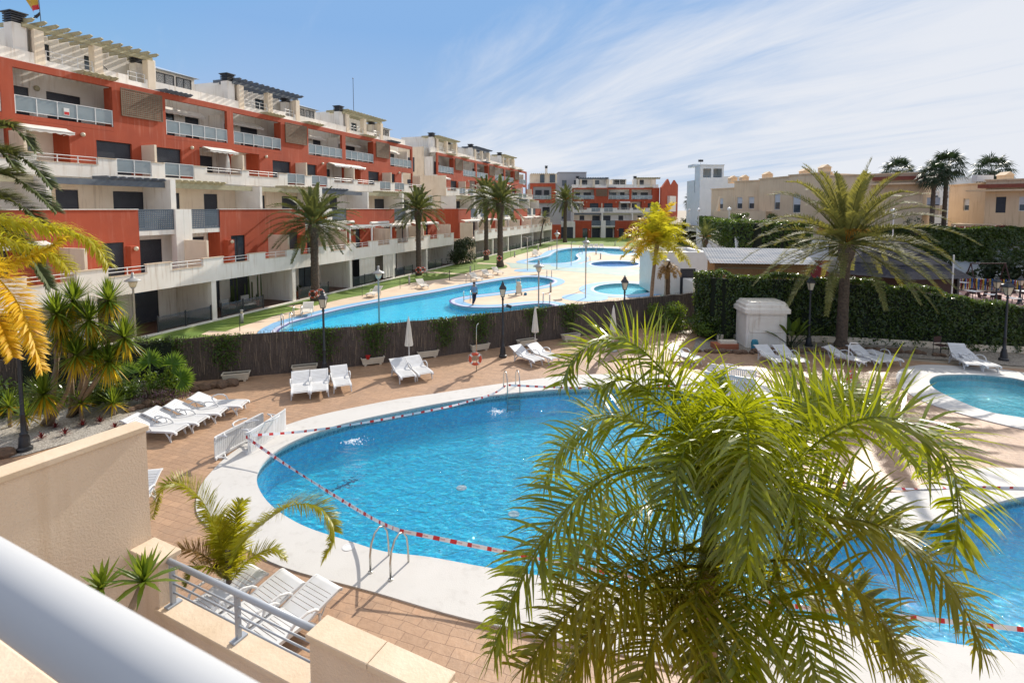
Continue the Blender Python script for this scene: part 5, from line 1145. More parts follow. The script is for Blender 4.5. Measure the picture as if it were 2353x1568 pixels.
b=MB(); b.tube([(0.04,0,2.55),(0.25,-0.05,2.6)],0.02,5); b.T=Matrix.Translation((0.30,-0.08,2.55))@Matrix.Rotation(R(20),4,'Y'); b.box(-0.13,0.13,-0.09,0.09,-0.07,0.07); b.build('floodlight','black',l2)
lantern('black lantern post left, between the three sun loungers',G(746,862))
lantern('black lantern post in front of the golden palm',G(1433,793))
lantern('black lantern post right of the white cabinet',G(1857,795))
lantern('black lantern post at the far right edge, in front of the hedge',G(2305,828),3.95)
lantern('black post at the left edge, its top hidden by the yellow fronds',G(57,1035),4.0)
def mushroom(label,loc,h=3.4):
    t=thing('pole_lamp',label,'lamp post',loc,0,'grey pole lamps with round caps')
    MB().lathe([(0.055,0),(0.05,h-0.6),(0.09,h-0.58),(0.12,h-0.50)],10).build('pole','greypole',t,True)
    MB().lathe([(0.14,h-0.50),(0.22,h-0.25),(0.22,h-0.18)],14).build('lamp_glass','lamp_glass',t,True)
    MB().lathe([(0.40,h-0.18),(0.38,h-0.14),(0.22,h-0.05),(0.10,h),(0.07,h+0.10),(0.06,h+0.28)],16).build('lamp_cap','greypole',t,True)
M['greypole']=pm('lamp_grey',(0.36,0.36,0.34),0.45,(0.30,0.30,0.28),5)
mushroom('grey pole lamp with round cap before the left part of the far pool',G(871,743))
mushroom('grey pole lamp with round cap beside the person, at the bay of the far pool',G(1237,717))
mushroom('grey pole lamp with round cap just left of the golden palm fronds, right of centre',G(1345,664),4.4)
mushroom('grey pole lamp with round cap standing on the green path',G(1279,618),4.4)
mushroom('grey pole lamp with round cap right of the golden palm trunk',G(1527,694))
mushroom('grey pole lamp with round cap behind the yucca tree, before the ground floor',G(312,790),3.6)
def globe(label,loc,h=3.6):
    t=thing('globe_lamp',label,'lamp post',loc,0,'white globe lamps on the upper terrace'); MB().lathe([(0.05,0),(0.05,h)],8).build('pole','rail_white',t); MB().lathe([(0.05,h),(0.17,h+0.07),(0.24,h+0.22),(0.20,h+0.38),(0.03,h+0.46)],14).build('globe','lampglobe',t,True)
M['lampglobe']=pm('white_globe',(0.8,0.8,0.78),0.3)
for x,y,d,lb in ((1605,484,75,'leftmost white globe lamp before the pale tower house'),(1583,484,92,'small white globe lamp left of the pale tower house'),(1675,483,62,'white globe lamp over the bright clipped hedge'),(2053,489,45,'white globe lamp right of the big palm')):
    v=D(x,y,d); globe(lb,(v.x,v.y,v.z-3.7))
for x,y,d,lb in ((2290,655,33,'small twin lantern on the cafe terrace before the coloured fence'),(2345,650,40,'small lantern over the cafe tables at the right edge')): 
    v=D(x,y,d); lantern(lb,(v.x,v.y,0),v.z+0.6)
def bollard(label,px):
    t=thing('bollard_light',label,'bollard light',G(*px),0,'bollard lights around the lawn'); MB().lathe([(0.09,0),(0.09,0.62)],10).build('post','greypole',t,True); MB().lathe([(0.075,0.62),(0.075,0.78)],10).build('lamp_glass','lamp_glass',t,True); MB().lathe([(0.10,0.78),(0.10,0.86),(0.02,0.88)],10).build('cap','greypole',t,True)
for px,lb in (((556,742),'bollard light at the left corner of the far terrace'),((940,653),'bollard light at the foot of the second date palm'),(r4(658,1148),'bollard light behind the three far sun loungers'),(r4(982,1025),'bollard light at the lawn edge between the close palms and the far pool'),(r4(1155,975),'bollard light at the lawn edge near the bent far loungers'),(r4(1245,1280),'bollard light on the tongue between the two arms of the far pool'),(r4(1577,1005),'left bollard light inside the bend of the second far pool'),(r4(1610,1038),'right bollard light inside the bend of the second far pool'),(ry(1380,1140),'bollard light on the distant lawn in shade'),(ry(1023,1115),'bollard light behind the distant row of loungers'),(ry(350,1195),'bollard light at the far end of the lawn'),(rz(1068,1325) if False else (1090.5,597),'bollard light in front of the dark oleander')): bollard(lb,px)
def stake(px,h=1.0):
    t=tag(MB().lathe([(0.02,0),(0.02,h)],6).build('stake','black',None),'thin black stake at the edge of the lawn','stake','thin stakes along the lawn edge'); t.location=G(*px)
for px in ((648,770),(551,760),(832,681),(919,663),(1033,644)) : stake(px)
for p in ((505,1190),(690,1145),(850,1080),(952,1020),(1035,985),(320,1180)): stake(r4(*p))
# ---- sun lounger
def lounger_parts(back=28,mat='plastic'):
    A={}; b=MB(); br=R(back)
    def prof(y):
        if y<1.18: return 0.335+0.02*math.sin(y*2.2)+(-0.05*(1-y/0.12)**2 if y<0.12 else 0)
        return None
    # seat: transverse slats between two side rails
    y=0.02
    while y<1.14:
        z=prof(y+0.03); b.box(-0.27,0.27,y,y+0.058,z-0.015,z); y+=0.072
    for sx_ in (-1,1):
        pts=[(sx_*0.30,yy,prof(yy)-0.005) for yy in (0,0.06,0.12,0.4,0.8,1.17)]; 
        for i in range(len(pts)-1):
            a,c=pts[i],pts[i+1]; w_=0.04; b.add([(a[0]-w_,a[1],a[2]-.05),(a[0]+w_,a[1],a[2]-.05),(a[0]+w_,a[1],a[2]+.01),(a[0]-w_,a[1],a[2]+.01),(c[0]-w_,c[1],c[2]-.05),(c[0]+w_,c[1],c[2]-.05),(c[0]+w_,c[1],c[2]+.01),(c[0]-w_,c[1],c[2]+.01)],[(0,1,2,3),(7,6,5,4),(0,4,5,1),(1,5,6,2),(2,6,7,3),(3,7,4,0)])
    A['seat']=b.mesh('seat',mat)
    b=MB(); H0=Vector((0,1.16,0.35)); Lb=0.80
    def bp(s): # along the back, slightly curved, rolling over at the head
        a=br*(1.15-0.35*s/Lb) if s<0.66 else br*0.8-(s-0.66)*9.0; return a
    p=H0.copy(); s=0; pts=[p.copy()]
    while s<Lb:
        a=bp(s); p=p+Vector((0,math.cos(a),math.sin(a)))*0.04; s+=0.04; pts.append(p.copy())
    for i in range(0,len(pts)-1):
        a,c=pts[i],pts[i+1]; g=0.30; nx=(c-a).normalized(); off=Vector((0,-nx.z,nx.y))*-0.018
        e=a+(c-a)*(0.72 if (i%2==1 and 1<i<14) else 1.0)
        q=[(-g,a),(g,a),(g,e),(-g,e)]; vs=[(x,v.y,v.z) for x,v in q]+[(x,(v+off).y,(v+off).z) for x,v in q]; b.add(vs,[(0,1,2,3),(7,6,5,4),(0,4,5,1),(1,5,6,2),(2,6,7,3),(3,7,4,0)])
        for sx_ in (-1,1):
            x0,x1=sorted((sx_*0.30,sx_*0.345)); vs=[(x0,a.y,a.z+.006),(x1,a.y,a.z+.006),(x1,c.y,c.z+.006),(x0,c.y,c.z+.006)]; vs+=[(x,y_+off.y*2.6,z_+off.z*2.6) for x,y_,z_ in vs]; b.add(vs,[(0,1,2,3),(7,6,5,4),(0,4,5,1),(1,5,6,2),(2,6,7,3),(3,7,4,0)])
    A['backrest']=b.mesh('backrest',mat); top=pts[14]
    def leg(y,dy,sx_,z=0.33):
        b=MB(); b.tube([(sx_*0.31,y-0.10,z-0.03),(sx_*0.325,y+dy*0.4,0.16),(sx_*0.335,y+dy,0.0)],[0.03,0.026,0.022],6); b.tube([(sx_*0.31,y+0.14,z-0.03),(sx_*0.325,y+0.06+dy*0.6,0.16),(sx_*0.335,y+dy,0.0)],[0.024,0.022,0.02],6); return b.mesh('leg',mat)
    A['leg']=[leg(0.22,-0.05,-1),leg(0.22,-0.05,1),leg(1.30,0.12,-1),leg(1.30,0.12,1)]
    b=[]
    for sx_ in (-1,1):
        q=MB(); q.tube([(sx_*0.34,0.78,0.34),(sx_*0.37,0.86,0.47),(sx_*0.375,0.98,0.53),(sx_*0.375,1.15,0.54),(sx_*0.365,1.30,0.49),(sx_*0.35,1.38,0.42)],0.024,7); b.append(q.mesh('armrest',mat))
    A['armrest']=b; 
    q=MB(); 
    for sx_ in (-1,1): q.tube([(sx_*0.24,top.y,top.z-0.03),(sx_*0.25,1.52,0.18),(sx_*0.26,1.42,0.30)],0.016,5)
    A['back_prop']=q.mesh('back_prop',mat); return A
LA={b_:lounger_parts(b_) for b_ in (26,50,0,13)}
LA2=lounger_parts(34,'canvas')
def lounger(label,foot,head,back=26,group='white plastic sun loungers around the near pool',A=None,ft=0.0,hd_=0.0):
    d=head-foot; rz_=math.atan2(-d.x,d.y); A=A or LA[back]; t=thing('sun_lounger',label,'sun lounger',(foot.x,foot.y,0),rz_,group)
    put('seat',A['seat'],t); put('backrest',A['backrest'],t); put('back_prop',A['back_prop'],t)
    for m_ in A['leg']: put('leg',m_,t)
    for m_ in A['armrest']: put('armrest',m_,t)
    return t
def LG(fx,fy,hx,hy,zf=0.3,zh=0.6): return G(fx,fy,zf),G(hx,hy,zh)
for (lb,a) in [('sun lounger nearest the sand coloured wall in the left row of four',(421,985,328.5,961)),('second sun lounger from the wall in the left row of four',(469,965,373,944)),('third sun lounger from the wall in the left row of four',(517,944,428,927)),('farthest sun lounger in the left row of four, by the rocks',(565,927,476,910)),
 ('left one of the three sun loungers by the left lantern post',(690,903,690,862)),('middle one of the three sun loungers by the left lantern post',(733,899,733,858.5)),('right one of the three sun loungers, just right of the lantern post',(788,887,781,851.6)),
 ('left lounger of the pair under the left folded umbrella',(939,866,921.5,834)),('right lounger of the pair under the left folded umbrella',(979,859,957.5,827.6)),
 ('left lounger of the pair right of the middle lantern post',(1239,828,1201.5,801)),('right lounger of the pair right of the middle lantern post',(1279,823,1241.5,797)),
 ('lounger half hidden behind the top frond of the big foreground palm',(1608,826,1562,799)),
 ('left lounger of the pair below the white cabinet',(1798,832,1765,802)),('right lounger of the pair below the white cabinet',(1845,832,1807.7,802)),
 ('left lounger of the three at the foot of the big date palm',(1993,831,1930,803)),
 ('lower right lounger of the far right pair, its back flat',(2285,843,2232,811))]:
    f,h=LG(*a); lounger(lb,f,h)
f,h=LG(2241,839,2203,806); lounger('far right lounger with its back raised steeply',f,h,50)
f,h=LG(2034,832,1961,802,0.3,0.45); lounger('middle lounger of the three at the foot of the big date palm',f,h,26)
f,h=LG(2062,829,1990,800,0.3,0.4); lounger('right, flat lying lounger of the three at the foot of the big date palm',f,h,0)
for lb,(hx,hy,fx,fy) in (('left lounger under the grey balcony railing, crossed by the small palm trunk',(585,1303,490,1385)),('middle lounger under the grey balcony railing',(670,1322,560,1415)),('right lounger under the grey balcony railing, nearest the sand coping',(752,1335,640,1440))):
    h=G(hx,hy,0.50); f=G(fx,fy,0.32); d=(f-h); d.z=0; d=d.normalized(); f=Vector((h.x,h.y,0))+d*1.86; lounger(lb,f,h,13)
f=G(250,1205,0.3); h=G(306,1126,0.5); lounger('lounger almost hidden behind the sand coloured wall end',f,h)
def onside(label,a,c,flip=0,h=0.36,A=None):   # lounger tipped on its side between two ground points
    d=c-a; t=thing('tipped_lounger',label,'sun lounger',(a.x,a.y,h),0,'loungers tipped on their side'); A=LA[0]
    t.rotation_mode='XYZ'; t.rotation_euler=(Matrix.Rotation(math.atan2(-d.x,d.y),3,'Z')@Matrix.Rotation(R(90 if flip else -90),3,'Y')).to_euler()
    put('seat',A['seat'],t); put('backrest',A['backrest'],t)
    for m_ in A['leg']: put('leg',m_,t)
    for m_ in A['armrest']: put('armrest',m_,t)
onside('front lounger tipped on its side at the pool end, tape tied on',G(512,1062),G(622,1000))
onside('rear lounger tipped on its side at the left end of the pool',G(528,1052)+Vector((0.15,0.2,0)),G(628,985)+Vector((0.15,0.2,0)),1)
onside('front lounger tipped on its side behind the big foreground palm',G(1738,905),G(1648,890))
onside('rear lounger tipped on its side behind the big foreground palm',G(1735,895),G(1645,880),1)
far='cream loungers on the far pool terrace'
for lb,(hx,hy,fx,fy) in (('far lounger below the nearest date palm',(715,694,703,718)),('far lounger with raised back beside the second date palm',(950,645,977,657)),('far lounger just right of the nearest lantern and palm, partly hidden',(868,668,848,676)),('left lounger of the far three by the lawn',(1072,632,1103,640)),('middle lounger of the far three by the lawn',(1100,624,1128,632)),('right lounger of the far three by the lawn',(1122,618,1151,626)),('nearer of the two loungers before the small leaning palm',(1216,581,1236,586)),('farther of the two loungers before the small leaning palm',(1218,577,1240,581)),('leftmost lounger of the distant row before the shaded lawn',(1347,560,1343,567)),('second lounger of the distant row before the shaded lawn',(1360,560,1358,567)),('third lounger of the distant row before the shaded lawn',(1371,560,1369,567)),('rightmost lounger of the distant row before the shaded lawn',(1383,560,1381,567)),('lounger on the green path by the low white wall',(1570,654,1540,657)),('distant lounger beside the golden palm fronds',(1437,566,1424,567))):
    f=G(fx,fy,0.3); h=G(hx,hy,0.35); d=h-f; d.z=0; d=d.normalized()*1.8; lounger(lb,f,f+d,group=far,A=LA2)
# ---- umbrellas
def umbrella(label,loc,h=2.35):
    t=thing('folded_umbrella',label,'umbrella',loc,0,'folded white umbrellas'); b=MB(); vs=[];n=16
    pr=[(0.02,h),(0.05,h-0.10),(0.09,h-0.5),(0.13,h-0.95),(0.16,h-1.22),(0.15,h-1.28)]
    for r_,z in pr:
        for j in range(n): a=2*math.pi*j/n; q=r_*(1+(0.22 if j%2 else -0.18)*(r_>0.06)); vs.append((q*math.cos(a),q*math.sin(a),z))
    b.add(vs,[(i*n+j,i*n+(j+1)%n,(i+1)*n+(j+1)%n,(i+1)*n+j) for i in range(len(pr)-1) for j in range(n)]); b.build('canopy','canvas',t); MB().lathe([(0.02,0.05),(0.02,h+0.06)],8).build('pole','rail_white',t); MB().lathe([(0.24,0),(0.24,0.05),(0.05,0.09)],14).build('base','greypole',t)
umbrella('folded white umbrella between the pair of loungers in the middle of the fence',G(940,847))
umbrella('folded white umbrella right of the middle lantern post',G(1229,808),2.3)
umbrella('folded white umbrella behind the tip of the big foreground palm',G(1408,806),2.3)
# ---- ladders
def ladder(label,a,c,w_=0.5,h=0.78,group='steel pool ladders'):
    """a: deck foot midpoint, c: pool side midpoint (both on the ground)"""
    d=c-a; rz_=math.atan2(-d.x,d.y); L_=max(0.45,min(0.75,Vector((d.x,d.y)).length)); t=thing('pool_ladder',label,'ladder',(a.x,a.y,0.03),rz_,group)
    for s in (-1,1):
        pts=[(s*w_/2,0,0),(s*w_/2,0.0,h*0.45)]+[(s*w_/2,L_/2-L_/2*math.cos(k_),h*0.45+(h*0.55)*math.sin(k_)) for k_ in [R(x) for x in (30,60,90,120,150)]]+[(s*w_/2,L_,h*0.40),(s*w_/2,L_+0.02,-0.1),(s*w_/2,L_+0.02,-0.75)]
        MB().tube(pts,0.022,8).build('handrail','steel',t,True); MB().lathe([(0.055,0),(0.05,0.02),(0.025,0.03)],12,(s*w_/2,0,0)).build('flange','steel',t)
    for z in (-0.22,-0.45,-0.68): MB().box(-w_/2,w_/2,L_-0.02,L_+0.06,z-0.015,z+0.015).build('step','steel',t)
mid_=lambda p,q:(G(*p)+G(*q))/2
ladder('steel ladder nearest the camera, above the grey railing',mid_((853,1320),(895,1331)),mid_((888,1282),(942,1290)))
ladder('steel ladder at the far side of the near pool, beside the depth figures',mid_((1157.5,891),(1183.5,888)),mid_((1168.5,909),(1195.5,906)))
fl='ladders of the far pools'
for lb,a,c in (('left ladder at the near end of the long far pool',(655,745),(668,755)),('right ladder at the near end of the long far pool',(682,727),(700,752)),('ladder beside the person on the tongue of the far pool',(1073,690),(1072,699)),('ladder on the lawn side of the far pool, behind the person',(1076,648),(1078,658)),('ladder at the rounded far end of the long pool',(1262,636),(1258,644)),('ladder at the small bay of the long pool, near the pole lamp',(1256,695),(1252,704)),('ladder at the inner bend of the second far pool',(1334,583),(1328,590)),('ladder at the left bank of the second far pool',(1263,575),(1272,580)),('ladder at the left end of the small dark blue pool',(1349,600),(1358,604)),('ladder at the near bank of the second far pool',(1240,607),(1240,600))): ladder(lb,G(*a),G(*c),group=fl)
# ---- lifebuoys
def buoy(label,loc,rz_=0,group='lifebuoys hung on the palm trunks',s=0.30):
    t=thing('lifebuoy',label,'lifebuoy',loc,rz_,group); MB().torus((0,0,0),s-0.07,0.065,'y',28,8).build('ring','orange',t,True)
    for i in range(4):
        a=R(45+90*i); b=MB(); b.T=Matrix.Rotation(-a,4,'Y')@Matrix.Translation((s-0.07,0,0)); b.torus((0,0,0),0.067,0.008,'z',14,5); b.T=Matrix.Rotation(-a,4,'Y')
        b2=MB(); b2.T=b.T; vs=[]; 
        for yy in (-0.04,0.04):
            for j in range(10): q=2*math.pi*j/10; vs.append((s-0.07+0.069*math.cos(q),0.069*math.sin(q),yy))
        b2.add(vs,[(j,(j+1)%10,10+(j+1)%10,10+j) for j in range(10)]); b2.build('band','rail_white',t)
    q=MB(); q.tube([((s+0.02+0.02*math.sin(j*4))*math.cos(R(j*15)),0,(s+0.02+0.02*math.sin(j*4))*math.sin(R(j*15))) for j in range(25)],0.006,4); q.build('rope','rail_white',t)
    return t
g=G(1094.6,853); t=thing('lifebuoy_post','thin steel post with small notice by the near pool, holding a lifebuoy','post',g); MB().tube([(0,0,0),(0,0,1.95),(0.02,0,2.1),(0.09,0,2.18)],0.022,8).build('post','steel',t,True); MB().box(-0.02,0.02,-0.06,-0.03,0.45,0.50).build('hook','steel',t)
buoy('orange lifebuoy with pale bands on the steel post by the near pool',(g.x-0.05,g.y-0.10,0.60),0,'lifebuoys by the near pool')
g=G(1945,905); t=thing('lifebuoy_post','thin white post with hooked top behind the upright fronds on the right','post',g); MB().tube([(0,0,0),(0,0,1.9),(0.06,0,2.05),(0.35,0,2.03)],0.022,8).build('post','rail_white',t,True)
buoy('orange lifebuoy half hidden behind the upright fronds on the right',(g.x,g.y-0.10,0.72),R(50),'lifebuoys by the near pool')
for i,(x,y,px,py,d) in enumerate(((718,676,725,690,-0.45),(735,673,725,690,0.35),(961,620,962,632,-0.1),(971,620,962,632,0.42),(1115.5,581,1117,597,-0.2),(1120.5,579.5,1117,597,0.3),(1147,593,1149,613,0.0))):
    gp=G(px,py); v=D(x,y,gp.y-0.42); buoy(['orange lifebuoy on the left of the nearest date palm trunk','orange lifebuoy on the right of the nearest date palm trunk','left lifebuoy on the second date palm','right lifebuoy on the second date palm','left lifebuoy on the farther of the two close palms','right lifebuoy on the farther of the two close palms','single lifebuoy on the nearer of the two close palms'][i],v,R(30 if i in(1,3,5) else -8),s=0.34)
# ---- showers
def shower(label,px,h=2.5):
    t=thing('shower_post',label,'shower',G(*px),0,'outdoor showers'); MB().tube([(0,0,0),(0,0,h)],0.05,8).build('post','steel',t)
    for s in (-1,1): MB().tube([(0,0,h-0.15),(s*0.25,0,h+0.1),(s*0.5,0,h+0.05),(s*0.55,0,h-0.1)],0.022,6).build('shower_head','steel',t)
shower('double headed shower right of the pole lamp in the middle of the far terrace',r4(1500,1322),4.2); shower('shower post with black foot on the pale blue disc',r4(1075,1122),3.9); shower('shower post between the second far pool and the green path',r4(1395,1088),3.0)
# ---- person
def skin(name,vs,es,rad,mat,par):
    me=bpy.data.meshes.new(name); me.from_pydata(vs,es,[]); o=bpy.data.objects.new(name,me); COL.objects.link(o); m=o.modifiers.new('s','SKIN'); 
    for i,r_ in enumerate(rad): sv=me.skin_vertices[0].data[i]; sv.radius=(r_,r_) if not isinstance(r_,tuple) else r_; sv.use_root=(i==0)
    o.modifiers.new('d','SUBSURF').levels=2; o.modifiers['d'].render_levels=2; m.use_smooth_shade=True
    dg=bpy.context.evaluated_depsgraph_get(); m2=bpy.data.meshes.new_from_object(o.evaluated_get(dg)); bpy.data.objects.remove(o); m2.materials.clear(); m2.materials.append(M[mat]); o=bpy.data.objects.new(name,m2); COL.objects.link(o); o.parent=par; return o
g=G(1089,701); t=thing('person','person in blue shirt, dark trousers and cap walking along the far pool edge','person',(g.x,g.y,0),R(25))
V_=[(0,0,.93),(0,0,1.10),(0,.01,1.28),(0,.01,1.42),(0,0,1.50),(0,-.02,1.60),(0,-.02,1.68), (-.17,.01,1.40),(-.25,-.02,1.15),(-.28,-.22,1.05),(-.28,-.30,1.06), (.17,.01,1.40),(.25,.02,1.14),(.25,.00,.90),(.25,-.02,.82), (-.09,0,.88),(-.10,-.12,.50),(-.10,.02,.09),(-.10,-.10,.04), (.09,0,.88),(.10,.08,.50),(.10,.34,.15),(.10,.30,.05)]
E_=[(0,1),(1,2),(2,3),(3,4),(4,5),(5,6),(3,7),(7,8),(8,9),(9,10),(3,11),(11,12),(12,13),(13,14),(0,15),(15,16),(16,17),(17,18),(0,19),(19,20),(20,21),(21,22)]
R_=[.13,.12,.15,.10,.06,.09,.07,.06,.05,.04,.04,.06,.05,.04,.04,.09,.07,.05,.05,.09,.07,.05,.05]
skin('body',V_,E_,R_,'skin',t)
skin('shirt',[(0,0,.95),(0,0,1.10),(0,.01,1.28),(0,.01,1.43),(-.18,.01,1.40),(-.255,-.02,1.17),(.18,.01,1.40),(.255,.02,1.16)],[(0,1),(1,2),(2,3),(3,4),(4,5),(3,6),(6,7)],[.17,.165,.18,.13,.085,.075,.085,.075],'shirt',t)
skin('trousers',[(0,0,.97),(-.09,0,.86),(-.10,-.12,.50),(-.10,.02,.12),(.09,0,.86),(.10,.08,.50),(.10,.32,.19)],[(0,1),(1,2),(2,3),(0,4),(4,5),(5,6)],[.15,.11,.09,.075,.11,.09,.075],'trouser',t)
b=MB(); b.lathe([(0.115,1.66),(0.11,1.73),(0.06,1.77),(0.01,1.78)],12,(0,-.02,0)); b.box(-.06,.06,-.22,-.10,1.655,1.67); b.build('cap','trouser',t,True)
pole=MB().tube([(0,0,0),(0.03,0.0,1.5)],0.012,6).build('cleaning_pole','greypole',None); q=Matrix.Rotation(R(25),4,'Z')@Vector((-.28,-.34,0)); pole.location=(g.x+q.x,g.y+q.y,0); tag(pole,'thin pole held by the person at the far pool','pole')
# ---- pool cleaner, cabinet, pump, etc
t=thing('pool_cleaner','white pool cleaning trolley standing on the tongue of the far pool','pool cleaner',G(*r4(1012,1302)),R(15)); b=MB(); b.bbox(-0.22,0.22,-0.15,0.15,0.12,0.85,0.04); b.bbox(-0.16,0.16,-0.12,0.12,0.851,1.15,0.04); b.build('body','plastic_old',t); b=MB(); b.tube([(-.15,.1,.9),(-.2,.16,1.35),(-.1,.16,1.42),(.1,.16,1.42),(.2,.16,1.35),(.15,.1,.9)],0.02,6); b.build('handle','plastic_old',t)
for s in (-1,1): MB().lathe([(0.12,-0.03),(0.12,0.03)],12).build('wheel','black',t).matrix_local=Matrix.Translation((s*0.25,0,0.12))@Matrix.Rotation(R(90),4,'Y')
MB().box(-0.9,-0.25,-0.25,0.1,0,0.08).build('suction_head','plastic_old',t); MB().lathe([(0.12,0),(0.15,0.1),(0.08,0.22)],10,(0.55,-0.1,0)).build('float','bluep',t)
a,c=G(1712,799),G(1808,800); t,L_=framed('equipment_cabinet','white moulded equipment cabinet with rounded cap in front of the dark hedge','cabinet',a,c)
b=MB(); b.bbox(0.03,L_-0.03,0,1.5,0,1.98,0.07); b.build('body','cabin',t)
b=MB(); b.bbox(-0.10,L_+0.10,-0.14,1.62,1.84,2.12,0.07); b.bbox(-0.02,L_+0.02,-0.04,1.5,2.121,2.34,0.09); b.bbox(0.10,L_-0.10,0.08,1.4,2.341,2.42,0.04); b.build('cap','cabin',t)
def rrect(x0,x1,z0,z1,r_,y,k_=5):
    out=[]
    for cx,cz,a0 in ((x1-r_,z1-r_,0),(x0+r_,z1-r_,90),(x0+r_,z0+r_,180),(x1-r_,z0+r_,270)):
        for i in range(k_+1): a=R(a0+90*i/k_); out.append((cx+r_*math.cos(a),y,cz+r_*math.sin(a)))
    return out
b=MB(); p=rrect(0.14,L_-0.14,0.85,1.72,0.14,-0.02); b.tube(p+[p[0]],0.016,6,False); p=rrect(0.42,L_-0.36,0.96,1.58,0.28,-0.008); b.tube(p+[p[0]],0.009,6,False); p=rrect(0.14,L_-0.14,0.15,0.80,0.10,-0.005); b.tube(p+[p[0]],0.007,6,False); b.build('door_mould','cabin',t,True)

t=thing('pool_pump','small blue pump with rounded hood at the foot of the white cabinet','pump',G(1733,806)); b=MB(); b.bbox(-0.16,0.16,-0.12,0.12,0.22,0.50,0.04); b.lathe([(0.17,0.5),(0.14,0.58),(0.05,0.61)],14,sy=0.75); b.build('hood','bluep2',t); MB().bbox(-0.14,0.18,-0.15,0.15,0,0.219,0.04).build('base','bluep',t)
t=thing('brick_box','low red brick box with a pale lid left of the white cabinet','planter',G(1670,803)); MB().box(-0.65,0.6,0,0.6,0,0.28).build('body','terracotta',t); b=MB(); b.box(-0.3,0.55,0.1,0.5,0.28,0.42); b.build('lid','plastic_old',t)
t=thing('garden_chair','dark metal chair in the shade of the hedge near the right loungers','chair',G(2160,813),R(10)); b=MB()
for x,y in ((-.22,-.2),(.22,-.2),(-.22,.2),(.22,.2)): b.tube([(x,y,0),(x,y,0.45 if y<0 else 0.88)],0.014,5)
b.build('frame','black',t); MB().box(-.24,.24,-.22,.22,.44,.47).build('seat','darkwood',t); MB().box(-.22,.22,.19,.215,.55,.86).build('backrest','darkwood',t)
# strelitzia and banana like plant by the cabinet
def bigleaf(b,base,az,el,sl,ll_,wd,rr,mi=0):
    st=arc(base,az,el,sl,4,0.35); b.mi=1; b.tube(st,0.018,4,False); d=(st[-1]-st[-2]).normalized(); s=d.cross(Vector((0,0,1))).normalized(); p=st[-1].copy(); vs=[]; n=7
    for i in range(n+1):
        f=i/n; wv=wd*math.sin(math.pi*min(1,0.06+f*0.94))**0.7*0.5; up=s.cross(d); vs+=[p+s*wv+up*wv*0.35,p.copy(),p-s*wv+up*wv*0.35]; p=p+d*(ll_/n); d=(d+Vector((0,0,-0.9))*0.55*f/n*2).normalized()
    b.mi=mi; b.add(vs,[(3*i+j,3*i+j+1,3*i+j+4,3*i+j+3) for i in range(n) for j in (0,1)])
t=thing('strelitzia','broad leaved strelitzia right of the white cabinet','plant',G(1815,798)); b=MB(); rr=random.Random(9)
for i in range(17): bigleaf(b,Vector((rr.uniform(-.15,.15),rr.uniform(-.15,.15),0)),i*2.4,R(rr.uniform(58,86) if i<9 else rr.uniform(30,60)),rr.uniform(0.7,1.15),rr.uniform(0.7,0.95),0.30,rr,0 if i<9 else 2)
b.build('leaves',['leaf_bright','leaf_dark','leaf_hedge'],t)
# ---- left bed plants
t=thing('young_fan_palm','small fan palm with three round leaves in front of the brushwood fence','palm tree',G(345,916)); b=MB(); rr=random.Random(2)
for (az,el,pl,r_) in ((-80,42,1.15,0.66),(-25,75,1.15,0.62),(60,58,1.25,0.62),(88,32,1.3,0.66),(150,40,0.6,0.35),(-150,35,0.6,0.35)):
    e=arc((0,0,0.25),R(az),R(el),pl,5,0.5); b.mi=1; b.tube([tuple(x) for x in e],0.014,4,False); d=(e[-1]-e[-2]).normalized(); fanleaf(b,e[-1],(d+Vector((0,0,0.15))),Vector((0,-1,0.35)),r_,30,125,0,rr,0.12)
bigleaf(b,Vector((0,0,0.3)),R(-30),R(75),0.9,0.8,0.12,rr); b.build('leaves',['leaf_fan','leaf_bright'],t); MB().tube([(0,0,0),(0,0,0.35)],0.09,8).build('trunk','trunk',t)
shrub('flowering_bush','light green bush beside the small fan palm','bush',G(405,905),0.8,0.6,0.62,2000,0.06,'leaf_bright',81)
shrub('flowering_bush','low purple flecked bush in front of the small fan palm','bush',G(370,928),1.2,0.6,0.26,2200,0.04,'leaf_bush',82)
shrub('flowering_bush','dark bush below the leaning yucca trunks','bush',G(215,935),1.5,0.9,0.8,3600,0.07,'leaf_hedge',83)
shrub('flowering_bush','dark bush at the left edge behind the yellow fronds','bush',G(20,950),1.6,0.9,1.0,3200,0.07,'leaf_hedge',84)

yb=G(110,978); t=thing('yucca_tree','tall yucca with several leaning bare trunks and spiky heads, left of the fan palm','yucca',yb); rr=random.Random(12)
heads=[(G(110,978),D(130,720,16.6)),(G(110,978),D(145,760,16.9)),(G(160,958),D(215,800,17.2)),(G(165,955),D(250,690,17.6)),(G(165,955),D(205,735,17.0)),(G(172,950),D(285,775,17.6)),(G(100,975),D(100,905,16.2)),(G(160,955),D(250,830,17.3)),(G(110,978),D(175,815,16.7)),(G(165,955),D(170,690,17.3))]
TT=MB(); HB=MB()
for i,(g0,hd) in enumerate(heads):
    a=g0-yb; a.z=0; e=hd-Vector((yb.x,yb.y,0)); m_=a.lerp(e,0.55)+Vector((-0.10 if i%2 else 0.12,0.0,-0.15)); q=MB(); q.tube([tuple(a),tuple(a.lerp(m_,0.5)+Vector((0.02,0,0))),tuple(m_),tuple(e)],[0.11,0.075,0.06,0.05],9); q.build('trunk','trunk2',t,True)
    q=MB(); yuccahead(q,e,0.86,190,rr,0,wd=0.055,lo=-75); q.build('leaf_head',['leaf_yucca','leaf_gold'],t)
t=thing('yucca_bush','low yucca tufts in the gravel at the left, under the tree yucca','yucca',G(60,990)); q=MB(); rr=random.Random(15)
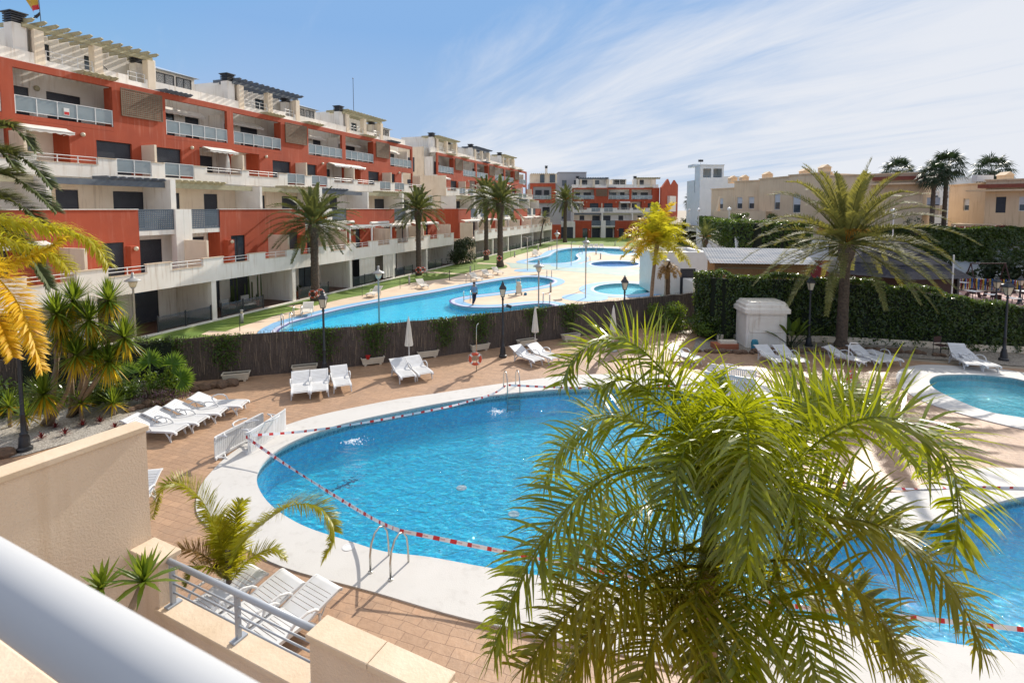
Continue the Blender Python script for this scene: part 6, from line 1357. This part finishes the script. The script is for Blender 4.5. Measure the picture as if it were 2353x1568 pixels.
for x,y,z in ((0,0,0.5),(-0.8,0.3,0.7),(-1.6,-0.2,0.5),(1.1,0.9,0.6),(1.9,1.3,0.45)): yuccahead(q,Vector((x,y,z)),0.65,80,rr,0,wd=0.05,lo=-30)
q.build('leaves',['leaf_yucca','leaf_gold'],t)
q=MB()
for x,y,z in ((0,0,0.5),(-0.8,0.3,0.7),(-1.6,-0.2,0.5),(1.1,0.9,0.6),(1.9,1.3,0.45)): q.tube([(x,y,0),(x,y,z)],0.06,7).mark()
q.pieces('stem','trunk2',t)
rr=random.Random(16)
for i,(x,y) in enumerate(((127,985),(190,980),(265,985),(230,972),(95,1010),(150,1000),(300,968))):
    g0=G(x,y); t=thing('bromeliad','small dark red bromeliad growing in the white gravel','plant',g0,0,'red bromeliads in the gravel'); q=MB(); yuccahead(q,Vector((0,0,0.05)),0.24,22,rr,0,wd=0.04,lo=5); q.build('leaves',['leaf_red','leaf_red'],t)
# ================================================================ OUR OWN BUILDING: balcony rail and the terrace below
BR=R(-26)
rb_=thing('own_building','sand rendered terrace wall and parapet of the house the photo was taken from','building',(0,0,0),BR)
q=MB(); 
z1=4.09
q.box(-5.25,-4.88,2.715,2.885,0,z1).mark(); q.box(-4.878,-3.012,2.715,2.885,0,3.63).mark(); q.box(-3.01,3.5,2.715,2.885,0,z1).mark(); q.pieces('parapet','nearwall',rb_)
q=MB(); q.bbox(-5.268,-4.855,2.685,2.915,z1,4.135,0.006).mark(); q.bbox(-4.93,-3.03,2.69,2.912,3.63,3.675,0.006).mark(); q.bbox(-3.03,-2.443,2.69,2.915,z1,4.135,0.006).mark(); q.bbox(-2.438,-1.85,2.69,2.915,z1,4.135,0.006).mark(); q.bbox(-1.2,3.5,2.69,2.915,z1,4.135,0.006).mark(); q.pieces('coping','coping',rb_)
q=MB(); q.box(-5.44,-5.27,-1.5,2.885,0,5.2); q.build('dividing_wall','nearwall',rb_)
q=MB(); q.bbox(-5.47,-5.25,-1.5,2.905,5.2,5.25,0.006); q.build('coping','coping',rb_)
q=MB(); q.box(-5.27,3.5,-3,2.715,2.7,2.95); q.build('terrace_floor','nearwall',rb_)
q=MB(); q.box(-9,6,0.22,0.42,5.6,6.40); q.build('balcony_parapet','nearwall',rb_); q=MB(); q.bbox(-9,6,0.18,0.455,6.40,6.445,0.006); q.build('coping','coping',rb_)
t=thing('balcony_handrail','thick pale handrail crossing the bottom left corner, close and out of focus','railing',(0,0,0),BR); MB().tube([(-6,0.262,6.876),(6,0.262,6.876)],0.0335,20).build('rail','thickrail',t,True)
t=thing('terrace_railing','grey metal railing with a round handrail and three thin bars, set in the parapet gap','railing',(0,0,0),BR)
MB().tube([(-4.90,2.80,4.085),(-3.02,2.80,4.085)],0.026,14).build('handrail','rail_grey',t,True)
for z in (3.965,3.885,3.80): MB().tube([(-4.80,2.80,z),(-3.05,2.80,z)],0.009,8).build('bar','rail_grey',t,True)
for x in (-4.82,-3.93,-3.03):
    p=MB(); p.box(x-0.018,x+0.018,2.782,2.818,3.69,4.07); o=p.build('post','rail_grey',t); f=MB(); f.box(x-0.032,x+0.032,2.735,2.865,3.677,3.692); f.build('foot_plate','rail_grey',o)
Bm=Matrix.Rotation(BR,4,'Z')
def near(x,y,z): v=Bm@Vector((x,y,z)); return v
t=thing('potted_yucca','small yucca with bare stem growing inside the terrace, left of the grey railing','yucca',near(-4.72,2.25,2.95)); rr=random.Random(31)
hd=D(330,1335,(near(-4.72,2.25,3.6)).y); e=hd-Vector(t.location); q=MB(); q.tube([(0,0,0),(0.02,0,e.z*0.6),tuple(e)],[0.035,0.03,0.028],9); q.build('stem','trunk2',t,True); q=MB(); yuccahead(q,e,0.30,34,rr,0,wd=0.038,lo=-15); q.build('leaf_head',['leaf_yucca','leaf_yucca'],t)
q=MB(); q.lathe([(0.10,0),(0.14,0.25),(0.15,0.26)],14); q.build('pot','terracotta',t)
t=thing('potted_yucca','yucca tuft partly hidden behind the thick handrail, against the sand wall','yucca',near(-5.0,2.0,2.95)); hd=D(232,1350,near(-5.0,2.0,3.6).y); e=hd-Vector(t.location); q=MB(); yuccahead(q,e,0.24,24,rr,0,wd=0.035,lo=0); q.build('leaf_head',['leaf_yucca','leaf_yucca'],t); q=MB(); q.tube([(0,0,0),tuple(e)],0.028,7); q.build('stem','trunk2',t,True)
# ================================================================ NEAR PALMS
def fr_px(pts,d): return [D(x,y,dd_) for (x,y),dd_ in zip(pts,d)]
def smooth3(p,n=4): 
    P=[Vector(v) for v in p]; out=[]; k=len(P)
    for i in range(k-1):
        a,b_,c,d=P[max(0,i-1)],P[i],P[i+1],P[min(k-1,i+2)]
        for j in range(n):
            t_=j/n; out.append(0.5*((2*b_)+(c-a)*t_+(2*a-5*b_+4*c-d)*t_*t_+(3*b_-a-3*c+d)*t_**3))
    out.append(P[-1]); return out
tb_=Vector((2.42,6.25,0)); t=thing('queen_palm','big green feather palm filling the lower right, in front of the pool','palm tree',tb_)
rr=random.Random(77); trunk(t,2.95,0.17,0.12,mat='trunk2',rings=False)
top=Vector((0,0,3.0)); O=tb_
q=MB(); q.tube([(0,0,2.9),(0.0,0,3.35),(0.02,0.0,3.9)],[0.13,0.09,0.05],10); q.build('crown_shaft','shaft',t,True)
FR=[ # photo paths (x,y) and depth of the big fronds, all leaving the crown
 ([(1660,1150),(1620,1020),(1560,900),(1470,800),(1390,778),(1318,822),(1290,885)],[6.25,6.5,6.8,7.0,7.1,7.1,7.0]),
 ([(1655,1180),(1590,1110),(1500,1075),(1420,1085),(1330,1140),(1240,1250),(1180,1370),(1130,1500)],[6.25,6.1,5.8,5.55,5.4,5.3,5.25,5.25]),
 ([(1650,1280),(1580,1260),(1500,1280),(1400,1330),(1290,1420),(1200,1540)],[6.2,5.9,5.6,5.35,5.2,5.1]),
 ([(1690,1120),(1730,1080),(1813,1065),(1900,1000),(2000,958),(2100,980),(2180,1060),(2200,1170),(2190,1270)],[6.25,6.1,5.7,5.5,5.3,5.2,5.1,5.1,5.1]),
 ([(1690,1250),(1780,1215),(1880,1190),(2000,1200),(2110,1260),(2200,1370),(2260,1500)],[6.25,6.0,5.7,5.5,5.35,5.2,5.1]),
 ([(1665,1160),(1670,1040),(1690,950),(1712,960),(1720,1040),(1722,1160),(1715,1290)],[6.25,6.1,5.7,5.2,4.75,4.5,4.4]),
 ([(1660,1160),(1660,1010),(1655,900),(1650,860)],[6.25,6.5,6.7,6.9]),
 ([(1640,1150),(1560,1030),(1450,960),(1360,970),(1290,1030),(1250,1110)],[6.3,6.6,6.9,7.1,7.2,7.2]),
 ([(1690,1150),(1760,1020),(1860,930),(1970,930),(2060,1000),(2120,1100)],[6.3,6.7,7.1,7.3,7.3,7.3]),
 ([(1650,1300),(1600,1330),(1540,1400),(1490,1500),(1460,1620)],[6.2,5.7,5.3,5.0,4.8]),
 ([(1690,1300),(1740,1330),(1810,1400),(1860,1500),(1890,1620)],[6.2,5.7,5.3,5.0,4.8]),
 ([(1640,1330),(1560,1370),(1440,1420),(1320,1500),(1240,1620)],[6.2,6.1,6.0,5.9,5.9]),
 ([(1700,1330),(1790,1340),(1930,1390),(2050,1480),(2120,1600)],[6.2,6.1,6.0,5.9,5.9]),
 ([(1670,1350),(1672,1400),(1660,1500),(1650,1640)],[6.2,5.6,5.1,4.8]),
 ([(1650,1250),(1620,1290),(1600,1360),(1600,1460),(1610,1560)],[6.2,5.7,5.3,5.1,5.0]),
 ([(1680,1250),(1700,1300),(1715,1380),(1715,1480),(1710,1600)],[6.2,5.7,5.3,5.1,5.0]),
 ([(1660,1170),(1650,1060),(1655,990),(1672,1010),(1685,1100),(1690,1230),(1688,1340)],[6.25,6.1,5.8,5.4,5.1,5.0,5.0]),
 ([(1655,1160),(1610,1050),(1550,960),(1480,890),(1420,870),(1370,900)],[6.2,6.4,6.5,6.6,6.6,6.6]),
 ([(1690,1130),(1730,1040),(1790,960),(1880,910),(1960,905),(2020,950)],[6.3,6.5,6.7,6.8,6.9,6.9]),
 ([(1650,1200),(1590,1170),(1500,1160),(1410,1190),(1330,1260),(1270,1350)],[6.2,6.3,6.4,6.5,6.5,6.5]),
 ([(1690,1200),(1760,1150),(1850,1120),(1940,1130),(2030,1180),(2090,1260)],[6.2,6.2,6.2,6.2,6.2,6.2]),
 ([(1660,1170),(1640,1080),(1600,1010),(1570,1040),(1550,1120),(1540,1210)],[6.2,6.0,5.6,5.3,5.2,5.2]),
 ([(1680,1170),(1740,1110),(1790,1100),(1830,1160),(1850,1260)],[6.2,5.8,5.4,5.2,5.2]),
 ([(1660,1320),(1610,1300),(1530,1310),(1440,1360),(1360,1450),(1310,1560)],[6.2,5.9,5.7,5.5,5.4,5.4]),
 ([(1690,1320),(1760,1290),(1850,1290),(1950,1340),(2030,1430),(2070,1540)],[6.2,5.9,5.7,5.5,5.4,5.4]),
]
for i,(p,d) in enumerate(FR):
    pts=[v-O for v in smooth3(fr_px(p,d),4)]; b=MB(); L_=sum((pts[j+1]-pts[j]).length for j in range(len(pts)-1))
    up=Vector((0,0,1)) if i!=6 else Vector((0,-1,0.3)); old=i>=9
    n_f=42; frond(b,pts,up,(0.84 if i in (0,3,7,8,17,18) else 0.76) if i!=6 else 0.4,int(n_f*L_) if i!=6 else 60,0.026,droop=1.0 if i in (5,16) else (0.40 if i in (0,3,8,17,18) else 0.5),fold=16,fwd=0.5,seg=5,plum=58,rr=rr,rw=0.020,t0=0.08,mr=0,wob=0.3)
    b.build('frond','leaf_mix' if i in (2,4,9,11,12,14,23,24) else 'leaf_palm',t)
q=MB()
for i in range(10):
    az=rr.uniform(0,6.28); frond(q,arc((0,0,2.3+rr.uniform(0,0.6)),az,R(rr.uniform(-30,25)),rr.uniform(0.7,1.3),5,1.4),Vector((0,0,1)),0.42,16,0.022,droop=0.8,rr=rr,seg=3,plum=40,rw=0.012)
q.build('dry_skirt','leaf_mix',t)
# small queen palm in front of the loungers
sb=G(528,1388); sb.z=0; t=thing('queen_palm','small feather palm with slim trunk in front of the near loungers','palm tree',sb); dd0=sb.y; trunk(t,1.05,0.055,0.045,rings=False,n=10)
SF=[([(527,1330),(505,1240),(470,1160),(425,1115),(375,1120),(350,1190)],[0,0.1,0.1,0,-.1,-.1]),([(528,1330),(545,1260),(600,1205),(670,1160),(735,1165),(768,1220),(745,1280)],[0,0,-.1,-.2,-.3,-.35,-.4]),([(527,1335),(535,1240),(545,1170),(560,1150)],[0,.3,.5,.7]),([(526,1338),(490,1290),(440,1262),(400,1270),(380,1300)],[0,-.1,-.2,-.3,-.3]),([(527,1338),(500,1310),(450,1300),(425,1340)],[0,-.2,-.4,-.5]),([(528,1338),(565,1290),(620,1260),(655,1280)],[0,.2,.4,.5]),([(527,1335),(515,1260),(500,1200),(485,1190)],[0,.5,.8,1.0])]
for i,(p,d) in enumerate(SF):
    pts=[v-sb for v in smooth3([D(x,y,dd0+k_) for (x,y),k_ in zip(p,d)],4)]; b=MB(); L_=sum((pts[j+1]-pts[j]).length for j in range(len(pts)-1)); frond(b,pts,Vector((0,0,1)),0.44 if i<3 else 0.34,int(105*L_)+8,0.015,droop=0.35,fold=16,fwd=0.6,seg=4,plum=22,rr=rr,rw=0.013,t0=0.08); b.build('frond',['leaf_small','leaf_small','leaf_small','leaf_dry','leaf_mix','leaf_small','leaf_small'][i],t)
# left palms reaching into the frame
lb_=Vector((-11.4,8.6,0)); t=thing('queen_palm','feather palm left of the frame whose yellow fronds hang into the picture','palm tree',lb_); trunk(t,6.0,0.17,0.13,rings=False); rr=random.Random(41)
LF=[('leaf_gold2',[(-200,600),(-110,520),(-20,505),(70,515),(150,530),(215,560),(250,610)],[8.6,9.0,9.4,9.7,9.9,10,10],0.55),('leaf_gold2',[(-200,620),(-110,560),(-20,550),(60,565),(120,585),(160,620)],[8.6,8.8,9.0,9.2,9.3,9.3],0.6),('leaf_gold',[(-200,620),(-120,600),(-40,610),(40,600),(110,570),(150,545)],[8.6,8.5,8.6,8.8,9.0,9.1],0.5),
 ('leaf_orange',[(-170,640),(-100,600),(-30,620),(30,680),(70,760),(95,850)],[8.6,8.2,7.9,7.7,7.6,7.6],0.42),('leaf_orange',[(-170,650),(-100,640),(-50,680),(0,740),(30,820)],[8.6,8.2,7.9,7.7,7.6],0.40)]
for mt,p,d,ll_ in LF:
    pts=[v-lb_ for v in smooth3(fr_px(p,d),4)]; b=MB(); L_=sum((pts[j+1]-pts[j]).length for j in range(len(pts)-1)); frond(b,pts,Vector((0,0,1)),ll_,int(95*L_),0.022,droop=0.8 if mt!='leaf_orange' else 0.25,fold=8,fwd=0.5,seg=5,plum=30,rr=rr,rw=0.02,t0=0.06); b.build('frond',mt,t)
lb2=Vector((-17.5,13.2,0)); t=thing('date_palm','dark date palm left of the frame, its grey green fronds crossing the balconies','palm tree',lb2); trunk(t,8.0,0.3,0.25); rr=random.Random(42)
for i,(p,d) in enumerate([([(-170,420),(-90,330),(-20,290),(40,300),(80,345)],[13.2,13.0,12.9,12.8,12.8]),([(-170,430),(-90,370),(0,350),(70,375),(120,430)],[13.2,13,12.8,12.7,12.6]),([(-170,440),(-90,410),(0,400),(70,430),(128,485)],[13.2,12.8,12.5,12.3,12.2]),([(-170,450),(-80,450),(0,455),(60,480),(110,530)],[13.2,12.8,12.5,12.3,12.2]),([(-170,470),(-80,500),(0,540),(70,590),(115,660)],[13.2,12.8,12.5,12.3,12.2]),([(-170,430),(-110,350),(-60,330),(0,345),(40,390)],[13.2,13.4,13.6,13.7,13.7]),([(-170,460),(-90,470),(-20,500),(50,560),(90,625)],[13.2,13,12.9,12.8,12.8])]):
    pts=[v-lb2 for v in smooth3(fr_px(p,d),4)]; b=MB(); L_=sum((pts[j+1]-pts[j]).length for j in range(len(pts)-1)); frond(b,pts,Vector((0,0,1)),0.62,int(95*L_),0.03,droop=0.18,fold=22,fwd=0.85,seg=3,plum=14,rr=rr,rw=0.02,t0=0.05); b.build('frond','leaf_date',t)
# ================================================================ BARRIER TAPE
def tape(label,pts,width=0.075,words=False,twist=0.35,seed=1,sp=0.36):
    P_=smooth3(pts,10); L=[0]
    for i in range(len(P_)-1): L.append(L[-1]+(P_[i+1]-P_[i]).length)
    def at(s):
        for i in range(len(P_)-1):
            if L[i+1]>=s or i==len(P_)-2: return P_[i].lerp(P_[i+1],min(1,(s-L[i])/(L[i+1]-L[i]))),(P_[i+1]-P_[i]).normalized()
    def fr(s):
        p,T=at(s); a=0.25+twist*noise.noise(Vector((s*0.5,seed,0)))*2; u=Vector((0,0,1)); S_=T.cross(u).normalized(); U=S_.cross(T).normalized(); return p,T,(U*math.cos(a)-S_*math.sin(a)*1.0)
    b=MB(); st=0.045; n=int(L[-1]/st)
    for i in range(n):
        p,T,W=fr(i*st); q_,T2_,W2=fr(min((i+1)*st,L[-1]-1e-4)); sk=T*0.0; b.mi=0 if ((i*st)%sp)<0.09 else 1; h=width/2
        b.add([p-W*h,q_-W2*h,q_+W2*h,p+W*h],[(0,1,2,3)])
    o=b.build('barrier_tape',['tred','twhite'],None); tag(o,label,'barrier tape')
    if words:
        s=0.175
        while s<min(L[-1]-0.2,words):
            p,T,W=fr(s); N_=T.cross(W).normalized(); 
            if N_.dot(Vector((0,0,CAMH))-p)<0: N_=-N_; 
            X=T; Y=N_.cross(X); mtx=Matrix((( X.x,Y.x,N_.x,p.x+N_.x*.003),(X.y,Y.y,N_.y,p.y+N_.y*.003),(X.z,Y.z,N_.z,p.z+N_.z*.003),(0,0,0,1)))
            me=cached('tapeword',lambda:text_mesh('NO PASAR',0.032,0.0004)); 
            if not me.materials: me.materials.append(M['tred'])
            w_=bpy.data.objects.new('lettering',me); COL.objects.link(w_); w_.parent=o; w_.matrix_local=mtx; s+=sp
tape('red and white tape from the tipped loungers down to the near ladder',[G(565,1003,0.55),G(650,1062,0.28),G(780,1145,0.22),G(865,1195,0.45),G(918,1218,0.80)],words=6)
tape('red and white tape from the near ladder across the pool to the right edge',[G(918,1218,0.80),G(1100,1255,0.72),G(1350,1305,0.7),G(1560,1345,0.7),G(1850,1395,0.7),G(2100,1418,0.7),G(2440,1455,0.75)],words=9)
tape('red and white tape along the far left pool edge to the far ladder',[G(565,1000,0.6),G(700,990,0.15),G(850,968,0.05),G(1000,940,0.05),G(1064,925,0.04),G(1130,905,0.05),G(1163,884,0.4)],twist=0.9,seed=3)
tape('thin tape from the far ladder towards the loungers behind the palm',[G(1168,884,0.4),G(1300,890,0.12),G(1450,890,0.10),G(1640,880,0.2),G(1720,878,0.6)],seed=4)
tape('tape lying in a curve on the paved tongue at the right',[G(1712,880,0.6),G(1760,960,0.1),G(1850,1080,0.06),G(1900,1100,0.05),G(2000,1118,0.05),G(2100,1122,0.05),G(2250,1118,0.05),G(2460,1125,0.06)],seed=5,twist=1.4)
# ================================================================ CAFE TERRACE AND PLAYGROUND
t=thing('picket_fence','low playground fence of round ended red, yellow and blue pickets','fence'); rr=random.Random(8)
cols=['yellow','pred','blue']; pk=[MB().lathe([(0.045,0),(0.045,0.95),(0.03,1.0),(0.01,1.02)],8).mesh('picket',c) for c in cols]
A0,A1=D(1862,640,49),D(2110,640,49); A0.z=A1.z=0
for i in range(34): p=A0.lerp(A1,i/33); put('picket',pk[i%3],t,(p.x-0,p.y,0))
A0,A1=D(2110,640,49),D(2370,640,46); A0.z=A1.z=0
for i in range(52): p=A0.lerp(A1,i/51); put('picket',pk[(i*2)%3],t,(p.x,p.y,0))
t=thing('dark_hoarding','dark red screen standing behind the kiosk','screen',D(1960,590,50.5)); t.location.z=0; MB().box(-4.5,3.0,0,0.1,0,2.3).build('panel','shade',t); text('19 23',0.5,'rail_white',t,(-2.0,-0.02,1.5),(R(90),0,0)) if False else None
tt=MB(); tt.box(-.38,.38,-.38,.38,.72,.745); tm_=tt.mesh('table_top','rail_white'); tc_=MB().lathe([(0.26,0),(0.26,0.03),(0.03,0.05),(0.03,0.72)],10).mesh('table_leg','black')
cs=MB().box(-.2,.2,-.2,.2,.43,.46).mesh('seat','darkwood'); cb=MB().add([(-.2,.18,.46),(.2,.18,.46),(.2,.27,.86),(-.2,.27,.86),(-.2,.21,.46),(.2,.21,.46),(.2,.30,.86),(-.2,.30,.86)],[(0,1,2,3),(7,6,5,4),(3,2,6,7),(0,3,7,4),(1,5,6,2)]).mesh('backrest','darkwood'); cl_=MB()
for x,y in ((-.18,-.18),(.18,-.18),(-.18,.18),(.18,.18)): cl_.tube([(x,y,0),(x*0.9,y*0.9,.44)],0.014,4)
cl_=cl_.mesh('legs','steel'); rr=random.Random(19); spots=[]
tabs=[(2175,655),(2210,648),(2250,640),(2300,652),(2340,645),(2190,672),(2235,668),(2280,676),(2325,684),(2350,668),(2215,690),(2262,700),(2310,705),(2345,715),(2300,632),(2345,626),(2160,640)]
for i,(x,y) in enumerate(tabs):
    v=G(x,y,0.74); v.z=0; t=thing('cafe_table','small square white cafe table standing beyond the dark hedge at the right','table',v,rr.uniform(-.4,.4),'white cafe tables'); put('table_top',tm_,t); put('table_leg',tc_,t)
    for k_ in range(3 if i%2 else 2):
        a=rr.uniform(0,6.28); c_=thing('cafe_chair','dark slatted chair standing by a white cafe table beyond the hedge','chair',(v.x+0.62*math.cos(a),v.y+0.62*math.sin(a),0),a-math.pi/2+rr.uniform(-.3,.3),'dark cafe chairs'); put('seat',cs,c_); put('backrest',cb,c_); put('legs',cl_,c_)
v=D(2270,600,47); t=thing('swing_frame','dark swing frame in the playground beyond the cafe tables','swing',(v.x,v.y,0)); b=MB()
for s in (-1.6,1.6):
    for y in (-.8,.8): b.tube([(s,y,0),(s*0.95,0,2.4)],0.05,6)
b.tube([(-1.6,0,2.4),(1.6,0,2.4)],0.05,6); b.build('frame','darkwood',t); b=MB(); b.box(-.25,.25,-.1,.1,.45,.49); 
for s in (-.24,.24): b.tube([(s,0,.47),(s,0,2.38)],0.008,4)
b.build('swing_seat','black',t)
v=D(2150,690,36); t=thing('flag_pole','thin white pole right of the kiosk roof','pole',(D(2189,620,34).x,34,0)); MB().lathe([(0.045,0),(0.045,4.3)],8).build('pole','rail_white',t)
for i,(x,y,d,n) in enumerate(((2270,585,51,900),(2140,590,52,900),(2330,590,50,900))):
    v=D(x,y,d); shrub('dark_palm_shrub',('dark bush under the wall behind the swing','dark bush right of the kiosk roof','dark bush under the wall at the right edge')[i],'bush',(v.x,v.y,0),1.5,0.8,1.5,n,0.2,'leaf_dark',90+i)
# ================================================================ ROOF DETAILS
p=K(-41.0,7.5,18.3); t=thing('flag','red and yellow flag on a thin mast above the nearest chimney','flag',p); MB().tube([(0,0,-1.2),(-0.15,0,2.4)],0.02,5).build('mast','black',t)
b=MB(); 
for i in range(8):
    for j in range(6):
        def P3(a,c): return (-0.12-0.05*c-0.9*a/8*(0.4+0.6*c/6),0.10*math.sin(a*0.9+c*0.5),2.3-1.5*(1-c/6)-0.35*a/8)
        b.mi=0 if j in (0,4,5) else 1; b.add([P3(i,j),P3(i+1,j),P3(i+1,j+1),P3(i,j+1)],[(0,1,2,3)])
b.build('cloth',['tred','yellow'],t)
p=K(-41.3,7.4,18.35); t=thing('bird','dark pigeon sitting on the nearest chimney under the flag','bird',p); skin('body',[(0,0,.12),(.10,0,.20),(.17,0,.30),(.20,0,.36),(-.12,0,.06),(-.22,0,.02)],[(0,1),(1,2),(2,3),(0,4),(4,5)],[.08,.075,.045,.04,.04,.02],'black',t)
p=K(-4,12,16.0); t=thing('antenna','thin tall antenna mast above the right end of the nearest block','antenna',p); MB().lathe([(0.04,-1),(0.03,7.6),(0.09,7.65),(0.02,7.8)],6).build('mast','black',t)
# awnings, umbrella and plants on the facing terraces
t=thing('terrace_umbrella','closed cream umbrella standing on a third floor terrace of the nearest block','umbrella',K(-30.2,5.2,9.16)); MB().lathe([(0.03,2.35),(0.10,2.1),(0.17,1.4),(0.20,0.95),(0.12,0.9)],10).build('canopy','canvas',t); MB().lathe([(0.02,0),(0.02,2.4)],6).build('pole','rail_white',t)
t=thing('white_pergola','white metal pergola with rolled awnings on a first floor terrace right of the nearest palm','pergola',K(-21.7,0.25,2.95),KA); b=MB()
for x in (0.1,3.6,7.1): b.box(x-0.06,x+0.06,0,0.12,0,2.6); b.box(x-0.05,x+0.05,0.12,2.2,2.55,2.75)
b.box(0,7.2,-0.02,0.10,2.601,2.72); b.build('frame','rail_white',t); b=MB(); b.tube([(0.1,2.0,3.0),(3.4,2.0,3.0)],0.16,8); b.tube([(3.8,0.3,2.9),(7.0,0.3,2.9)],0.13,8); b.build('rolled_awning','awning',t)
rr=random.Random(55)
for i,(s,w_) in enumerate(((-20.5,2.6),(-16.5,2.4))):
    t=thing('terrace_curtain','white curtain blind hanging over the ground floor terrace '+('left of' if i==0 else 'right of')+' the dark gap','blind',K(s,0.12,0),KA); vs=[];n=20
    for j in range(n+1): x=w_*j/n; y=0.05*math.sin(j*1.3); vs+=[(x,y*0.3,2.55),(x,y,0.25)]
    MB().add(vs,[(2*j,2*j+2,2*j+3,2*j+1) for j in range(n)]).build('cloth','awning',t); MB().tube([(0,0,2.56),(w_,0,2.56)],0.04,6).build('roller','rail_white',t)
for i,s in enumerate((-27.5,-26.6,-24.9,-33.5,-31.8)):
    t=thing('pot_plant',('first','second','third','fourth','fifth')[i]+' dark plant from the '+'fence side on the ground floor terraces' ,'plant',K(s,1.2+0.6*(i%2),0.1)); b=MB(); yuccahead(b,Vector((0,0,0.45)),0.5,34,rr,0,wd=0.05,lo=10); b.build('leaves',['leaf_dark','leaf_dark'],t); MB().lathe([(0.13,0),(0.18,0.4)],10).build('pot','terracotta',t)
for i in range(6):
    s=[-40.6,-36.2,-28.9,-21.8,-14.5,-7.2][i]; t=thing('glass_garden_fence','low dark glass garden fence in front of the '+('first','second','third','fourth','fifth','sixth')[i]+' ground floor terrace from the left','fence',K(s+0.2,0.05,0.09),KA)
    W_=3.6; 
    for x in (0,W_/2,W_): MB().box(x-0.035,x+0.035,-0.035,0.035,0,1.0).build('post','frame_dark',t)
    MB().box(0.04,W_-0.04,-0.01,0.01,0.1,0.92).build('pane','smoke',t)
for i in range(6):
    s=[14.5,21.8,29.1,36.4,43.7,50.0][i]; t=thing('glass_garden_fence','low dark garden fence of the '+('first','second','third','fourth','fifth','sixth')[i]+' ground floor terrace of the second block','fence',K(s-6.9,0.05,0.09),KA)
    for x in (0,2,4,6): MB().box(x-0.035,x+0.035,-0.035,0.035,0,1.0).build('post','frame_dark',t)
    MB().box(0.04,5.96,-0.01,0.01,0.1,0.92).build('pane','smoke',t)
t=thing('terrace_set','pale lounge chairs and low table on the ground floor terrace left of the cactus wall','garden furniture',K(-33.3,1.4,0.1),KA) 
for x in (-0.9,0.9): b=MB(); b.box(x-.35,x+.35,-.35,.35,.25,.38); b.box(x-.35,x+.35,.30,.42,.38,.85); b.build('chair','greypole',t)
MB().box(-.4,.4,-1.2,-.7,.38,.42).build('table','rail_white',t)


t=thing('cactus_group','row of tall thin green cacti against the white terrace wall left of the nearest palm','cactus',K(-29.6,2.2,0.1),KA); b=MB(); rr=random.Random(71)
for i in range(9): x=-3.2+i*0.33; b.lathe([(0.05,0),(0.06,0.6),(0.055,rr.uniform(1.2,2.1)),(0.02,2.12 if i%3 else 1.6)],7,(x,rr.uniform(0,.5),0)).mark()
b.pieces('stem','leaf_hedge',t)
t=thing('sale_sign','small white and red sign hung on the glass balcony of the top left flat','sign',K(-41.0,5.80,12.95),KA); MB().box(-0.15,0.15,-0.01,0.0,-0.22,0.20).build('board','rail_white',t); MB().box(-0.13,0.13,-0.014,-0.011,-0.19,-0.02).build('red_field','tred',t)
